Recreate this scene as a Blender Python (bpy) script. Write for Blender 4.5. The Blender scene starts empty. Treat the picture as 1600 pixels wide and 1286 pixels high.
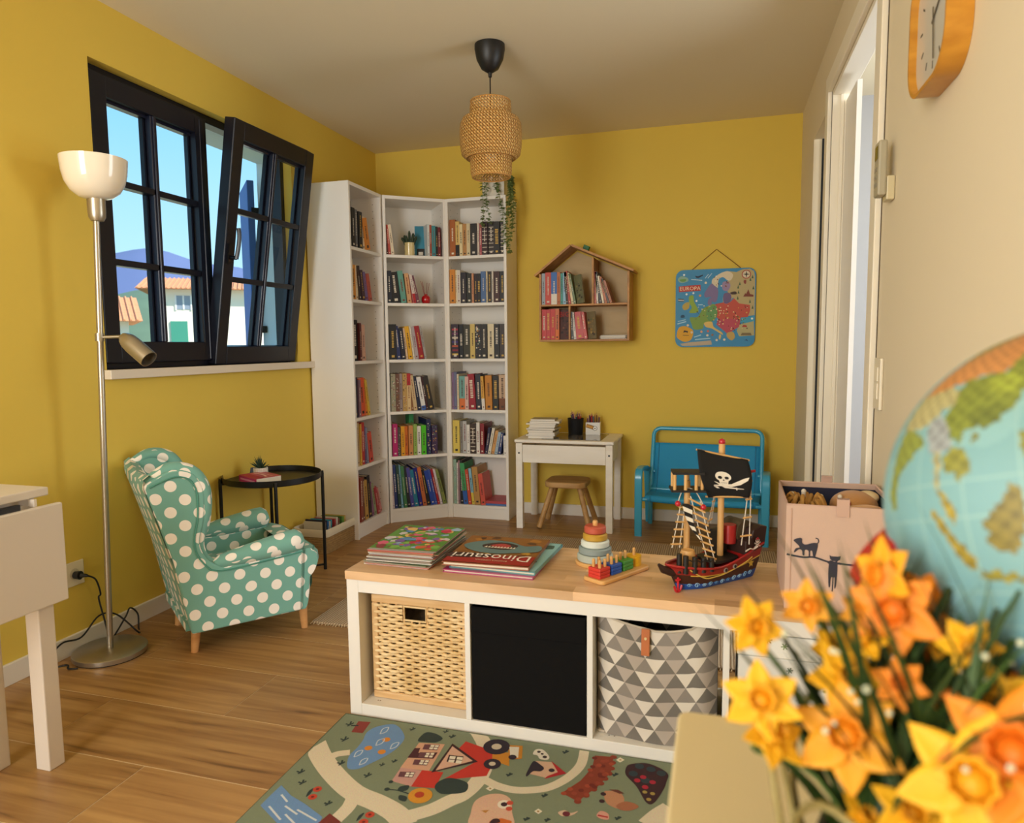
import bpy, bmesh, math, random
from mathutils import Vector, Matrix, Euler
S = bpy.context.scene
COL = S.collection
R = math.radians
PI = math.pi
# ---------------------------------------------------------------- camera
cam_d = bpy.data.cameras.new('camera'); cam = bpy.data.objects.new('camera', cam_d); COL.objects.link(cam); S.camera = cam
CAM = Vector((2.2491, -4.4386, 1.1039)); YAW, PITCH, ROLL = 0.28588, -0.09285, -0.01016
_f = Vector((-math.sin(YAW)*math.cos(PITCH), math.cos(YAW)*math.cos(PITCH), math.sin(PITCH)))
_r = Vector((math.cos(YAW), math.sin(YAW), 0)); _u = _r.cross(_f)
_r2 = _r*math.cos(ROLL)+_u*math.sin(ROLL); _u2 = _u*math.cos(ROLL)-_r*math.sin(ROLL)
_m = Matrix((_r2, _u2, -_f)).transposed().to_4x4(); _m.translation = CAM; cam.matrix_world = _m
cam_d.sensor_fit = 'HORIZONTAL'; cam_d.sensor_width = 36; cam_d.lens = 1099.26*36/1600; cam_d.clip_start = .02; cam_d.clip_end = 2000
cam_d.dof.use_dof = True; cam_d.dof.focus_distance = 3.0; cam_d.dof.aperture_fstop = 4.8
# ---------------------------------------------------------------- exposure
S.view_settings.view_transform = 'Standard'; S.view_settings.look = 'None'; S.view_settings.gamma = 1
S.view_settings.use_curve_mapping = False; S.view_settings.exposure = -0.1
S.cycles.max_bounces = 9; S.cycles.diffuse_bounces = 6; S.cycles.glossy_bounces = 4; S.cycles.transparent_max_bounces = 12
S.cycles.sample_clamp_indirect = 6; S.cycles.use_denoising = True; S.cycles.caustics_reflective = False; S.cycles.caustics_refractive = False
# ---------------------------------------------------------------- sky
W = bpy.data.worlds.new('World'); S.world = W; W.use_nodes = True
nt = W.node_tree; nt.nodes.clear()
o = nt.nodes.new('ShaderNodeOutputWorld'); b = nt.nodes.new('ShaderNodeBackground'); t = nt.nodes.new('ShaderNodeTexCoord')
sp = nt.nodes.new('ShaderNodeSeparateXYZ'); cr = nt.nodes.new('ShaderNodeValToRGB')
cr.color_ramp.elements[0].position = 0; cr.color_ramp.elements[0].color = (.60, .90, 1, 1)
cr.color_ramp.elements[1].position = .42; cr.color_ramp.elements[1].color = (.13, .55, 1, 1)
nt.links.new(t.outputs['Generated'], sp.inputs[0]); nt.links.new(sp.outputs[2], cr.inputs[0]); nt.links.new(cr.outputs[0], b.inputs[0]); nt.links.new(b.outputs[0], o.inputs[0])
b.inputs[1].default_value = 1.3
# ---------------------------------------------------------------- sun and daylight
def light(name, kind, loc, rot, energy, color, **k):
    d = bpy.data.lights.new(name, kind); d.energy = energy; d.color = color
    for a, v in k.items(): setattr(d, a, v)
    ob = bpy.data.objects.new(name, d); COL.objects.link(ob); ob.location = loc; ob.rotation_euler = rot
    return ob
sun = light('sun', 'SUN', (0, 0, 20), (0, 0, 0), 9, (1, .94, .86), angle=R(.6))
sun.rotation_euler = Vector((-.75, -.06, -.6)).to_track_quat('-Z', 'Y').to_euler()
# area lights for daylight in two assumed window openings beside and behind the photographer
light('assumed_side_window_light', 'AREA', (.03, -4.55, 1.55), (0, R(-90), 0), 18, (1, .975, .925), shape='RECTANGLE', size=1.3, size_y=1.5)
light('assumed_glazed_door_light', 'AREA', (.72, -6.12, 1.25), (R(90), 0, 0), 104, (1, .985, .95), shape='RECTANGLE', size=1.1, size_y=2.1)
# added hall area light: assumed cool daylight through the doorway, no hall window modelled
light('assumed_hall_daylight', 'AREA', (4.05, -1.63, 1.35), (0, R(90), 0), 50, (.84, .92, 1), shape='RECTANGLE', size=1.9, size_y=1.3)
# ---------------------------------------------------------------- helpers
def lin(h):
    h = h.lstrip('#'); out = []
    for i in (0, 2, 4):
        c = int(h[i:i+2], 16)/255; out.append(c/12.92 if c <= .04045 else ((c+.055)/1.055)**2.4)
    return tuple(out)+(1,)
MATS = {}
def mat(name, col, rough=.5, metal=0, bump=0, bscale=150, var=0, vscale=6, coat=0, spec=.5, stretch=None, sheen=0, trans=0, sss=0):
    if name in MATS: return MATS[name]
    m = bpy.data.materials.new(name); m.use_nodes = True; n = m.node_tree; p = n.nodes['Principled BSDF']
    c = lin(col); p.inputs['Base Color'].default_value = c; p.inputs['Roughness'].default_value = rough; p.inputs['Metallic'].default_value = metal
    p.inputs['Coat Weight'].default_value = coat; p.inputs['Specular IOR Level'].default_value = spec; p.inputs['Sheen Weight'].default_value = sheen
    p.inputs['Transmission Weight'].default_value = trans
    if var or bump:
        tc = n.nodes.new('ShaderNodeTexCoord'); mp = n.nodes.new('ShaderNodeMapping'); n.links.new(tc.outputs['Object'], mp.inputs[0])
        if stretch: mp.inputs['Scale'].default_value = stretch
    if var:
        nz = n.nodes.new('ShaderNodeTexNoise'); nz.inputs['Scale'].default_value = vscale; nz.inputs['Detail'].default_value = 5; n.links.new(mp.outputs[0], nz.inputs[0])
        mx = n.nodes.new('ShaderNodeMix'); mx.data_type = 'RGBA'; n.links.new(nz.outputs[0], mx.inputs[0])
        mx.inputs[6].default_value = tuple(min(1, x*(1-var)) for x in c[:3])+(1,); mx.inputs[7].default_value = tuple(min(1, x*(1+var)) for x in c[:3])+(1,)
        n.links.new(mx.outputs[2], p.inputs['Base Color'])
    if bump:
        nz = n.nodes.new('ShaderNodeTexNoise'); nz.inputs['Scale'].default_value = bscale; nz.inputs['Detail'].default_value = 3; n.links.new(mp.outputs[0], nz.inputs[0])
        bp = n.nodes.new('ShaderNodeBump'); bp.inputs['Strength'].default_value = bump; bp.inputs['Distance'].default_value = .002; n.links.new(nz.outputs[0], bp.inputs['Height']); n.links.new(bp.outputs[0], p.inputs['Normal'])
    MATS[name] = m; return m
def wood(name, c1, c2, rough=.5, scale=(1, 14, 14), dark=None, detail=6, rnd=.25, bump=.15, coat=0):
    """grain running along local X"""
    if name in MATS: return MATS[name]
    m = bpy.data.materials.new(name); m.use_nodes = True; n = m.node_tree; p = n.nodes['Principled BSDF']; L = n.links.new
    tc = n.nodes.new('ShaderNodeTexCoord'); mp = n.nodes.new('ShaderNodeMapping'); mp.inputs['Scale'].default_value = scale
    oi = n.nodes.new('ShaderNodeObjectInfo'); mul = n.nodes.new('ShaderNodeMath'); mul.operation = 'MULTIPLY'; mul.inputs[1].default_value = 37
    cb = n.nodes.new('ShaderNodeCombineXYZ'); L(oi.outputs['Random'], mul.inputs[0]); L(mul.outputs[0], cb.inputs[0]); L(mul.outputs[0], cb.inputs[1])
    L(cb.outputs[0], mp.inputs['Location']); L(tc.outputs['Object'], mp.inputs[0])
    nz = n.nodes.new('ShaderNodeTexNoise'); nz.inputs['Scale'].default_value = 1.6; nz.inputs['Detail'].default_value = detail; nz.inputs['Distortion'].default_value = .6; L(mp.outputs[0], nz.inputs[0])
    rp = n.nodes.new('ShaderNodeValToRGB'); L(nz.outputs[0], rp.inputs[0]); e = rp.color_ramp.elements
    e[0].position = .32; e[0].color = lin(c2); e[1].position = .66; e[1].color = lin(c1)
    if dark: e[0].position = .37; d = e.new(.25); d.color = lin(dark)
    hs = n.nodes.new('ShaderNodeHueSaturation'); mr = n.nodes.new('ShaderNodeMapRange'); mr.inputs[3].default_value = 1-rnd; mr.inputs[4].default_value = 1+rnd*.6
    L(oi.outputs['Random'], mr.inputs[0]); L(mr.outputs[0], hs.inputs['Value']); L(rp.outputs[0], hs.inputs['Color']); L(hs.outputs[0], p.inputs['Base Color'])
    p.inputs['Roughness'].default_value = rough; p.inputs['Coat Weight'].default_value = coat
    bp = n.nodes.new('ShaderNodeBump'); bp.inputs['Strength'].default_value = bump; bp.inputs['Distance'].default_value = .002; L(nz.outputs[0], bp.inputs['Height']); L(bp.outputs[0], p.inputs['Normal'])
    MATS[name] = m; return m
def colmat(name='printed', rough=.6, fine=0, bump=0):
    """flat print: colour comes from the mesh's own printed colours"""
    if name in MATS: return MATS[name]
    m = bpy.data.materials.new(name); m.use_nodes = True; n = m.node_tree; p = n.nodes['Principled BSDF']
    a = n.nodes.new('ShaderNodeAttribute'); a.attribute_name = 'Col'; p.inputs['Roughness'].default_value = rough
    n.links.new(a.outputs[0], p.inputs['Base Color'])
    if fine:
        nz = n.nodes.new('ShaderNodeTexNoise'); nz.inputs['Scale'].default_value = 400; tc = n.nodes.new('ShaderNodeTexCoord'); n.links.new(tc.outputs['Object'], nz.inputs[0])
        mx = n.nodes.new('ShaderNodeMix'); mx.data_type = 'RGBA'; mx.blend_type = 'MULTIPLY'; mx.inputs[0].default_value = fine
        n.links.new(a.outputs[0], mx.inputs[6]); n.links.new(nz.outputs[1], mx.inputs[7]); n.links.new(mx.outputs[2], p.inputs['Base Color'])
        bp = n.nodes.new('ShaderNodeBump'); bp.inputs['Strength'].default_value = bump; bp.inputs['Distance'].default_value = .002; n.links.new(nz.outputs[0], bp.inputs['Height']); n.links.new(bp.outputs[0], p.inputs['Normal'])
    MATS[name] = m; return m
class MB:
    def __init__(s): s.v = []; s.f = []; s.c = []; s.uv = None; s.cur = None
    def add(s, vs, fs, M=None):
        k = len(s.v)
        for v in vs:
            v = Vector(v)
            s.v.append(M @ v if M is not None else v)
        for f in fs: s.f.append(tuple(i+k for i in f)); s.c.append(s.cur)
        return s
    def box(s, x0, x1, y0, y1, z0, z1, M=None):
        return s.add([(x0,y0,z0),(x1,y0,z0),(x1,y1,z0),(x0,y1,z0),(x0,y0,z1),(x1,y0,z1),(x1,y1,z1),(x0,y1,z1)],
                     [(0,3,2,1),(4,5,6,7),(0,1,5,4),(1,2,6,5),(2,3,7,6),(3,0,4,7)], M)
    def cyl(s, p0, p1, r0, r1=None, n=16, caps=True):
        r1 = r0 if r1 is None else r1; p0 = Vector(p0); p1 = Vector(p1); d = (p1-p0).normalized()
        a = d.orthogonal().normalized(); b = d.cross(a); vs = []
        for p, r in ((p0, r0), (p1, r1)):
            for i in range(n):
                t = 2*PI*i/n; vs.append(p+a*(r*math.cos(t))+b*(r*math.sin(t)))
        fs = [(i, (i+1) % n, n+(i+1) % n, n+i) for i in range(n)]
        if caps: fs += [tuple(range(n-1, -1, -1)), tuple(range(n, 2*n))]
        return s.add(vs, fs)
    def tube(s, pts, r, n=8, closed=False, caps=True):
        pts = [Vector(p) for p in pts]; m = len(pts); vs = []; prev = None
        for i, p in enumerate(pts):
            if closed: d = pts[(i+1) % m]-pts[i-1]
            else: d = pts[min(i+1, m-1)]-pts[max(i-1, 0)]
            d.normalize()
            a = d.orthogonal().normalized() if prev is None else (prev-d*prev.dot(d)).normalized()
            prev = a; b = d.cross(a); rr = r[i] if isinstance(r, (list, tuple)) else r
            for k in range(n):
                t = 2*PI*k/n; vs.append(p+a*(rr*math.cos(t))+b*(rr*math.sin(t)))
        fs = []
        for i in range(m if closed else m-1):
            j = (i+1) % m
            for k in range(n): fs.append((i*n+k, i*n+(k+1) % n, j*n+(k+1) % n, j*n+k))
        if caps and not closed: fs += [tuple(range(n-1, -1, -1)), tuple((m-1)*n+k for k in range(n))]
        return s.add(vs, fs)
    def lathe(s, prof, n=32, c=(0, 0, 0), M=None):
        vs = []; c = Vector(c)
        for r, z in prof:
            for i in range(n): t = 2*PI*i/n; vs.append(c+Vector((r*math.cos(t), r*math.sin(t), z)))
        fs = []
        for j in range(len(prof)-1):
            for i in range(n): fs.append((j*n+i, j*n+(i+1) % n, (j+1)*n+(i+1) % n, (j+1)*n+i))
        if prof[0][0] > 1e-5: fs.append(tuple(range(n-1, -1, -1)))
        if prof[-1][0] > 1e-5: fs.append(tuple((len(prof)-1)*n+i for i in range(n)))
        return s.add(vs, fs, M)
    def prism(s, poly, z0, z1, M=None):
        n = len(poly); vs = [(x, y, z0) for x, y in poly]+[(x, y, z1) for x, y in poly]
        return s.add(vs, [tuple(range(n-1, -1, -1)), tuple(range(n, 2*n))]+[(i, (i+1) % n, n+(i+1) % n, n+i) for i in range(n)], M)
    def grid(s, fn, nu, nv, M=None, wrap=False):
        vs = [fn(i/nu, j/nv) for j in range(nv+1) for i in range(nu+1)]
        return s.add(vs, [(j*(nu+1)+i, j*(nu+1)+i+1, (j+1)*(nu+1)+i+1, (j+1)*(nu+1)+i) for j in range(nv) for i in range(nu)], M)
    def sphere(s, c, r, n=16, m=10, sc=(1, 1, 1)):
        c = Vector(c); pr = [(max(1e-4, math.sin(PI*j/m)), -math.cos(PI*j/m)) for j in range(m+1)]
        return s.lathe([(1e-6 if j in (0, m) else a, z) for j, (a, z) in enumerate(pr)], n, M=Matrix.Translation(c) @ Matrix.Diagonal((r*sc[0], r*sc[1], r*sc[2], 1)))
    def mesh(s, name):
        me = bpy.data.meshes.new(name); me.from_pydata([tuple(v) for v in s.v], [], s.f)
        if any(c is not None for c in s.c):
            at = me.color_attributes.new('Col', 'FLOAT_COLOR', 'CORNER'); buf = []
            cache = {}
            for f, c in zip(s.f, s.c):
                c = c or 'ffffff'
                if c not in cache: cache[c] = lin(c)
                buf += list(cache[c])*len(f)
            at.data.foreach_set('color', buf)
        return me
    def build(s, name, m, parent=None, loc=(0, 0, 0), rot=(0, 0, 0), smooth=None, bevel=0, seg=2, weld=False, subsurf=0, uv=False, solid=0):
        me = s.mesh(name)
        if weld or True:
            bm = bmesh.new(); bm.from_mesh(me)
            if weld: bmesh.ops.remove_doubles(bm, verts=bm.verts, dist=1e-5)
            bmesh.ops.recalc_face_normals(bm, faces=bm.faces) if weld != 'keep' else None
            bm.to_mesh(me); bm.free()
        if smooth is not None:
            me.polygons.foreach_set('use_smooth', [True]*len(me.polygons)); me.set_sharp_from_angle(angle=R(smooth))
        if uv: boxuv(me)
        me.materials.append(m); ob = bpy.data.objects.new(name, me); COL.objects.link(ob); ob.location = loc; ob.rotation_euler = rot
        if parent: ob.parent = parent
        if solid: q = ob.modifiers.new('solid', 'SOLIDIFY'); q.thickness = solid; q.offset = 0
        if bevel: q = ob.modifiers.new('bevel', 'BEVEL'); q.width = bevel; q.segments = seg; q.limit_method = 'ANGLE'; q.angle_limit = R(40)
        if subsurf: q = ob.modifiers.new('sub', 'SUBSURF'); q.levels = subsurf; q.render_levels = subsurf
        return ob
def boxuv(me):
    uv = me.uv_layers.new(name='UVMap') if not me.uv_layers else me.uv_layers[0]
    for p in me.polygons:
        n = p.normal; a = max(range(3), key=lambda i: abs(n[i]))
        for li in p.loop_indices:
            c = me.vertices[me.loops[li].vertex_index].co
            uv.data[li].uv = ((c.y, c.z), (c.x, c.z), (c.x, c.y))[a]
def tag(o, label=None, cat=None, group=None, kind=None):
    if label: o['label'] = label
    if cat: o['category'] = cat
    if group: o['group'] = group
    if kind: o['kind'] = kind
    return o
def thing(name, label, cat, loc=(0, 0, 0), rot=(0, 0, 0), group=None):
    e = bpy.data.objects.new(name, None); COL.objects.link(e); e.location = loc; e.rotation_euler = rot; e.empty_display_size = .05
    return tag(e, label, cat, group)
def struct(o): o['kind'] = 'structure'; return o
def bx(name, m, parent, x0, x1, y0, y1, z0, z1, bevel=0, **k):
    """a box whose origin sits at its own base centre"""
    cx, cy = (x0+x1)/2, (y0+y1)/2
    return MB().box(x0-cx, x1-cx, y0-cy, y1-cy, 0, z1-z0).build(name, m, parent, (cx, cy, z0), bevel=bevel, **k)
def copy(o, parent=None, loc=None):
    c = o.copy(); COL.objects.link(c)
    if parent: c.parent = parent
    if loc is not None: c.location = loc
    return c
def catmull(pts, n=6, closed=False):
    P = [Vector(p) for p in pts]; out = []; m = len(P)
    for i in range(m if closed else m-1):
        a, b, c, d = (P[(i-1) % m], P[i], P[(i+1) % m], P[(i+2) % m]) if closed else (P[max(i-1, 0)], P[i], P[i+1], P[min(i+2, m-1)])
        for k in range(n):
            t = k/n; out.append(.5*((2*b)+(c-a)*t+(2*a-5*b+4*c-d)*t*t+(3*b-a-3*c+d)*t**3))
    if not closed: out.append(P[-1])
    return out
def rrect(w, h, r, n=6):
    out = []
    for cx, cy, a in ((w/2-r, h/2-r, 0), (-w/2+r, h/2-r, 90), (-w/2+r, -h/2+r, 180), (w/2-r, -h/2+r, 270)):
        for k in range(n+1): t = R(a+90*k/n); out.append((cx+r*math.cos(t), cy+r*math.sin(t)))
    return out
def text_mesh(s, size):
    cu = bpy.data.curves.new('t', 'FONT'); cu.body = s; cu.size = size; cu.align_x = 'CENTER'; cu.align_y = 'CENTER'; cu.resolution_u = 2
    ob = bpy.data.objects.new('t', cu); COL.objects.link(ob); bpy.context.view_layer.update()
    me = ob.to_mesh(); vs = [tuple(v.co) for v in me.vertices]; fs = [tuple(p.vertices) for p in me.polygons]
    ob.to_mesh_clear(); bpy.data.objects.remove(ob); bpy.data.curves.remove(cu)
    return vs, fs
class Print(MB):
    """flat coloured print in local XY; layers are stacked a few tenths of a millimetre apart"""
    step = .00025
    def lev(s, l):
        if not hasattr(s, 'cnt'): s.cnt = {}
        s.cnt[l] = s.cnt.get(l, 0)+1; return l*s.step+s.cnt[l]*2e-6
    def poly(s, pts, c, l=1):
        s.cur = c; z = s.lev(l); s.add([(p[0], p[1], z) for p in pts], [tuple(range(len(pts)))]); return s
    def blob(s, pts, c, l=1): return s.poly([(p.x, p.y) for p in catmull([(q[0], q[1], 0) for q in pts], 5, True)], c, l)
    def disc(s, p, r, c, l=1, n=18, ry=None): return s.poly([(p[0]+r*math.cos(2*PI*i/n), p[1]+(ry or r)*math.sin(2*PI*i/n)) for i in range(n)], c, l)
    def line(s, pts, w, c, l=1, smooth=True):
        q = catmull([(p[0], p[1], 0) for p in pts], 6) if smooth and len(pts) > 2 else [Vector((p[0], p[1], 0)) for p in pts]
        vs = []; z = s.lev(l)
        for i, p in enumerate(q):
            d = (q[min(i+1, len(q)-1)]-q[max(i-1, 0)]).normalized(); nrm = Vector((-d.y, d.x, 0))*(w/2)
            vs += [(p.x+nrm.x, p.y+nrm.y, z), (p.x-nrm.x, p.y-nrm.y, z)]
        s.cur = c; s.add(vs, [(2*i, 2*i+1, 2*i+3, 2*i+2) for i in range(len(q)-1)]); return s
    def text(s, t, p, size, c, l=1, rot=0, sx=1):
        vs, fs = text_mesh(t, size); ca, sa = math.cos(rot), math.sin(rot); s.cur = c; zz = s.lev(l)
        s.add([(p[0]+(x*sx*ca-y*sa), p[1]+(x*sx*sa+y*ca), zz) for x, y, _ in vs], fs); return s
    def items(s, L):
        for it in L:
            k = it[0]
            if k == 'p': s.poly(it[1], it[2], it[3])
            elif k == 'b': s.blob(it[1], it[2], it[3])
            elif k == 'd': s.disc(it[1], it[2], it[3], it[4])
            elif k == 'l': s.line(it[1], it[2], it[3], it[4])
            elif k == 't': s.text(it[1], it[2], it[3], it[4], it[5])
        return s
    def finish(s, name, parent=None, loc=(0, 0, 0), rot=(0, 0, 0), m=None):
        ob = s.build(name, m or colmat(), parent, loc, rot, weld='keep'); ob['kind'] = 'stuff'; return ob
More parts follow.
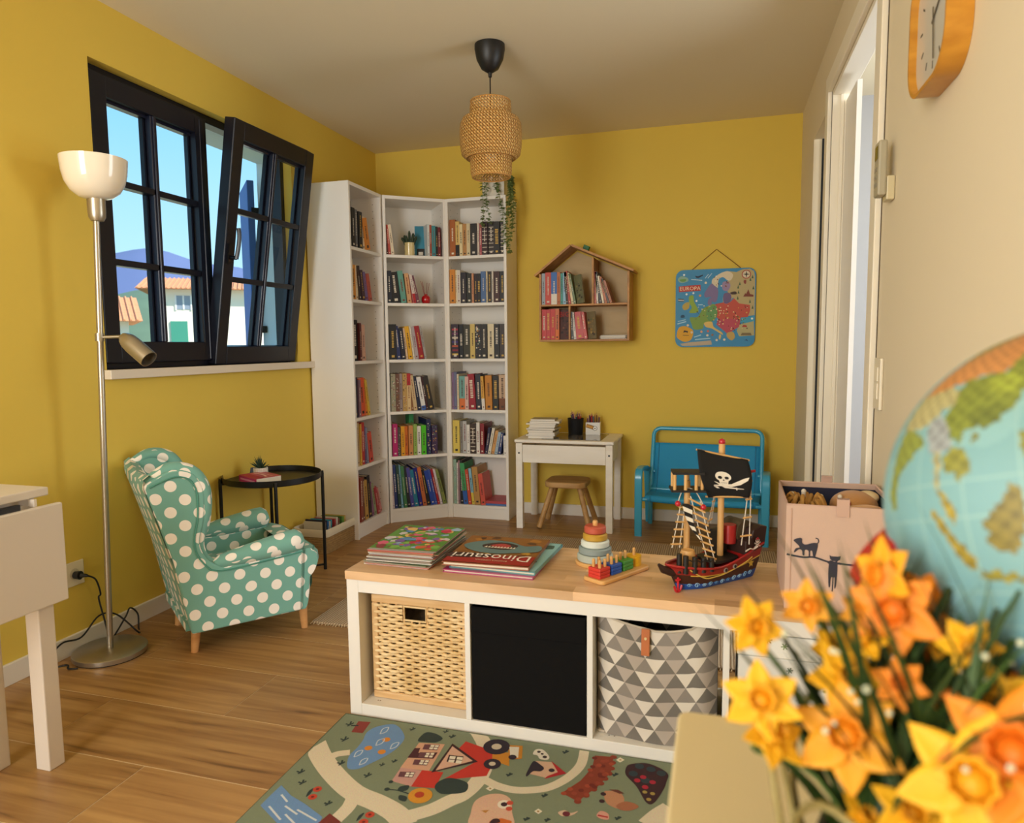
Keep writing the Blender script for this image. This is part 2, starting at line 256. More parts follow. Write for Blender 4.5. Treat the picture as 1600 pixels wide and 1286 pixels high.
MATP=[["l",[[-0.003,-0.164],[0.054,-0.223],[0.131,-0.284],[0.211,-0.332],[0.284,-0.352],[0.345,-0.376],[0.386,-0.409]],0.058,"e2d5bb",1],["l",[[0.072,-0.222],[0.084,-0.197],[0.114,-0.18]],0.026,"e2d5bb",1],["l",[[0.216,-0.342],[0.225,-0.385],[0.219,-0.435]],0.035,"e2d5bb",1],["l",[[0.368,-0.385],[0.419,-0.342],[0.45,-0.3],[0.473,-0.271],[0.489,-0.219],[0.491,-0.162],[0.479,-0.099],[0.452,-0.042],[0.405,0.022]],0.042,"e2d5bb",1],["l",[[0.5,-0.194],[0.54,-0.211],[0.586,-0.217],[0.628,-0.207],[0.67,-0.184],[0.707,-0.134],[0.729,-0.07],[0.726,0.004]],0.026,"e2d5bb",1],["l",[[0.925,-0.263],[0.948,-0.221],[0.972,-0.188]],0.06,"e2d5bb",1],["b",[[0.111,-0.076],[0.128,-0.039],[0.173,-0.019],[0.224,-0.068],[0.23,-0.118],[0.218,-0.164],[0.196,-0.205],[0.173,-0.241],[0.144,-0.245],[0.121,-0.198],[0.122,-0.155],[0.12,-0.119]],"6f96c8",1],["p",[[0.058,-0.03],[0.095,-0.024],[0.101,-0.084],[0.067,-0.088]],"8c3a32",1],["l",[[0.049,-0.057],[0.07,-0.051]],0.006,"2d3833",1],["p",[[0.019,-0.355],[0.066,-0.384],[0.118,-0.403],[0.184,-0.434],[0.191,-0.463],[0.104,-0.487],[0.017,-0.437],[0.017,-0.397]],"6f96c8",1],["l",[[0.042,-0.388],[0.072,-0.408]],0.005,"d8e0e6",2],["l",[[0.039,-0.434],[0.095,-0.469]],0.005,"d8e0e6",2],["l",[[0.076,-0.423],[0.122,-0.442]],0.005,"d8e0e6",2],["l",[[0.112,-0.427],[0.178,-0.449]],0.005,"d8e0e6",2],["l",[[0.094,-0.449],[0.136,-0.473]],0.005,"d8e0e6",2],["p",[[0.194,-0.418],[0.236,-0.438],[0.227,-0.461],[0.185,-0.46]],"7a2f26",2],["p",[[0.277,-0.087],[0.349,-0.075],[0.355,-0.2],[0.277,-0.209]],"d9a88c",1],["p",[[0.278,-0.207],[0.336,-0.204],[0.339,-0.273],[0.28,-0.265]],"c99a92",1],["p",[[0.4,-0.046],[0.504,-0.075],[0.506,-0.181],[0.402,-0.227],[0.455,-0.137],[0.394,-0.082]],"c83528",1],["p",[[0.336,-0.202],[0.393,-0.196],[0.397,-0.263],[0.337,-0.273]],"c83528",1],["p",[[0.368,-0.066],[0.465,-0.129],[0.363,-0.206]],"3a1a1e",2],["p",[[0.373,-0.079],[0.45,-0.129],[0.371,-0.195]],"dcb09a",3],["p",[[0.379,-0.12],[0.42,-0.117],[0.424,-0.15],[0.384,-0.151]],"3a1a1e",4],["p",[[0.384,-0.124],[0.4,-0.123],[0.402,-0.136],[0.386,-0.137]],"ece4d2",5],["p",[[0.404,-0.123],[0.42,-0.122],[0.422,-0.134],[0.406,-0.135]],"ece4d2",5],["p",[[0.387,-0.14],[0.403,-0.139],[0.404,-0.151],[0.389,-0.152]],"ece4d2",5],["p",[[0.407,-0.138],[0.423,-0.137],[0.424,-0.15],[0.409,-0.151]],"ece4d2",5],["p",[[0.276,-0.114],[0.291,-0.11],[0.295,-0.133],[0.345,-0.117],[0.345,-0.148],[0.276,-0.161]],"4e2228",2],["p",[[0.295,-0.09],[0.337,-0.082],[0.339,-0.108],[0.299,-0.115]],"6a4048",3],["p",[[0.314,-0.089],[0.324,-0.087],[0.325,-0.097],[0.315,-0.098]],"ece4d2",4],["p",[[0.326,-0.087],[0.336,-0.085],[0.337,-0.094],[0.327,-0.095]],"ece4d2",4],["p",[[0.315,-0.101],[0.325,-0.099],[0.326,-0.108],[0.316,-0.109]],"ece4d2",4],["p",[[0.327,-0.099],[0.337,-0.097],[0.338,-0.106],[0.328,-0.107]],"ece4d2",4],["p",[[0.298,-0.129],[0.339,-0.12],[0.341,-0.146],[0.303,-0.153]],"6a4048",3],["p",[[0.317,-0.128],[0.326,-0.126],[0.327,-0.135],[0.318,-0.136]],"ece4d2",4],["p",[[0.329,-0.125],[0.338,-0.123],[0.339,-0.132],[0.33,-0.133]],"ece4d2",4],["p",[[0.318,-0.139],[0.327,-0.137],[0.328,-0.146],[0.319,-0.147]],"ece4d2",4],["p",[[0.33,-0.137],[0.339,-0.135],[0.34,-0.144],[0.331,-0.145]],"ece4d2",4],["p",[[0.298,-0.164],[0.338,-0.155],[0.34,-0.18],[0.302,-0.187]],"6a4048",3],["p",[[0.316,-0.163],[0.325,-0.161],[0.326,-0.169],[0.317,-0.17]],"ece4d2",4],["p",[[0.328,-0.16],[0.337,-0.158],[0.338,-0.167],[0.329,-0.168]],"ece4d2",4],["p",[[0.317,-0.173],[0.326,-0.171],[0.327,-0.18],[0.318,-0.181]],"ece4d2",4],["p",[[0.329,-0.171],[0.338,-0.17],[0.339,-0.178],[0.329,-0.179]],"ece4d2",4],["p",[[0.284,-0.224],[0.323,-0.215],[0.326,-0.239],[0.288,-0.245]],"6a4048",3],["p",[[0.302,-0.223],[0.311,-0.221],[0.312,-0.229],[0.303,-0.23]],"ece4d2",4],["p",[[0.313,-0.22],[0.322,-0.218],[0.323,-0.226],[0.314,-0.227]],"ece4d2",4],["p",[[0.303,-0.232],[0.312,-0.231],[0.313,-0.238],[0.304,-0.24]],"ece4d2",4],["p",[[0.314,-0.231],[0.323,-0.229],[0.324,-0.237],[0.315,-0.238]],"ece4d2",4],["b",[[0.273,-0.035],[0.301,-0.031],[0.332,-0.049],[0.322,-0.072],[0.294,-0.079],[0.269,-0.078]],"2d3c3a",1],["b",[[0.395,-0.239],[0.413,-0.216],[0.444,-0.214],[0.471,-0.225],[0.476,-0.256],[0.447,-0.273],[0.419,-0.279],[0.397,-0.263]],"2d3c3a",2],["d",[0.374,-0.3],0.03,"d9962c",3],["d",[0.371,-0.298],0.012,"b5401f",4],["b",[[0.33,-0.27],[0.333,-0.29],[0.313,-0.298],[0.311,-0.281]],"2d3c3a",2],["b",[[0.344,-0.313],[0.348,-0.33],[0.33,-0.328],[0.324,-0.312]],"2d3c3a",2],["l",[[0.281,-0.3],[0.311,-0.296],[0.344,-0.301]],0.004,"2d3c3a",2],["d",[0.284,-0.299],0.007,"2d3c3a",2],["d",[0.28,-0.269],0.006,"2d3c3a",2],["l",[[0.029,-0.052],[0.043,-0.054],[0.049,-0.041]],0.005,"2d3c3a",1],["l",[[0.039,-0.063],[0.043,-0.054],[0.038,-0.036]],0.005,"2d3c3a",1],["l",[[0.055,-0.127],[0.069,-0.129],[0.075,-0.117]],0.005,"2d3c3a",1],["l",[[0.065,-0.138],[0.069,-0.129],[0.064,-0.112]],0.005,"2d3c3a",1],["l",[[0.023,-0.293],[0.036,-0.295],[0.041,-0.284]],0.005,"2d3c3a",1],["l",[[0.032,-0.302],[0.036,-0.295],[0.031,-0.28]],0.005,"2d3c3a",1],["l",[[0.053,-0.332],[0.065,-0.333],[0.071,-0.323]],0.005,"2d3c3a",1],["l",[[0.062,-0.341],[0.065,-0.333],[0.061,-0.32]],0.005,"2d3c3a",1],["l",[[0.161,-0.387],[0.172,-0.388],[0.178,-0.379]],0.005,"2d3c3a",1],["l",[[0.168,-0.395],[0.172,-0.388],[0.169,-0.376]],0.005,"2d3c3a",1],["l",[[0.199,-0.26],[0.211,-0.262],[0.217,-0.252]],0.005,"2d3c3a",1],["l",[[0.207,-0.27],[0.211,-0.262],[0.208,-0.248]],0.005,"2d3c3a",1],["l",[[0.217,-0.208],[0.226,-0.21],[0.23,-0.202]],0.0034999999999999996,"2d3c3a",1],["l",[[0.223,-0.215],[0.226,-0.21],[0.223,-0.199]],0.0034999999999999996,"2d3c3a",1],["l",[[0.241,-0.185],[0.25,-0.186],[0.254,-0.178]],0.0034999999999999996,"2d3c3a",1],["l",[[0.247,-0.192],[0.25,-0.186],[0.248,-0.176]],0.0034999999999999996,"2d3c3a",1],["l",[[0.105,-0.231],[0.118,-0.233],[0.123,-0.222]],0.005,"2d3c3a",1],["l",[[0.114,-0.241],[0.118,-0.233],[0.113,-0.218]],0.005,"2d3c3a",1],["l",[[0.221,-0.028],[0.231,-0.029],[0.236,-0.02]],0.0034999999999999996,"2d3c3a",1],["l",[[0.227,-0.036],[0.231,-0.029],[0.228,-0.017]],0.0034999999999999996,"2d3c3a",1],["l",[[0.319,-0.014],[0.329,-0.016],[0.334,-0.007]],0.0034999999999999996,"2d3c3a",1],["l",[[0.325,-0.022],[0.329,-0.016],[0.327,-0.003]],0.0034999999999999996,"2d3c3a",1],["l",[[0.348,-0.033],[0.357,-0.035],[0.362,-0.026]],0.0034999999999999996,"2d3c3a",1],["l",[[0.353,-0.041],[0.357,-0.035],[0.355,-0.023]],0.0034999999999999996,"2d3c3a",1],["d",[0.116,-0.345],0.011,"c8452c",2],["d",[0.116,-0.345],0.004,"7a2018",3],["d",[0.121,-0.375],0.011,"c8452c",2],["d",[0.121,-0.375],0.004,"7a2018",3],["d",[0.288,-0.397],0.011,"c8452c",2],["d",[0.288,-0.397],0.004,"7a2018",3],["d",[0.286,-0.424],0.011,"c8452c",2],["d",[0.286,-0.424],0.004,"7a2018",3],["b",[[0.105,-0.379],[0.099,-0.357],[0.105,-0.344],[0.109,-0.366]],"2d3c3a",1],["b",[[0.268,-0.426],[0.265,-0.406],[0.272,-0.394],[0.273,-0.414]],"2d3c3a",1],["d",[0.182,-0.097],0.011,"d98a2c",2],["d",[0.153,-0.148],0.011,"d98a2c",2],["d",[0.197,-0.155],0.011,"d98a2c",2],["l",[[0.152,-0.076],[0.147,-0.05],[0.159,-0.037],[0.163,-0.06],[0.152,-0.076]],0.003,"c6d4e2",2],["l",[[0.167,-0.132],[0.162,-0.107],[0.175,-0.095],[0.178,-0.117],[0.167,-0.132]],0.003,"c6d4e2",2],["l",[[0.213,-0.137],[0.209,-0.113],[0.222,-0.101],[0.224,-0.122],[0.213,-0.137]],0.003,"c6d4e2",2],["l",[[0.136,-0.197],[0.131,-0.174],[0.143,-0.162],[0.146,-0.182],[0.136,-0.197]],0.003,"c6d4e2",2],["l",[[0.167,-0.226],[0.163,-0.204],[0.174,-0.192],[0.177,-0.212],[0.167,-0.226]],0.003,"c6d4e2",2],["d",[0.491,-0.049],0.037,"2e2230",3],["d",[0.491,-0.049],0.014,"d8c8b0",4],["d",[0.504,-0.128],0.023,"2e2230",3],["d",[0.504,-0.128],0.009,"d8c8b0",4],["p",[[0.487,-0.072],[0.532,-0.067],[0.55,-0.126],[0.498,-0.111]],"d08a28",2],["p",[[0.518,-0.033],[0.559,-0.026],[0.573,-0.085],[0.541,-0.097]],"d08a28",2],["p",[[0.525,-0.04],[0.551,-0.034],[0.562,-0.083],[0.542,-0.088]],"ece4d2",3],["d",[0.547,-0.085],0.011,"2e2230",4],["p",[[0.611,-0.084],[0.653,-0.078],[0.679,-0.117],[0.658,-0.149],[0.607,-0.143]],"d9b296",1],["p",[[0.65,-0.073],[0.701,-0.117],[0.651,-0.154],[0.656,-0.141],[0.678,-0.117]],"b02028",2],["b",[[0.602,-0.151],[0.602,-0.125],[0.606,-0.087],[0.627,-0.098],[0.64,-0.111],[0.634,-0.126],[0.616,-0.131],[0.607,-0.155]],"2e2230",3],["d",[0.661,-0.114],0.008,"2e2230",3],["b",[[0.596,-0.056],[0.598,-0.034],[0.617,-0.029],[0.64,-0.054],[0.64,-0.071],[0.62,-0.073],[0.609,-0.059]],"e8e0d0",2],["d",[0.609,-0.042],0.005,"3a2a2a",3],["d",[0.63,-0.061],0.006,"3a2a2a",3],["d",[0.62,-0.049],0.004,"3a2a2a",3],["p",[[0.758,-0.018],[0.807,-0.012],[0.81,-0.081],[0.79,-0.142],[0.75,-0.219],[0.706,-0.197],[0.741,-0.137],[0.76,-0.075]],"8c3a22",1],["d",[0.786,-0.06],0.007,"74281a",2],["d",[0.736,-0.191],0.007,"98402a",2],["d",[0.759,-0.03],0.007,"74281a",2],["d",[0.771,-0.063],0.007,"98402a",2],["d",[0.793,-0.105],0.007,"74281a",2],["d",[0.799,-0.092],0.007,"a8482c",2],["d",[0.785,-0.135],0.007,"98402a",2],["d",[0.757,-0.086],0.007,"a8482c",2],["d",[0.806,-0.045],0.007,"a8482c",2],["d",[0.761,-0.07],0.007,"74281a",2],["d",[0.787,-0.105],0.007,"74281a",2],["d",[0.78,-0.153],0.007,"74281a",2],["d",[0.762,-0.153],0.007,"a8482c",2],["d",[0.723,-0.177],0.007,"a8482c",2],["d",[0.763,-0.107],0.007,"98402a",2],["d",[0.785,-0.098],0.007,"74281a",2],["d",[0.796,-0.096],0.007,"98402a",2],["d",[0.788,-0.082],0.007,"98402a",2],["d",[0.776,-0.059],0.007,"a8482c",2],["d",[0.766,-0.187],0.007,"98402a",2],["d",[0.772,-0.147],0.007,"74281a",2],["d",[0.75,-0.21],0.007,"98402a",2],["d",[0.791,-0.035],0.007,"98402a",2],["d",[0.75,-0.175],0.007,"74281a",2],["d",[0.783,-0.039],0.007,"98402a",2],["d",[0.711,-0.198],0.007,"a8482c",2],["d",[0.807,-0.012],0.009,"8c3a22",1],["d",[0.808,-0.038],0.009,"8c3a22",1],["d",[0.809,-0.064],0.009,"8c3a22",1],["d",[0.807,-0.088],0.009,"8c3a22",1],["d",[0.799,-0.112],0.009,"8c3a22",1],["d",[0.792,-0.134],0.009,"8c3a22",1],["d",[0.779,-0.162],0.009,"8c3a22",1],["d",[0.765,-0.191],0.009,"8c3a22",1],["d",[0.75,-0.219],0.009,"8c3a22",1],["b",[[0.855,-0.032],[0.899,-0.017],[0.949,-0.045],[0.95,-0.086],[0.944,-0.123],[0.927,-0.176],[0.909,-0.178],[0.88,-0.123],[0.849,-0.083],[0.845,-0.052]],"3a1c22",1],["d",[0.878,-0.036],0.012,"2d3c44",2],["d",[0.908,-0.041],0.012,"2d3c44",2],["d",[0.866,-0.072],0.012,"2d3c44",2],["d",[0.935,-0.052],0.012,"2d3c44",2],["d",[0.899,-0.093],0.012,"2d3c44",2],["d",[0.892,-0.08],0.008,"b02038",2],["d",[0.879,-0.098],0.008,"b02038",2],["d",[0.917,-0.095],0.008,"b02038",2],["d",[0.901,-0.12],0.008,"b02038",2],["d",[0.902,-0.14],0.006,"a8904a",2],["d",[0.921,-0.141],0.006,"a8904a",2],["d",[0.914,-0.166],0.006,"a8904a",2],["b",[[0.515,-0.325],[0.511,-0.283],[0.531,-0.253],[0.564,-0.241],[0.592,-0.255],[0.609,-0.3],[0.621,-0.348],[0.532,-0.373]],"dcb39a",1],["d",[0.582,-0.277],0.016,"ece4d2",2],["d",[0.582,-0.277],0.008,"3a1c22",3],["d",[0.594,-0.268],0.008,"c85038",2],["d",[0.598,-0.289],0.008,"c85038",2],["p",[[0.536,-0.313],[0.554,-0.306],[0.549,-0.319]],"b88038",2],["p",[[0.567,-0.343],[0.59,-0.326],[0.616,-0.329],[0.621,-0.348],[0.57,-0.362]],"d06a28",2],["b",[[0.57,-0.352],[0.572,-0.335],[0.584,-0.33],[0.591,-0.341]],"3a1c22",3],["b",[[0.805,-0.167],[0.817,-0.158],[0.842,-0.157],[0.857,-0.181],[0.85,-0.217],[0.829,-0.214],[0.815,-0.201]],"c08a68",1],["b",[[0.842,-0.208],[0.86,-0.189],[0.884,-0.191],[0.893,-0.202],[0.874,-0.22],[0.851,-0.222]],"a86a4c",2],["p",[[0.815,-0.153],[0.837,-0.148],[0.855,-0.159],[0.843,-0.163]],"6a3a2c",2],["d",[0.805,-0.174],0.007,"3a1c22",1],["d",[0.806,-0.202],0.007,"3a1c22",1],["p",[[0.52,-0.231],[0.528,-0.218],[0.541,-0.225],[0.534,-0.238]],"e8e0c8",2],["d",[0.531,-0.228],0.003,"a88038",3],["p",[[0.658,-0.282],[0.665,-0.27],[0.677,-0.277],[0.67,-0.289]],"e8e0c8",2],["d",[0.667,-0.28],0.003,"a88038",3],["p",[[0.815,-0.024],[0.824,-0.009],[0.837,-0.018],[0.827,-0.033]],"e8e0c8",2],["d",[0.826,-0.021],0.003,"a88038",3],["b",[[0.713,-0.271],[0.727,-0.259],[0.742,-0.265],[0.757,-0.254],[0.752,-0.266],[0.741,-0.276],[0.724,-0.281]],"d8b8a0",2],["d",[0.733,-0.271],0.009,"6a2030",3],["b",[[0.802,-0.257],[0.809,-0.239],[0.827,-0.244],[0.831,-0.264],[0.813,-0.266]],"d8a090",2],["l",[[0.805,-0.256],[0.829,-0.257]],0.005,"b02028",3],["l",[[0.67,-0.023],[0.679,-0.025],[0.686,-0.016]],0.005,"2d3c3a",1],["l",[[0.675,-0.031],[0.679,-0.025],[0.679,-0.013]],0.005,"2d3c3a",1],["l",[[0.552,-0.161],[0.561,-0.162],[0.567,-0.154]],0.005,"2d3c3a",1],["l",[[0.557,-0.168],[0.561,-0.162],[0.56,-0.152]],0.005,"2d3c3a",1],["l",[[0.66,-0.218],[0.668,-0.22],[0.674,-0.212]],0.005,"2d3c3a",1],["l",[[0.664,-0.225],[0.668,-0.22],[0.668,-0.21]],0.005,"2d3c3a",1],["l",[[0.814,-0.088],[0.822,-0.09],[0.829,-0.082]],0.005,"2d3c3a",1],["l",[[0.818,-0.096],[0.822,-0.09],[0.823,-0.08]],0.005,"2d3c3a",1],["l",[[0.64,-0.313],[0.648,-0.314],[0.654,-0.307]],0.005,"2d3c3a",1],["l",[[0.644,-0.319],[0.648,-0.314],[0.648,-0.306]],0.005,"2d3c3a",1],["l",[[0.688,-0.303],[0.695,-0.304],[0.701,-0.298]],0.005,"2d3c3a",1],["l",[[0.692,-0.31],[0.695,-0.304],[0.695,-0.296]],0.005,"2d3c3a",1],["l",[[0.844,-0.253],[0.852,-0.254],[0.858,-0.247]],0.005,"2d3c3a",1],["l",[[0.848,-0.26],[0.852,-0.254],[0.853,-0.246]],0.005,"2d3c3a",1],["l",[[0.345,-0.033],[0.356,-0.035],[0.362,-0.025]],0.005,"2d3c3a",1],["l",[[0.352,-0.042],[0.356,-0.035],[0.354,-0.023]],0.005,"2d3c3a",1]]
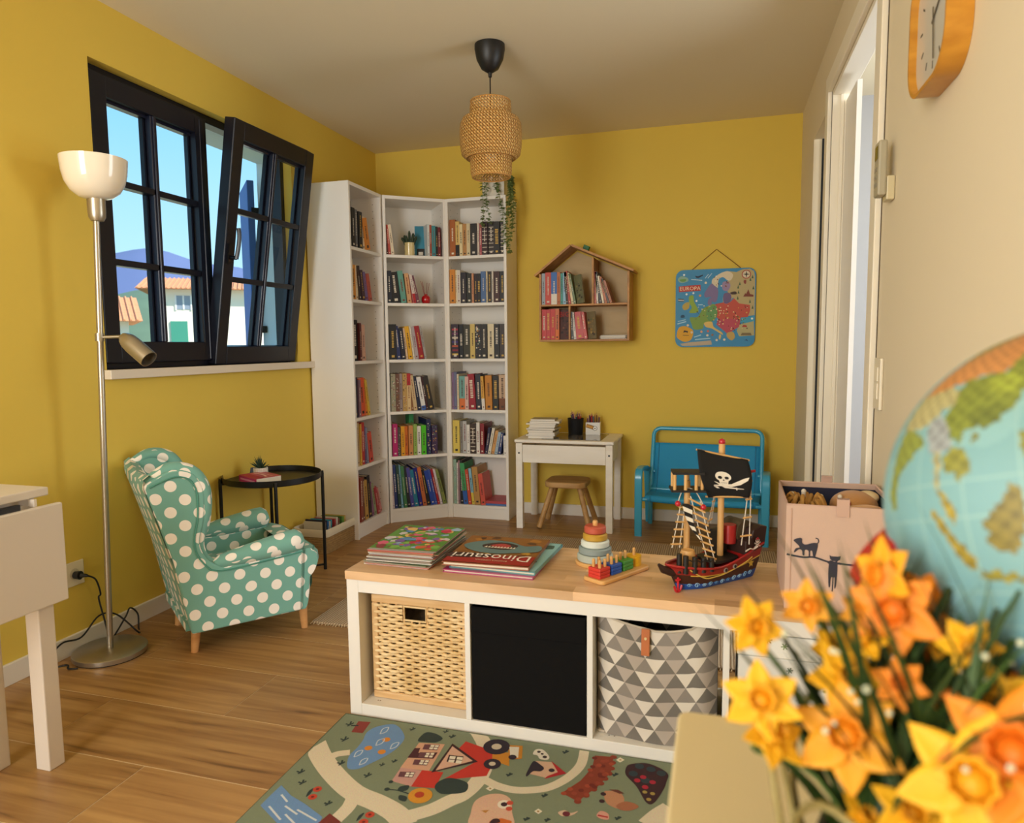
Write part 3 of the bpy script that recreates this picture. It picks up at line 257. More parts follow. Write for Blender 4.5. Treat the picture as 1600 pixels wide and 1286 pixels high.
MAPP=[["p",[[0.152,0.222],[0.195,0.225],[0.218,0.209],[0.224,0.175],[0.226,-0.047],[0.195,-0.051],[0.148,-0.06],[0.171,-0.021],[0.199,0.008],[0.17,0.019],[0.151,0.014],[0.122,0.03],[0.103,0.06],[0.084,0.036],[0.046,0.032],[0.045,0.062],[0.074,0.081],[0.068,0.111],[0.044,0.142],[0.072,0.16],[0.052,0.191],[0.081,0.214],[0.119,0.208]],"b8a878",1],["b",[[-0.02,0.164],[0.004,0.188],[0.033,0.206],[0.071,0.215],[0.1,0.194],[0.091,0.165],[0.072,0.16],[0.043,0.181],[0.019,0.167],[0.015,0.123],[0.006,0.103],[-0.014,0.124]],"d8ccb0",2],["b",[[-0.053,0.105],[-0.024,0.144],[-0.005,0.133],[0.015,0.113],[0.016,0.073],[0.007,0.038],[-0.013,0.038],[-0.023,0.064],[-0.057,0.065],[-0.062,0.085]],"7d6f9a",2],["b",[[0.044,0.151],[0.072,0.155],[0.087,0.13],[0.073,0.101],[0.049,0.102],[0.039,0.122]],"9a86a8",2],["b",[[0.05,0.082],[0.083,0.086],[0.093,0.055],[0.075,0.026],[0.05,0.032]],"6a5a86",3],["b",[[-0.037,0.054],[-0.018,0.059],[-0.022,0.019],[-0.042,0.024]],"7d6f9a",3],["b",[[-0.151,0.073],[-0.126,0.077],[-0.121,0.041],[-0.095,-0.01],[-0.105,-0.025],[-0.149,-0.024],[-0.135,0.006],[-0.15,0.037]],"8aa83c",2],["b",[[-0.175,0.033],[-0.15,0.037],[-0.152,0.002],[-0.179,-0.008],[-0.19,0.013]],"b8a04a",2],["b",[[-0.144,-0.054],[-0.1,-0.05],[-0.071,-0.005],[-0.037,0.014],[-0.003,0.023],[0.008,-0.017],[0.008,-0.057],[-0.021,-0.082],[-0.06,-0.091],[-0.069,-0.121],[-0.118,-0.126],[-0.134,-0.095]],"7a9a44",2],["b",[[-0.032,0.004],[0.007,0.013],[0.013,-0.042],[-0.001,-0.067],[-0.03,-0.077],[-0.051,-0.036]],"5f9456",3],["p",[[0.002,0.023],[0.046,0.032],[0.084,0.031],[0.108,0.055],[0.137,0.024],[0.199,0.013],[0.2,-0.022],[0.186,-0.061],[0.148,-0.06],[0.14,-0.115],[0.106,-0.134],[0.078,-0.159],[0.058,-0.139],[0.009,-0.098],[0.023,-0.068],[-0.002,-0.042],[-0.002,-0.007]],"c05040",2],["p",[[0.023,-0.068],[0.076,-0.064],[0.139,-0.07],[0.14,-0.115],[0.106,-0.134],[0.078,-0.154],[0.058,-0.134],[0.009,-0.098]],"b84858",3],["b",[[-0.06,-0.086],[-0.016,-0.082],[-0.005,-0.112],[0.039,-0.143],[0.049,-0.159],[0.034,-0.153],[-0.015,-0.122],[-0.05,-0.112]],"d8b868",3],["b",[[0.029,-0.158],[0.039,-0.164],[0.032,-0.189],[0.025,-0.178]],"d8b868",3],["b",[[-0.208,-0.114],[-0.178,-0.104],[-0.138,-0.12],[-0.123,-0.141],[-0.137,-0.187],[-0.177,-0.199],[-0.218,-0.175],[-0.22,-0.145]],"d8a020",2],["b",[[-0.217,0.181],[-0.197,0.195],[-0.162,0.184],[-0.159,0.164],[-0.196,0.155],[-0.214,0.165]],"8ab0a0",2],["b",[[-0.207,0.175],[-0.172,0.177],[-0.174,0.164],[-0.196,0.162]],"6a9a4a",3],["b",[[0.073,-0.149],[0.106,-0.144],[0.117,-0.175],[0.098,-0.194],[0.073,-0.174]],"c0a058",3],["p",[[0.148,-0.06],[0.196,-0.056],[0.224,-0.052],[0.224,-0.082],[0.182,-0.091],[0.149,-0.085]],"3f9cc0",3],["p",[[0.144,-0.1],[0.222,-0.082],[0.226,-0.166],[0.141,-0.17],[0.126,-0.135]],"b0a878",2],["p",[[-0.202,-0.211],[-0.137,-0.202],[-0.019,-0.193],[-0.014,-0.218],[-0.117,-0.224],[-0.187,-0.224]],"b8a890",2],["p",[[-0.212,0.134],[-0.085,0.141],[-0.083,0.105],[-0.211,0.1]],"b8342a",4],["t","EUROPA",[-0.146,0.119],0.032,"f0e0c0",5],["d",[0.175,0.193],0.026,"a03828",4],["d",[0.175,0.193],0.021,"d8ccb0",5],["p",[[0.175,0.213],[0.179,0.197],[0.195,0.192],[0.179,0.189],[0.176,0.172],[0.172,0.189],[0.156,0.194],[0.172,0.197]],"2a2a28",6],["p",[[-0.118,0.195],[-0.101,0.191],[-0.074,0.2],[-0.071,0.194],[-0.098,0.18],[-0.11,0.182]],"1a2a4a",4],["l",[[-0.14,0.174],[-0.076,0.166]],0.004,"cfe0e8",3],["l",[[-0.059,0.177],[-0.04,0.202]],0.003,"cfe0e8",3],["l",[[-0.044,0.177],[-0.02,0.206]],0.003,"cfe0e8",3],["l",[[-0.218,-0.091],[-0.166,-0.077]],0.006,"a8d0e0",3],["l",[[-0.216,-0.076],[-0.169,-0.066]],0.004,"a8d0e0",3],["l",[[-0.118,-0.172],[-0.078,-0.159]],0.006,"a8d0e0",3],["l",[[-0.113,-0.187],[-0.024,-0.18]],0.006,"a8d0e0",3],["l",[[-0.098,0.021],[-0.071,0.022]],0.005,"a8d0e0",3],["p",[[-0.215,0.062],[-0.18,0.058],[-0.183,0.043],[-0.214,0.044]],"4a4a50",4],["l",[[-0.214,0.052],[-0.181,0.05]],0.005,"e0e0e0",5],["b",[[0.088,0.09],[0.117,0.094],[0.122,0.079],[0.093,0.078]],"3a2a24",4],["p",[[0.16,0.063],[0.171,0.083],[0.176,0.078],[0.188,0.105],[0.198,0.077],[0.217,0.072],[0.217,0.061]],"7a3a28",4],["p",[[0.156,-0.115],[0.163,-0.103],[0.182,-0.106],[0.185,-0.117]],"a83028",4],["p",[[0.15,-0.165],[0.157,-0.15],[0.207,-0.151],[0.212,-0.166]],"7a6a48",4],["p",[[-0.183,-0.145],[-0.178,-0.13],[-0.155,-0.135],[-0.158,-0.148],[-0.165,-0.14],[-0.173,-0.141]],"2a2420",4],["l",[[-0.185,-0.16],[-0.15,-0.161]],0.003,"6a4a18",4],["b",[[-0.194,-0.038],[-0.179,-0.038],[-0.176,-0.053],[-0.199,-0.053]],"1a4a6a",4],["p",[[0.17,-0.195],[0.184,-0.188],[0.194,-0.201],[0.182,-0.195]],"1a3a6a",4],["b",[[0.161,0.157],[0.175,0.159],[0.173,0.137],[0.163,0.142]],"8a3a30",4],["p",[[0.139,0.152],[0.145,0.131],[0.134,0.131]],"3f5a3a",4],["p",[[0.13,0.133],[0.136,0.111],[0.125,0.112]],"3f5a3a",4],["p",[[0.198,0.175],[0.204,0.153],[0.193,0.154]],"3f5a3a",4],["p",[[0.21,0.189],[0.216,0.168],[0.204,0.168]],"3f5a3a",4],["p",[[0.129,0.068],[0.135,0.047],[0.124,0.047]],"3f5a3a",4],["p",[[0.198,0.047],[0.204,0.025],[0.193,0.025]],"3f5a3a",4],["p",[[0.213,0.012],[0.219,-0.01],[0.208,-0.01]],"3f5a3a",4],["p",[[0.133,0.103],[0.139,0.081],[0.128,0.082]],"3f5a3a",4],["p",[[0.216,0.125],[0.222,0.104],[0.21,0.104]],"3f5a3a",4],["d",[-0.102,-0.021],0.004198082786157674,"3a2a24",5],["d",[-0.002,0.009],0.00307228457031318,"5a7a34",5],["d",[0.028,-0.016],0.0038271468019925375,"e8d8b0",5],["d",[0.026,-0.098],0.0035425559847570088,"e0c890",5],["d",[-0.009,-0.003],0.002568384753270208,"e8d8b0",5],["d",[-0.095,0.007],0.002515722227997044,"e8d8b0",5],["d",[0.03,-0.082],0.003983024912010252,"e0c890",5],["d",[0.127,-0.078],0.003187374883005866,"e8d8b0",5],["d",[0.026,-0.016],0.0040812975145331585,"e0c890",5],["d",[0.017,-0.072],0.0029793012278410574,"e0c890",5],["d",[0.095,-0.127],0.003855684525431619,"e0c890",5],["d",[0.069,-0.033],0.002782625983381155,"d8b048",5],["d",[0.032,0.002],0.003987085386252316,"e0c890",5],["d",[0.159,-0.069],0.0027572453479211764,"e8d8b0",5],["d",[-0.035,-0.018],0.002074037882175178,"d8b048",5],["d",[0.152,-0.016],0.0028717806745750967,"3a2a24",5],["d",[0.166,-0.114],0.002056393373340205,"3a2a24",5],["d",[-0.034,0.012],0.003681455965615779,"d8b048",5],["d",[0.136,-0.072],0.003991291738374399,"3a2a24",5],["d",[0.002,-0.052],0.002919515400948427,"e0c890",5],["d",[0.113,-0.066],0.0023380440456937223,"e0c890",5],["d",[0.026,-0.009],0.003329775155622829,"3a2a24",5],["d",[-0.006,-0.07],0.003636254263361574,"d8b048",5],["d",[-0.025,-0.04],0.00342086226670811,"5a7a34",5],["d",[0.113,-0.133],0.0032760173572476212,"3a2a24",5],["d",[-0.021,-0.049],0.002266092768187676,"3a2a24",5],["d",[0.063,-0.061],0.003041013034719698,"3a2a24",5],["d",[-0.008,-0.002],0.003586114905744167,"802820",5],["d",[-0.089,-0.049],0.003596153278640969,"802820",5],["d",[0.164,-0.072],0.0037962150513662215,"5a7a34",5],["d",[-0.058,-0.014],0.0029816870573540774,"e8d8b0",5],["d",[-0.063,0.014],0.003321422268043014,"e8d8b0",5],["d",[0.08,-0.109],0.00316133406315251,"802820",5],["d",[0.11,-0.062],0.0035513757098595963,"3a2a24",5],["d",[0.03,-0.035],0.002845044184004458,"e0c890",5],["d",[0.075,0.01],0.003348971377702518,"e8d8b0",5],["d",[0.108,-0.124],0.004159808135675943,"3a2a24",5],["d",[0.071,0.0],0.0029228629898202987,"802820",5],["d",[0.14,-0.065],0.003375246735131445,"d8b048",5],["d",[0.118,-0.033],0.0038605765777860327,"3a2a24",5],["d",[0.025,-0.043],0.0032869327460491797,"d8b048",5],["d",[-0.064,-0.043],0.0028436426986292217,"802820",5],["d",[0.038,-0.088],0.002782728679523086,"802820",5],["d",[0.063,-0.041],0.0029405032860557383,"5a7a34",5],["d",[0.131,-0.063],0.002180354687507901,"3a2a24",5],["d",[-0.043,-0.047],0.002257493470415615,"d8b048",5],["d",[0.181,-0.031],0.0038157053806582115,"d8b048",5],["d",[0.002,-0.04],0.004123980341446659,"e0c890",5],["d",[0.107,-0.026],0.003789200739443649,"e0c890",5],["d",[0.037,-0.016],0.0030926265114373406,"e8d8b0",5],["d",[0.122,-0.046],0.0034403215540614496,"e0c890",5],["d",[0.185,-0.124],0.003729748906211937,"3a2a24",5],["d",[-0.045,0.0],0.003011419453555095,"802820",5],["d",[0.158,-0.124],0.0022039338326301228,"e0c890",5],["d",[0.134,-0.002],0.002302074466928935,"d8b048",5],["d",[0.183,-0.002],0.0025076114147482274,"e8d8b0",5],["d",[0.061,-0.035],0.0026525088804730756,"d8b048",5],["d",[0.175,-0.001],0.003980261882027887,"802820",5],["d",[0.064,-0.052],0.002345585237151471,"5a7a34",5],["d",[-0.108,-0.063],0.002180719164348751,"3a2a24",5],["d",[-0.022,-0.015],0.004080143932342009,"e8d8b0",5],["d",[0.048,-0.095],0.0038151707408995827,"e0c890",5],["d",[0.074,-0.032],0.0025329538704419534,"e0c890",5],["d",[0.024,-0.069],0.004059314159918887,"3a2a24",5],["d",[0.164,-0.01],0.002719048295018664,"5a7a34",5],["d",[-0.074,-0.005],0.002968914350374514,"802820",5],["d",[0.152,-0.075],0.0033502784507882,"5a7a34",5],["d",[0.128,-0.053],0.0035104102579684563,"802820",5],["d",[0.163,-0.091],0.004163403059259459,"5a7a34",5],["d",[0.146,-0.097],0.003715282728981803,"3a2a24",5],["d",[0.022,-0.006],0.0038432438046420263,"5a7a34",5],["d",[0.073,-0.062],0.0037354137484807907,"e0c890",5],["d",[-0.037,-0.018],0.0031583136473554803,"3a2a24",5],["d",[0.132,-0.084],0.002273384234611971,"5a7a34",5],["d",[0.032,-0.031],0.00282518706871325,"e8d8b0",5],["d",[0.067,-0.009],0.0035144779520619035,"e8d8b0",5],["d",[0.133,-0.055],0.004085304907562492,"5a7a34",5],["d",[0.051,-0.072],0.003929759028834766,"d8b048",5],["d",[0.185,0.003],0.0033227380467548175,"802820",5],["d",[-0.095,-0.031],0.0022246784422446223,"3a2a24",5],["d",[0.076,-0.058],0.003268052461458814,"d8b048",5],["d",[0.109,-0.052],0.003633892728262456,"802820",5],["d",[0.097,-0.118],0.002688880654678337,"e8d8b0",5],["d",[0.174,-0.065],0.003063907495186727,"5a7a34",5],["d",[0.049,-0.032],0.003423475453154837,"e8d8b0",5],["d",[0.12,-0.097],0.0032849231727857535,"d8b048",5],["d",[0.015,-0.03],0.0028867852620197906,"5a7a34",5],["d",[0.014,-0.079],0.003098334365902759,"802820",5],["d",[0.01,-0.007],0.004135549657199032,"e8d8b0",5],["d",[-0.013,-0.074],0.003004154716400898,"5a7a34",5],["d",[0.052,-0.018],0.0031512348827760434,"e0c890",5],["d",[-0.074,-0.006],0.0038111150940947167,"e8d8b0",5],["d",[0.046,-0.085],0.0026850677183184175,"3a2a24",5],["d",[0.072,-0.025],0.003939644324467777,"3a2a24",5],["d",[0.171,0.007],0.002974826268708323,"3a2a24",5],["d",[-0.029,0.01],0.0020120753021491545,"e8d8b0",5],["d",[0.065,0.152],0.003921788706867387,"3a2a24",5],["d",[-0.006,0.182],0.0029502241057451635,"3a2a24",5],["d",[0.033,0.129],0.0020013673201839215,"e8e0d0",5],["d",[0.0,0.16],0.0034446061458295266,"e8e0d0",5],["d",[0.073,0.164],0.002335670465792385,"e8e0d0",5],["d",[0.005,0.187],0.004128310116645526,"e8e0d0",5],["d",[0.062,0.126],0.0033087921959947027,"3a2a24",5],["d",[0.016,0.145],0.0025974123475797292,"3a2a24",5],["d",[0.019,0.14],0.002945233762920605,"3a2a24",5],["d",[0.013,0.168],0.004079247205911874,"8a4a30",5],["d",[0.021,0.176],0.002064693460003639,"3a2a24",5],["d",[0.062,0.144],0.002632944603017925,"3a2a24",5],["d",[0.072,0.146],0.004599415636129698,"8a4a30",5],["d",[0.006,0.136],0.0027166467008037263,"3a2a24",5],["d",[0.035,0.13],0.0044749336440623785,"e8e0d0",5],["d",[0.06,0.128],0.0046078681412204635,"8a4a30",5],["d",[-0.055,0.151],0.007,"e0d0b8",4],["d",[-0.133,-0.143],0.007,"e0d0b8",4],["d",[-0.076,-0.14],0.007,"d89a70",4],["d",[-0.038,-0.137],0.007,"c86858",4],["d",[-0.041,-0.162],0.007,"e0d0b8",4],["d",[-0.012,-0.16],0.007,"8a6a58",4],["d",[0.013,-0.191],0.007,"e0d0b8",4],["d",[0.057,-0.189],0.007,"e0d0b8",4],["d",[-0.156,-0.1],0.007,"e0d0b8",4],["d",[-0.087,0.076],0.007,"d89a70",4],["d",[-0.182,0.202],0.006,"e8eef0",4],["d",[-0.126,0.092],0.006,"e8eef0",4],["d",[-0.166,0.086],0.006,"e8eef0",4],["d",[-0.107,0.045],0.006,"e8eef0",4],["d",[0.212,-0.067],0.006,"e8eef0",4]]
BOOKS={"R":[[[0.0029,0.038,0.227,0.0,"a5591c","burnt orange"],[0.0421,0.0257,0.214,0.0,"d8b566","cream and black"],[0.0685,0.0205,0.196,0.0,"e0d0a0","cream"],[0.0895,0.0263,0.198,0.0,"b98548","tan"],[0.117,0.0234,0.197,0.0,"d5c69e","pale beige"],[0.1416,0.0427,0.195,0.0,"1c1715","thick black"],[0.1855,0.0135,0.198,0.0,"d6c6b8","off-white"],[0.2013,0.014,0.191,0.0,"a84a56","pink"],[0.2165,0.038,0.203,0.0,"33141a","maroon banded"],[0.2575,0.0363,0.202,0.0,"2a1c18","dark brown banded"],[0.2955,0.038,0.199,0.0,"181416","black white-lettered"],[0.3365,0.0252,0.198,0.0,"2a2422","charcoal banded"]],[[0.0012,0.0355,0.212,0.0,"cf8426","orange"],[0.0373,0.0101,0.208,0.0,"ead7a8","thin cream"],[0.0485,0.0237,0.207,0.0,"d8d0c4","white"],[0.074,0.0349,0.191,0.0,"221a24","purple-black"],[0.1107,0.0355,0.184,0.0,"1c1f18","green-black"],[0.1474,0.0136,0.183,0.0,"c58a62","salmon"],[0.1622,0.0195,0.181,0.0,"241218","dark wine"],[0.1823,0.0213,0.181,0.0,"141212","black white-titled"],[0.2054,0.0337,0.193,0.0,"48699c","mid blue"],[0.2403,0.0095,0.194,0.0,"d9caa6","thin beige"],[0.2515,0.0266,0.191,0.0,"2a2120","dark brown"],[0.2788,0.0112,0.192,0.0,"cfc6ba","thin white"],[0.2912,0.0367,0.19,0.0,"3c1616","dark red"],[0.3291,0.0331,0.189,0.0,"17171a","black"]],[[0.0056,0.0478,0.218,0.0,"2c1a2e","purple striped"],[0.0546,0.027,0.218,0.0,"15181c","black lettered"],[0.0833,0.0444,0.215,0.0,"39382a","olive brown"],[0.1288,0.0326,0.217,0.0,"d0b768","pale yellow"],[0.1632,0.0394,0.216,0.0,"201e22","black silver-patterned"],[0.2042,0.0394,0.215,0.0,"1a1614","plain black"],[0.2453,0.0422,0.216,0.0,"dccfae","thick cream"],[0.2897,0.0326,0.214,0.0,"181818","black white-titled"],[0.3235,0.0383,0.214,0.0,"3a302e","grey-brown"]],[[0.0017,0.0125,0.236,0.0,"84648a","mauve"],[0.0153,0.0187,0.239,0.0,"6b7092","slate blue"],[0.0357,0.0125,0.226,0.0,"dbcdb0","thin cream"],[0.0505,0.0386,0.212,0.0,"6fa8a2","teal and orange"],[0.0901,0.0238,0.21,0.0,"dab4ac","pale pink"],[0.1185,0.0454,0.225,-3.2,"9c1226","crimson"],[0.1656,0.0346,0.224,-1.7,"232735","dark navy"],[0.2024,0.0215,0.212,-3.4,"d8a53c","yellow and white"],[0.2274,0.0448,0.217,-0.9,"c47e18","amber"],[0.275,0.0374,0.214,0.0,"161616","black white-titled"],[0.3147,0.0465,0.221,0.0,"c8a888","cream and brown"]],[[0.0034,0.0448,0.212,0.0,"dcc458","pale yellow"],[0.0499,0.017,0.208,0.0,"86827c","grey"],[0.068,0.0261,0.207,0.0,"b8b8b8","light grey"],[0.0964,0.0204,0.185,0.0,"e4e0da","white"],[0.1191,0.0397,0.195,0.0,"3a261a","brown gilt-banded"],[0.1599,0.0227,0.2,0.0,"e2ddd6","tall white"],[0.186,0.0266,0.194,0.0,"861820","dark red"],[0.2155,0.0181,0.17,8.5,"241f44","dark navy"],[0.2359,0.0193,0.169,10.5,"dcd6c6","off-white leaning"],[0.2574,0.0204,0.151,11.6,"cf9a58","light orange"],[0.2801,0.0193,0.143,11.2,"9fb4c6","pale blue"],[0.3016,0.0215,0.138,8.9,"22346e","royal blue"],[0.3425,0.0193,0.119,0.0,"e6e2dc","short white"]],[[0.0017,0.0184,0.29,0.0,"8fae9c","pale green patterned"],[0.0213,0.0092,0.268,0.0,"e6e2dc","thin white"],[0.0317,0.0138,0.284,0.0,"8a6c76","mauve"],[0.0478,0.0196,0.286,-1.4,"1f1a1c","black"],[0.0708,0.0299,0.268,-5.5,"3f9a5c","green and blue"],[0.1031,0.0207,0.228,-6.1,"c8482c","red-orange"],[0.1261,0.0184,0.235,-5.9,"8cc0d8","sky blue and yellow"],[0.1469,0.038,0.246,-4.7,"b78a48","tan wide"],[0.1883,0.0311,0.203,-6.5,"cf5442","coral red"]]],"B":[[[0.0071,0.0106,0.18,-2.8,"5c2420","dark brown"],[0.0189,0.0136,0.18,-4.1,"b5483c","brick red"],[0.0354,0.0183,0.181,-6.0,"e0d0b4","cream"]],[[0.003,0.028,0.196,0.0,"1c2230","dark navy"],[0.0357,0.0512,0.188,-5.4,"161616","thick black"],[0.0904,0.0333,0.197,-6.9,"5f9a8a","sea green"],[0.1285,0.0262,0.183,-5.9,"cf9f70","salmon"],[0.1564,0.0083,0.184,-8.3,"b02a30","thin red"],[0.1665,0.0178,0.178,-8.5,"d8c8c0","white and red"],[0.1874,0.022,0.173,-12.6,"74404e","plum"]],[[0.0066,0.0469,0.218,0.0,"191818","thick black"],[0.056,0.0241,0.207,-4.6,"1b2c60","navy blue"],[0.0824,0.0277,0.194,-5.3,"14182c","midnight blue"],[0.1119,0.0144,0.196,-6.1,"e2c8aa","peach"],[0.1288,0.0271,0.206,-7.0,"e0a81e","bright yellow"],[0.1576,0.0102,0.205,-6.7,"e4dccc","thin white"],[0.1697,0.0253,0.205,-6.4,"b0a4a8","grey-mauve"],[0.1979,0.0313,0.208,-8.9,"9c1722","red"],[0.231,0.0138,0.208,-9.1,"a8a29e","grey"]],[[0.009,0.03,0.235,0.0,"98937a","greenish antique"],[0.0402,0.0228,0.234,0.0,"6f4a38","brown patterned"],[0.0642,0.0192,0.236,0.0,"988a8a","grey"],[0.0846,0.027,0.236,0.0,"bd9858","tan illustrated"],[0.1127,0.0234,0.236,0.0,"dcc08c","cream red-topped"],[0.1373,0.0156,0.23,0.0,"8a5c34","brown"],[0.1547,0.0234,0.224,-6.7,"cdb488","beige"],[0.1805,0.0228,0.213,-8.0,"1c2440","navy"],[0.2057,0.0276,0.212,-9.0,"e4e2e0","white blue-footed"],[0.2357,0.0132,0.217,-9.4,"40181c","dark maroon"],[0.2513,0.0372,0.217,-10.6,"29231f","black-brown"]],[[0.0006,0.0052,0.23,0.0,"e4e0da","thin white"],[0.0128,0.0325,0.204,0.0,"b01a66","magenta"],[0.047,0.0174,0.182,0.0,"4c4440","dark grey dotted"],[0.0662,0.0238,0.187,0.0,"e2a022","yellow-orange"],[0.0911,0.0197,0.186,0.0,"cc6a1e","orange"],[0.1149,0.0279,0.19,0.0,"c98a52","tan"],[0.1457,0.0226,0.196,0.0,"90ae54","light green"],[0.1701,0.025,0.183,0.0,"e6e2dc","white"],[0.198,0.0308,0.187,0.0,"4fc21e","bright lime green"],[0.2311,0.0279,0.226,0.0,"1c2452","navy dotted"],[0.2647,0.0383,0.184,0.0,"3e2a52","purple patterned"]],[[0.0029,0.0129,0.283,-1.9,"d8c8cc","pale pink"],[0.0193,0.0187,0.278,-2.6,"26366e","navy"],[0.0398,0.0181,0.277,-2.9,"24443a","dark green"],[0.0597,0.014,0.275,-3.7,"7fb0cc","light blue"],[0.0767,0.0205,0.268,-4.5,"3f7a4c","leaf green"],[0.1001,0.0199,0.268,-5.2,"20232c","black"],[0.1217,0.0217,0.256,-6.5,"4a4898","violet blue"],[0.1457,0.0269,0.239,-8.1,"1a7796","teal blue"],[0.175,0.024,0.251,-8.2,"1a1c80","deep blue"],[0.2013,0.024,0.254,-8.6,"c06a3c","rust orange"],[0.2276,0.024,0.236,-10.1,"18181c","black-spined"],[0.254,0.0275,0.231,-11.4,"2044a4","cobalt blue"],[0.2832,0.0135,0.236,-11.5,"3a58b0","thin blue"],[0.2985,0.0146,0.237,-11.4,"a82030","thin crimson"],[0.3154,0.014,0.238,-11.9,"d8ccd4","pinkish white"],[0.3365,0.0222,0.231,-13.9,"7c8a46","olive green"]]],"A":[[[0.0148,0.0259,0.25,0.0,"2e2018","dark brown"],[0.048,0.037,0.221,0.0,"181616","black"],[0.0887,0.024,0.216,0.0,"6c6c70","grey"],[0.1164,0.0425,0.209,0.0,"1c1818","thick black"],[0.1644,0.0314,0.19,0.0,"dcc8a8","cream"],[0.1996,0.0554,0.181,-12.6,"d8882c","orange"]],[[0.0055,0.024,0.22,0.0,"dccaa4","cream"],[0.0333,0.0425,0.196,0.0,"d08a30","orange"],[0.0776,0.0259,0.198,0.0,"e0d0ae","pale cream"],[0.1072,0.0296,0.195,-5.4,"32201e","dark brown"],[0.1404,0.0388,0.172,-9.7,"3a2030","dark plum"],[0.1866,0.037,0.166,-11.3,"74649a","violet"],[0.2291,0.0296,0.16,-13.0,"b45848","dull red"]],[[0.024,0.0591,0.234,0.0,"1a1616","black"],[0.0868,0.0222,0.217,0.0,"5a2020","dark red"],[0.1127,0.037,0.209,0.0,"cba08c","pale pink"],[0.1534,0.0185,0.193,-4.4,"b87858","salmon"]],[[0.0054,0.0484,0.231,0.0,"22243c","dark navy"],[0.0574,0.0251,0.216,0.0,"7c6074","mauve"],[0.0861,0.0592,0.223,-4.6,"d8542a","orange-red"],[0.1506,0.0305,0.219,-7.0,"dc8a2c","orange"],[0.1847,0.0233,0.213,-11.4,"d8b848","yellow"]],[[0.0091,0.0199,0.253,0.0,"d8c8aa","cream"],[0.0326,0.0272,0.25,0.0,"c4a67c","tan"],[0.0634,0.0163,0.242,0.0,"d0a840","thin yellow"],[0.0833,0.0326,0.248,0.0,"b52a2a","red"],[0.1213,0.0163,0.223,-2.8,"604a78","purple"],[0.1431,0.0181,0.213,-3.9,"848ca4","grey-blue"],[0.1684,0.0471,0.181,-8.0,"cc4a3a","coral"]],[[0.0055,0.037,0.286,0.0,"b03a2c","red"],[0.0462,0.0296,0.263,0.0,"8a4032","brick"],[0.0795,0.024,0.261,0.0,"6c3c28","brown"],[0.1072,0.0406,0.236,-3.6,"c0964a","mustard"],[0.1552,0.0388,0.257,-5.7,"1c1820","black"],[0.1977,0.0259,0.213,-8.9,"8c5c80","mauve"],[0.2273,0.0277,0.2,-11.5,"94a47c","pale green"],[0.2605,0.0277,0.178,-15.1,"b43c48","raspberry"],[0.2919,0.0314,0.165,-18.6,"d08a84","pink"]]]}
GLANDS=[('8a9440',[(4.4,74.9),(3.7,78.0),(8.4,77.6),(15.1,79.8),(18.8,84.9),(22.5,89.5),(23.0,92.0),(27.8,85.7),(30.6,75.3),(24.9,74.7),(15.8,74.0),(8.8,72.8)]),('b4ac78',[(30.5,72.5),(43.7,73.6),(43.8,90.7),(39.9,99.3),(34.6,99.5),(32.8,94.4),(29.7,90.6),(28.7,83.4)]),('8c8c48',[(53.3,83.5),(68.5,84.1),(75.8,121.8),(58.7,126.9),(59.3,100.5)]),('c88a50',[(41.8,74.5),(54.9,82.7),(60.9,98.4),(68.2,110.5),(69.1,124.0),(49.3,127.6),(43.4,114.2),(44.4,106.4),(43.1,101.2),(42.7,91.7)]),('7f8a38',[(39.9,99.3),(43.5,100.9),(43.7,108.9),(43.4,116.1),(50.2,120.3),(55.6,129.5),(37.6,129.1),(34.2,122.1),(29.9,120.2),(26.3,115.8),(24.4,112.8),(24.9,107.9),(24.1,105.4),(20.8,104.9),(22.1,102.0),(26.9,100.0),(30.4,96.7),(34.6,99.5)]),('9aa63e',[(40.6,109.5),(42.4,113.5),(42.6,119.1),(39.4,122.0),(34.7,119.9),(35.1,114.1)]),('6f7a34',[(30.2,106.1),(31.7,112.1),(31.3,117.8),(27.1,116.5),(24.8,112.8),(25.3,107.8)]),('9aa0a0',[(29.7,90.6),(32.2,94.6),(26.9,100.0),(20.4,102.2),(18.7,97.5),(20.1,93.9),(24.9,91.4)]),('a8a070',[(19.8,95.5),(19.4,98.2),(14.4,98.8),(9.7,98.2),(8.8,97.0),(14.7,96.4)]),('8c8c3c',[(20.4,102.2),(19.0,105.9),(14.6,108.4),(11.7,107.1),(10.1,104.6),(12.3,102.5),(13.4,100.3),(17.5,99.6)]),('a8953a',[(9.0,97.1),(7.2,99.4),(3.9,102.0),(-0.1,102.8),(-1.2,101.1),(2.6,99.4)]),('9c8a34',[(3.6,94.4),(0.8,97.7),(-3.9,100.4),(-7.8,103.5),(-11.0,105.3),(-14.0,105.0),(-12.8,102.4),(-8.2,99.6),(-3.5,97.4),(0.5,94.9)]),('948c38',[(-14.0,105.3),(-13.9,109.7),(-15.1,116.0),(-16.1,121.4),(-17.9,120.9),(-17.1,115.4),(-16.4,108.1),(-15.7,105.3)]),('857834',[(8.1,117.7),(7.1,119.5),(3.6,120.2),(-1.3,120.0),(-9.7,116.6),(-8.6,112.0),(-7.1,110.0),(-4.1,110.2),(-1.9,109.1),(1.1,112.1),(4.1,115.2)]),('8a8a3a',[(21.2,120.7),(22.2,124.1),(15.2,124.1),(14.0,122.1),(17.6,121.0)]),('8a8a3a',[(23.8,107.9),(23.3,110.2),(20.9,110.0),(21.0,108.6)])]
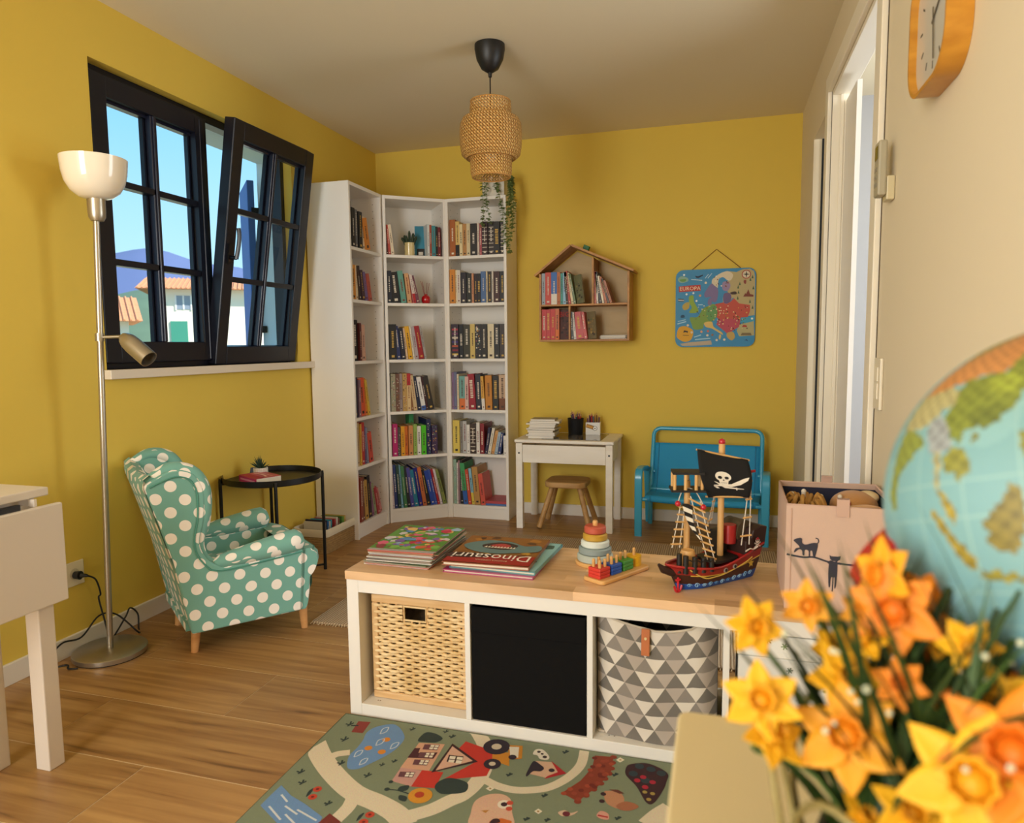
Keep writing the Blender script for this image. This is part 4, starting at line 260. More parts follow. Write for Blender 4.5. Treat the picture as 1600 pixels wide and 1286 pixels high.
# ================================================================ ROOM
RW, H = 2.686, 2.406; YF = -6.2
M_yel = mat('yellow_paint', 'dabc4c', .75, bump=.06, bscale=300, var=.03, vscale=2)
M_wht = mat('white_paint', 'ddd0b4', .75, bump=.05, bscale=300)
M_ceil = mat('ceiling_paint', 'e0d5ba', .85, bump=.05, bscale=200)
M_base = mat('baseboard_white', 'e4ddd0', .45)
M_lac = mat('white_lacquer', 'ece8e2', .4)
M_grout = mat('grout', 'd8c6a4', .8)
M_dark = mat('window_frame_black', '12131f', .35, spec=.4)
M_rev = mat('plaster_white', 'eceef2', .8, bump=.2, bscale=60)
# floor: wood-look planks with pale joints
fl = struct(MB().box(-.0, 4.2, YF, 0, -.06, -.0012).build('floor', M_grout)); fl['label'] = 'oak-look plank floor with pale joints'
M_plank = wood('oak_plank', 'b38b56', '966d40', .4, (1.3, 22, 22), dark='664626', rnd=.1, bump=.12, detail=9)
PW = .273; rnd = random.Random(4); rowk = 0; y = -3.01-PW*12
offs = {-3.28: .80, -3.01: .42, -2.74: .83, -2.46: .28}
while y < 0:
    y1 = min(y+PW, 0); y0 = max(y, YF)
    if y1 > YF:
        st = offs.get(round(y, 2), rnd.choice([.1, .35, .6, .85, 1.05])); x = st-1.2
        while x < 4.0:
            a, c = max(x, 0)+.0014, min(x+1.2, 2.76)-.0014
            if c-a > .02:
                cx, cy = (a+c)/2, (y0+y1)/2; w, d = (c-a)/2, (y1-y0)/2-.0019
                MB().box(-w, w, -d, d, -.0011, 0).build('plank', M_plank, fl, (cx, cy, 0))
            x += 1.2
    y += PW; rowk += 1
hallf = struct(bx('floor', M_plank, None, 2.763, 4.2, -3, 0, -.004, .0))
ce = struct(MB().box(-.5, 4.3, YF-.2, .3, 0, .2).build('ceiling', M_ceil, None, (0, 0, H)))
def wallx(name, m, x0, x1, y0, y1, holes, zt=H):
    """wall slab between x0..x1 running along Y with rectangular holes (ya,yb,za,zb)"""
    b = MB(); ys = sorted({y0, y1, *[h[0] for h in holes], *[h[1] for h in holes]})
    for a, c in zip(ys, ys[1:]):
        hs = [h for h in holes if h[0] <= a+1e-6 and h[1] >= c-1e-6]; z = 0
        for h in sorted(hs, key=lambda q: q[2]):
            if h[2] > z: b.box(x0, x1, a, c, z, h[2])
            z = h[3]
        if z < zt: b.box(x0, x1, a, c, z, zt)
    return struct(b.build(name, m, None, weld='keep'))
WY0, WY1, WZ0, WZ1 = -2.285, -1.0, 1.028, 2.183
wl = wallx('wall_left', M_yel, -.1, 0, YF, 0, [(WY0, WY1, WZ0, WZ1), (-5.2, -3.9, .8, 2.3)])  # second hole, here and in the outer wall, is an assumed side window
wo = wallx('wall_outer', M_rev, -.42, -.1, YF, .2, [(WY0-.02, -.72, WZ0-.03, WZ1+.02), (-5.2, -3.9, .8, 2.3)])
wb = struct(MB().box(-.1, 2.76, 0, .15, 0, H).build('wall_back', M_yel))
wr = wallx('wall_right', M_wht, RW, RW+.075, YF, 0, [(-1.075, -.55, 0, 2.11), (-2.11, -1.15, 0, 2.145)])
b = MB()
for x0, x1, z0, z1 in ((-.1, .12, 0, H), (1.32, 2.76, 0, H), (.12, 1.32, 2.35, H), (.12, 1.32, 0, .12)): b.box(x0, x1, YF-.15, YF, z0, z1)  # leaves an opening for the assumed glazed door
wf = struct(b.build('wall_front', M_wht, None, weld='keep'))
# hallway beyond the right wall
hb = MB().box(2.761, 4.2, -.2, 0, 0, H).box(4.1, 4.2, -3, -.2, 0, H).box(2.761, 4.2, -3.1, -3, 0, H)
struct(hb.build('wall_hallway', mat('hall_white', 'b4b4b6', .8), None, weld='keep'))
light('hallway_fill_light', 'POINT', (3.45, -1.6, 2.25), (0, 0, 0), 8, (.95, .97, 1), shadow_soft_size=.12)  # added fill that brightens the hallway; no ceiling lamp is known there
# baseboards
struct(bx('baseboard_left', M_base, None, .0, .013, YF, 0, 0, .072, .002))
struct(bx('baseboard_back', M_base, None, 1.0, RW, -.013, 0, 0, .072, .002))
struct(bx('baseboard_right', M_base, None, RW-.012, RW, -.55, -.013, 0, .072, .002))
# doors in the right wall: sliding pocket door, then a cased doorway
d1 = struct(bx('door_1', M_lac, None, RW+.052, RW+.07, -1.4, -.585, 0.005, 2.10)); d1['label'] = 'white sliding pocket door'
bx('lock_point', mat('black_metal', '121212', .4, .6), d1, -.0115, -.009, .30, .325, .99, 1.06)
struct(bx('dark_slot_strip', mat('slot_black', '0a0a0a', .9), None, RW+.038, RW+.0515, -.557, -.5505, 0, 2.11))  # black strip stands in for the shade inside the pocket door slot
# second leaf edge line of the pocket, jamb lining
d2 = struct(thing('door_2', None, None)); d2['label'] = 'white cased doorway to the hall'
M_cas = mat('casing_white', 'eae2d0', .5)
bx('casing', M_cas, d2, RW-.018, RW, -1.145, -1.075, 0, 2.145, .003)
bx('casing', M_cas, d2, RW-.018, RW, -2.185, -2.11, 0, 2.145, .003)
bx('casing', M_cas, d2, RW-.018, RW, -2.185, -1.075, 2.145, 2.215, .003)
bx('jamb', M_cas, d2, RW, RW+.075, -1.152, -1.135, 0, 2.145, .002)
bx('jamb', M_cas, d2, RW, RW+.075, -2.125, -2.11, 0, 2.145, .002)
bx('jamb', M_cas, d2, RW, RW+.075, -2.11, -1.15, 2.128, 2.145, .002)
bx('stop', M_cas, d2, RW+.03, RW+.045, -1.16, -1.152, 0, 2.128, .002)
bx('shadow_gap', mat('gap_dark', '4a3a22', .9), d2, RW-.002, RW-.0005, -2.19, -2.186, 0, 2.215)
# ---------------- window
w1 = struct(thing('window_1', None, None, (0, 0, 0))); w1['label'] = 'black framed two-sash window with the right sash tilted open'
XF = -.05
f = MB()
for y0, y1, z0, z1 in ((WY0, WY0+.03, WZ0, WZ1), (WY1-.03, WY1, WZ0, WZ1), (WY0, WY1, WZ1-.035, WZ1), (WY0, WY1, WZ0, WZ0+.045)): f.box(-.115, XF, y0, y1, z0, z1)
f.build('frame', M_dark, w1, weld='keep', bevel=.003)
M_gl = bpy.data.materials.new('window_glass'); M_gl.use_nodes = True
n = M_gl.node_tree; n.nodes.clear(); oo = n.nodes.new('ShaderNodeOutputMaterial'); mx = n.nodes.new('ShaderNodeMixShader'); tr = n.nodes.new('ShaderNodeBsdfTransparent'); gl = n.nodes.new('ShaderNodeBsdfGlossy'); fr = n.nodes.new('ShaderNodeFresnel')
tr.inputs[0].default_value = (.95, .97, .97, 1); gl.inputs['Roughness'].default_value = .02; fr.inputs[0].default_value = 1.12
n.links.new(fr.outputs[0], mx.inputs[0]); n.links.new(tr.outputs[0], mx.inputs[1]); n.links.new(gl.outputs[0], mx.inputs[2]); n.links.new(mx.outputs[0], oo.inputs[0])
M_stripe = mat('muntin_black', '1b1e30', .3)
def sash(name, wdt, hgt):
    """origin at the bottom left inner corner; X = thickness into the room, Y = width, Z = height"""
    e = bpy.data.objects.new(name, None); COL.objects.link(e); e.parent = w1; e.empty_display_size = .05
    st = .072; b = MB()
    b.box(0, .055, 0, st, 0, hgt).box(0, .055, wdt-st, wdt, 0, hgt).box(0, .055, st, wdt-st, 0, st+.012).box(0, .055, st, wdt-st, hgt-st-.01, hgt)
    b.build('sash_frame', M_dark, e, weld='keep', bevel=.004)
    g0, g1 = st, wdt-st; h0, h1 = st+.012, hgt-st-.01; mid = (g0+g1)/2
    v = MB(); v.box(.006, .05, mid-.017, mid+.017, h0, h1).box(-.006, .056, mid-.007, mid+.007, h0, h1)
    v.build('muntin', M_stripe, e, weld='keep', bevel=.003)
    for k in (1, 2):
        z = h0+(h1-h0)*k/3; MB().box(.006, .05, g0, g1, z-.013, z+.013).build('muntin', M_dark, e, weld='keep', bevel=.003)
    # glazing beads give the ribbed look at each opening's edge
    bd = MB()
    for yy in (g0+.006, mid-.024, mid+.024, g1-.006): bd.box(.0, .02, yy-.005, yy+.005, h0, h1)
    bd.box(.0, .03, g0, g1, h1-.012, h1)
    bd.build('glazing_bead', M_stripe, e, weld='keep')
    for i in range(2):
        for j in range(3):
            a, c = (g0, mid) if i == 0 else (mid, g1); z0 = h0+(h1-h0)*j/3; z1 = h0+(h1-h0)*(j+1)/3
            MB().add([(.024, a, z0), (.024, c, z0), (.024, c, z1), (.024, a, z1)], [(0, 1, 2, 3)]).build('pane', M_gl, e)
    return e
s1 = sash('left_sash', .625, 1.10); s1.location = (-.078, WY0+.025, WZ0+.025)
s2 = sash('right_sash', .645, 1.115); s2.location = (-.06, -1.668, WZ0+.012); s2.rotation_euler = (0, R(8.6), 0)
h = MB(); h.box(.055, .064, .02, .048, .47, .56); h.cyl((.064, .034, .50), (.095, .034, .50), .009, n=10); h.tube(catmull([(.095, .034, .495), (.1, .036, .55), (.1, .036, .60), (.094, .034, .635)], 4), .0095, 8)
h.build('handle', mat('handle_black', '0f0f12', .3), s2, smooth=40)
MB().box(.0, .03, .615, .64, -.012, .06).cyl((.02, .648, 0), (.02, .648, .07), .008).build('hinge', M_dark, s2, weld='keep')
MB().box(-.1, -.06, 0, .03, 0, .012).build('latch', mat('latch_metal', 'a8a49a', .3, .9), w1, (.03, -1.70, WZ1-.04))
ms = MB().box(-.075, -.02, -.012, .012, 0, 1.08); 
ms.build('mullion', M_dark, w1, (0, -1.668, WZ0+.03), weld='keep', bevel=.003)
struct(bx('trim_2', mat('sill_white', 'ddd0bd', .5), None, -.05, .035, WY0-.015, -.87, .992, WZ0, .003))['label'] = 'white window sill board'
# window frames around the assumed, unseen daylight openings
for nm, pts in (('assumed_window_2', [(-.06, -.02, -5.2, -5.14, .8, 2.3), (-.06, -.02, -3.96, -3.9, .8, 2.3), (-.06, -.02, -5.2, -3.9, .8, .86), (-.06, -.02, -5.2, -3.9, 2.24, 2.3), (-.06, -.02, -4.58, -4.52, .8, 2.3)]),
                ('assumed_window_3', [(.12, .18, YF-.08, YF-.03, .12, 2.35), (1.26, 1.32, YF-.08, YF-.03, .12, 2.35), (.12, 1.32, YF-.08, YF-.03, .12, .18), (.12, 1.32, YF-.08, YF-.03, 2.29, 2.35), (.69, .75, YF-.08, YF-.03, .12, 2.35)])):
    b = MB()
    for p in pts: b.box(*p)
    struct(b.build(nm, M_dark, None, weld='keep'))
# ---------------- outside
M_stu = mat('house_cream', 'efe6d2', .9, var=.04, vscale=.5); M_tile = mat('roof_tile', 'd08a60', .9, var=.25, vscale=3, stretch=(1, 1, 6)); M_grn = mat('shutter_green', '3f8f78', .7)
M_hill = mat('hill_haze_blue', '5a668c', 1, var=.12, vscale=.02); M_hill2 = mat('hill_green', '5c6f56', 1, var=.35, vscale=.06)  # the mountain's blue-grey has the distance haze put into its colour
def hill(name, m, dist, base, pk, seed, lab):
    rr = random.Random(seed); b = MB(); ph = [rr.uniform(0, 6.28) for _ in range(5)]
    def fn(u, v):
        a = R(100+70*u); hgt = base+pk*(.5+.5*math.sin(u*9+ph[0]))*.6+pk*.4*math.sin(u*23+ph[1])*.5+pk*.08*math.sin(u*71+ph[2])
        d = dist*(1+.8*v); return (2+d*math.cos(a), -4+d*math.sin(a), -6+(hgt+6)*math.sin(v*PI/2) if v < 1 else hgt)
    b.grid(fn, 90, 8); return tag(b.build(name, m, None, smooth=60), lab, 'hill')
tag(MB().box(-120, -.6, -60, 140, -.3, 0).build('ground', mat('ground_green', '8a8a6a', 1, var=.3, vscale=.3), None, (0, 0, -5.5)), kind='structure')
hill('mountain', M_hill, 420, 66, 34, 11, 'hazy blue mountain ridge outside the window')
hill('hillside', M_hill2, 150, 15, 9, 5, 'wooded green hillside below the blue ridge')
def house(name, lab, loc, rz, w, d, zb, ze, rise, wins, over=.6):
    t = thing(name, lab, 'house', loc, (0, 0, rz))
    MB().box(-w/2, w/2, 0, d, zb, ze).build('wall', M_stu, t)
    b = MB(); b.add([(-w/2-over, -over, ze), (w/2+over, -over, ze), (w/2+over, d/2, ze+rise), (-w/2-over, d/2, ze+rise), (-w/2-over, d+over, ze), (w/2+over, d+over, ze)], [(0, 1, 2, 3), (3, 2, 5, 4), (0, 3, 4), (1, 5, 2), (0, 4, 5, 1)])
    b.build('roof', M_tile, t)
    b = MB()
    for k in range(int((w+2*over)/.24)):   # barrel tile ribs
        x = -w/2-over+.12+k*.24; b.tube([(x, -over, ze+.02), (x, d/2, ze+rise+.02)], .05, 6)
    tag(b.build('tile_ribs', M_tile, t), kind='stuff')
    for x, z0, ww, hh, kind in wins:
        if kind == 's':
            o = MB().box(x, x+ww, -.07, .0, z0, z0+hh).build('shutter', M_grn, t)
        else:
            o = MB().box(x, x+ww, -.03, .0, z0, z0+hh).build('window', mat('far_window', '8c96a4', .2), t)
            MB().box(x-.08, x, -.05, 0, z0-.05, z0+hh+.05).box(x+ww, x+ww+.08, -.05, 0, z0-.05, z0+hh+.05).box(x+ww/2-.04, x+ww/2+.04, -.05, 0, z0, z0+hh).build('window_frame', M_lac, o)
    return t
# the view runs towards (-x, +y): houses face back along it
house('cream_house', 'cream house with tiled roof and green shutter across the street', (-24.1, 29.7, 0), R(36), 8.6, 7, -6, 4.4, .9, [(-2.95, 3.3, .7, .75, 'w'), (-2.0, 3.3, .5, .75, 'w'), (-3.3, 1.15, .85, 1.5, 's')])
house('terracotta_roof_house', 'low house with terracotta roof in the left window panes', (-23.9, 17.0, 0), R(48), 7, 5, -6, 2.3, 1.15, [], .5)
sht = tag(MB().box(-.02, .02, -.2, .2, 0, 1.1).build('window_shutter', mat('shutter_blue', '3d62a8', .6), None, (-.575, -.615, 1.0), (0, 0, R(43)), bevel=.004), 'blue open shutter outside the tilted sash', 'shutter')
for z in (.2, .9): MB().box(-.0, .06, -.21, -.1, z, z+.04).build('hinge', M_dark, sht)
# ================================================================ BOOKCASES
SHELF_Z = [1.668, 1.375, 1.027, .703, .42, .087]
M_bc = mat('bookcase_white', 'ebe7e0', .42, bump=.02)
CABS = {'A': ((.28, -.888, 0), 90.0, .27, 'left'), 'B': ((.283, -.486, 0), 38.3, .28, 'corner'), 'R': ((.592, -.243, 0), 0.0, .232, 'right')}
BCL = {'A': 'tall narrow white bookcase against the window wall', 'B': 'tall white bookcase set diagonally across the corner', 'R': 'tall narrow white bookcase against the back wall beside the desk'}
for k, (loc, rz, dep, nm) in CABS.items():
    t = thing('bookcase', BCL[k], 'bookcase', loc, (0, 0, R(rz)), 'three joined white bookcases')
    w = .398
    bx('side_panel', M_bc, t, 0, .018, 0, dep, 0, 2.02, .0015); bx('side_panel', M_bc, t, w-.018, w, 0, dep, 0, 2.02, .0015)
    bx('top_panel', M_bc, t, .018, w-.018, .001, dep, 2.0, 2.02, .001); bx('back_panel', M_bc, t, .018, w-.018, dep-.008, dep-.002, .02, 2.0)
    bx('plinth', M_bc, t, .018, w-.018, .012, .026, 0, .069)
    for z in SHELF_Z: bx('shelf', M_bc, t, .018, w-.018, .004, dep-.008, z-.018, z, .001)
    pg = MB()
    for side in (.0182, w-.0182):
        for y in (.05, dep-.06):
            for i in range(46):
                z = .16+i*.04; s = 1 if side < .1 else -1; pg.cyl((side, y, z), (side+s*.0004, y, z), .0028, n=6)
    tag(pg.build('peg_holes', mat('peg_dark', '7d766c', .8), t), kind='stuff')
# ================================================================ BOOKS
M_page = mat('paper_pages', 'ddd2bb', .85, bump=.25, bscale=500, stretch=(1, 30, .2))
rb = random.Random(21)
ORD = 'first second third fourth fifth sixth seventh eighth ninth tenth eleventh twelfth thirteenth fourteenth fifteenth sixteenth'.split()
ROWN = ['top', 'second', 'third', 'fourth', 'fifth', 'bottom']
SEC = {'black': '181414', 'blue': '2f5fae', 'orange': 'd8743a', 'white': 'e4dfd6', 'yellow': 'd9c04a', 'brown': '7a4a30', 'red': 'b52a30'}
def luma(c): r, g, b = (int(c[i:i+2], 16) for i in (0, 2, 4)); return .3*r+.59*g+.11*b
def book(col, desc, label, w, d, h, loc, rot, group, name='book', flip=False, cover=None):
    """spine faces local -Y, thickness along X from 0 to w"""
    t = thing(name, label, 'book', loc, rot, group); x0 = -w if flip else 0; th = min(.002, w*.2)
    m = mat('cover_'+col, col, .5, var=.06, vscale=30, coat=.05)
    MB().box(x0, x0+th, 0, d, 0, h).box(x0+w-th, x0+w, 0, d, 0, h).box(x0+th, x0+w-th, 0, th, 0, h).build('cover', m, t, weld='keep')
    MB().box(x0+th, x0+w-th, th, d-.004, .003, h-.003).build('pages', M_page, t)
    if w > .009:
        p = Print(); lt = luma(col) < 110; ink = rb.choice(['e2d8c4', 'd8cfc0', 'cfa850'] if lt else ['2c2420', '4a3428', '7a2a24']); c = x0+w/2
        if ' and ' in desc or 'footed' in desc or 'topped' in desc:
            s = desc.split(' and ')[-1] if ' and ' in desc else ('blue' if 'blue' in desc else 'red'); s = SEC.get(s, '6a4a3a')
            a, bq = (.68, 1) if 'topped' in desc else (0, .33 if 'footed' not in desc else .13)
            p.poly([(x0, h*a), (x0+w, h*a), (x0+w, h*bq), (x0, h*bq)], s, 1)
        if 'banded' in desc or 'striped' in desc:
            for i in range(7):
                z = h*(.1+.12*i); cc = ink if 'striped' not in desc else ['d8b848', '8a2a3a', 'c0583a', '3a2a7a', 'cfc6b4', '6a2a5a', 'b83848'][i]
                p.poly([(x0+w*.08, z), (x0+w*.92, z), (x0+w*.92, z+h*(.018 if 'banded' in desc else .05)), (x0+w*.08, z+h*(.018 if 'banded' in desc else .05))], cc, 2)
        if 'patterned' in desc or 'dotted' in desc or 'illustrated' in desc or 'antique' in desc:
            for i in range(26): p.disc((x0+w*rb.uniform(.15, .85), h*rb.uniform(.05, .95)), rb.uniform(.06, .16)*w, rb.choice([ink, 'b8863a', '8a4a5a', '5a7a6a', 'cfc6b4']), 2, 8)
        else:
            z = h*rb.uniform(.3, .42); ze = h*rb.uniform(.7, .9); lw = w*rb.uniform(.16, .34)*(1.7 if 'titled' in desc or 'lettered' in desc or desc == 'crimson' else 1)
            while z < ze:
                g = rb.uniform(.003, .009); p.poly([(c-lw/2*rb.uniform(.6, 1), z), (c+lw/2*rb.uniform(.6, 1), z), (c+lw/2, z+g), (c-lw/2, z+g)], ink, 2); z += g+rb.uniform(.002, .005)
            p.poly([(c-w*.2, h*.06), (c+w*.2, h*.06), (c+w*.2, h*.06+w*.3), (c-w*.2, h*.06+w*.3)], ink, 2)
        p.finish('spine_print', t, (0, 0, 0), (R(90), 0, 0))
    return t
for k, (loc, rz, dep, nm) in CABS.items():
    T = Matrix.Translation(loc) @ Matrix.Rotation(R(rz), 4, 'Z')
    for ri, row in enumerate(BOOKS[k]):
        for bi, (a, w, h, lean, col, desc) in enumerate(row):
            th = R(lean); ww = w*math.cos(th)*.985; d = min(rb.uniform(.13, .175) if h < .225 else rb.uniform(.17, .205), dep-.045)
            fl_ = lean > 0; xa = .018+a+(w if fl_ else 0)
            P = T @ Vector((max(xa, .0195), .012+rb.uniform(0, .012), SHELF_Z[ri]+.0004))
            lab = '%s book, %s from left on the %s shelf of the %s bookcase' % (desc, ORD[bi], ROWN[ri], nm)
            book(col, desc, lab, ww, d, h, P, (0, th, R(rz)), 'books on the %s bookcase' % nm, flip=fl_)
# faced-out and other items in the corner case, top shelf
TB = Matrix.Translation(CABS['B'][0]) @ Matrix.Rotation(R(38.3), 4, 'Z')
def onB(x, y, z): return TB @ Vector((x, y, z))
M_sea = mat('sea_cover', '2f86a4', .4, var=.5, vscale=9, coat=.2)
t = thing('book', 'blue sea-picture book turned face out on the corner bookcase top shelf', 'book', onB(.222, .10, 1.6685), (R(-8), 0, R(38.3-16)), 'books on the corner bookcase')
MB().box(0, .09, 0, .002, 0, .2).box(0, .09, .018, .02, 0, .2).box(.088, .09, .002, .018, 0, .2).build('cover', M_sea, t); MB().box(.003, .088, .002, .018, .003, .197).build('pages', M_page, t)
Print().poly([(.012, .004), (.06, .004), (.06, .055), (.012, .055)], '2a2420', 1).poly([(.022, .014), (.05, .014), (.05, .034), (.022, .034)], 'd8d0c4', 2).finish('cover_print', t, (0, -.0004, 0), (R(90), 0, 0))
for i, (x, w, c, dsc) in enumerate([(.283, .013, 'cfd4d4', 'white-edged'), (.297, .013, '9c4a34', 'rust brown'), (.311, .024, '3f8890', 'teal'), (.337, .012, '1c1c20', 'black'), (.350, .018, '6a1c24', 'dark red')]):
    book(c, dsc, '%s book, %s from the corner case side panel on its top shelf' % (dsc, ORD[4-i]), w, .15, .197-.004*i, onB(.0+x, .02, 1.6684), (0, 0, R(38.3)), 'books on the corner bookcase')
book('3a9a5a', 'green', 'tall green book standing behind the lime green one, corner bookcase', .03, .1, .258, onB(.17, .15, .4204), (0, 0, R(38.3)), 'books on the corner bookcase')
# two flat books bottom right
TR = Vector((.592, -.243, .0875))
for i, (c, z, hh, dsc) in enumerate([('3f6aa8', 0, .012, 'blue'), ('b4434a', .0125, .016, 'red')]):
    t = thing('book', '%s book lying flat at the bottom right of the right bookcase' % dsc, 'book', TR+Vector((.237, .02, z)), (0, 0, 0), 'books on the right bookcase')
    MB().box(0, .142, 0, .19, 0, .002).box(0, .142, 0, .19, hh-.002, hh).box(0, .142, 0, .002, .002, hh-.002).build('cover', mat('cover_'+c, c, .45, var=.06, vscale=30), t, weld='keep'); MB().box(.002, .14, .002, .186, .002, hh-.002).build('pages', M_page, t)
# cactus pot, diffuser
def cactus_pot():
    t = thing('cactus_pot', 'small cactus in a glazed cream pot on the corner bookcase', 'plant', onB(.178, .06, 1.6684))
    MB().lathe([(.001, 0), (.029, 0), (.0305, .004), (.0305, .082), (.0275, .083), (.0275, .072), (.001, .072)], 28).build('pot', mat('cream_glaze', 'd8c48a', .2, var=.3, vscale=40, stretch=(1, 1, .05), coat=.6), t, smooth=40)
    m = mat('cactus_green', '2a3a26', .7, bump=.6, bscale=300)
    for i, (x, y, h, lx) in enumerate([(0, 0, .085, 0), (-.017, .004, .06, -.018), (.016, -.004, .066, .014), (-.008, -.014, .055, -.008), (.009, .014, .072, .01), (-.02, -.008, .045, -.025), (.02, .008, .05, .022)]):
        MB().tube([(x, y, .06), (x+lx*.5, y, .07+h*.5), (x+lx, y, .07+h*.85), (x+lx*1.05, y, .072+h)], [.007, .0095, .0085, .003], 10).build('stem', m, t, smooth=60)
cactus_pot()
t = thing('reed_diffuser', 'red apple-shaped diffuser with reeds on the corner bookcase', 'diffuser', onB(.276, .06, 1.3754))
MB().lathe([(.001, 0), (.018, 0), (.024, .006), (.0285, .022), (.0275, .038), (.02, .05), (.009, .055), (.0075, .061), (.006, .061), (.006, .053), (.001, .053)], 28).build('bottle', mat('red_glaze', 'b01018', .15, coat=.7), t, smooth=50)
for i, (dx, dy) in enumerate([(-.034, .0), (-.027, .01), (-.02, -.008), (.004, .012), (.026, .0)]):
    MB().cyl((dx*.1, dy*.1, .03), (dx, dy, .145-.004*i), .0013, n=6).build('reed', mat('reed_red', '8a3038', .7), t)
# trailing plant in a white box on the right case
t = thing('hanging_plant', 'trailing green plant in a white pot on the right bookcase', 'plant', (.90, -.15, 2.0205))
MB().box(-.07, .07, -.06, .06, 0, .004).box(-.07, -.066, -.06, .06, .004, .125).box(.066, .07, -.06, .06, .004, .125).box(-.066, .066, -.06, -.056, .004, .125).box(-.066, .066, .056, .06, .004, .125).box(-.066, .066, -.056, .056, .1, .104).build('pot', mat('pot_white', 'dcd6c8', .5), t, weld='keep')
M_leaf = mat('trail_leaf', '72844a', .6, var=.3, vscale=40); rl = random.Random(5)
def strand(pts, n):
    b = MB(); q = catmull(pts, 8); b.tube(q, .0012, 5); 
    n = int(n*1.5)
    for i in range(n):
        s = (i+rl.random())/n; p = q[min(int(s*(len(q)-1)), len(q)-1)]; a = rl.uniform(0, 6.28); L = rl.uniform(.016, .03)
        d = Vector((math.cos(a), math.sin(a), rl.uniform(-.9, .1))).normalized(); sd = d.cross(Vector((0, 0, 1))).normalized()*L*.42; up = Vector((0, 0, .0015))
        b.add([p, p+d*L*.5+sd+up, p+d*L, p+d*L*.5-sd+up, p+d*L*.5-up*2], [(0, 1, 4), (1, 2, 4), (2, 3, 4), (3, 0, 4)])
    return b
for pts, n in [([(-.03, -.03, .12), (-.05, -.08, .13), (-.055, -.105, .06), (-.05, -.108, -.1), (-.062, -.108, -.19)], 60), ([(-.02, -.03, .12), (-.03, -.085, .13), (-.03, -.107, .05), (-.025, -.108, -.06), (-.005, -.108, -.17)], 46),
               ([(.03, -.03, .12), (.035, -.08, .13), (.04, -.1, .06), (.06, -.108, -.05), (.075, -.11, -.12), (.085, -.112, -.3)], 60), ([(.05, -.03, .12), (.1, -.06, .12), (.115, -.09, .05), (.108, -.11, -.1), (.1, -.11, -.25), (.12, -.11, -.35)], 100),
               ([(.05, .0, .12), (.1, -.03, .13), (.125, -.06, .05), (.125, -.09, -.05), (.13, -.09, -.2)], 80), ([(.04, -.03, .12), (.09, -.09, .11), (.13, -.1, .02), (.14, -.1, -.1), (.115, -.1, -.28)], 70), ([(0, -.03, .12), (.015, -.085, .125), (.03, -.1, .07), (.045, -.105, .02)], 26), ([(.05, -.01, .12), (.09, -.05, .14), (.12, -.07, .09), (.118, -.09, .0), (.128, -.09, -.14)], 70)]:
    strand(pts, n).build('trailing_stem', M_leaf, t)
# ================================================================ DESK, STOOL, BENCH
M_dsk = wood('white_stain_pine', 'f0ebe2', 'e6dfd3', .5, (1, 10, 10), rnd=.04, bump=.05)
t = thing('childs_desk', "white-stained wooden child's desk against the yellow wall", 'desk', (1.375, -.205, 0))
DX, DY = .272, .175
for sx in (-1, 1):
    for sy in (-1, 1): bx('leg', M_dsk, t, sx*DX-.02, sx*DX+.02, sy*DY-.02, sy*DY+.02, 0, .522, .002)
bx('tabletop', M_dsk, t, -DX-.028, DX+.028, -DY-.028, DY+.028, .525, .545, .006)
bx('apron', M_dsk, t, -DX+.021, DX-.021, -DY-.017, -DY+.003, .405, .512, .002); bx('apron', M_dsk, t, -DX+.021, DX-.021, DY-.004, DY+.016, .405, .515, .002)
for sx in (-1, 1): bx('side_apron', M_dsk, t, sx*DX-.016, sx*DX+.004, -DY+.021, DY-.021, .405, .515, .002)
for sx in (-1, 1): MB().cyl((sx*DX, -DY-.0195, .462), (sx*DX, -DY-.0212, .462), .006, n=14).build('bolt', mat('bolt_black', '181818', .4), t)
MD = thing('desk_mat', 'clear glossy desk pad on the white desk', 'desk pad', (1.375, -.205, .5455))
MB().box(-.14, .22, -.165, .15, 0, .0018).build('pad', mat('pad_grey', '6e6a66', .08, coat=.5), MD)
t = thing('stool', 'small wooden stool with rounded seat under the white desk', 'stool', (1.375, -.265, 0))
M_oak = wood('stool_oak', 'c39a62', 'a87e48', .5, (2, 14, 14), rnd=.05)
MB().prism(rrect(.255, .24, .06, 8), .253, .288).build('seat', M_oak, t, bevel=.007, seg=3, smooth=40)
for sx in (-1, 1):
    for sy in (-1, 1):
        lg = MB().cyl((0, 0, 0), (0, 0, .265), .0165, .0165, 14).build('leg', M_oak, t, (sx*.155, sy*.115, .005), smooth=40, bevel=.004)
        v = Vector((sx*.082, sy*.062, .258))-Vector((sx*.155, sy*.115, .005)); lg.rotation_euler = v.to_track_quat('Z', 'Y').to_euler()
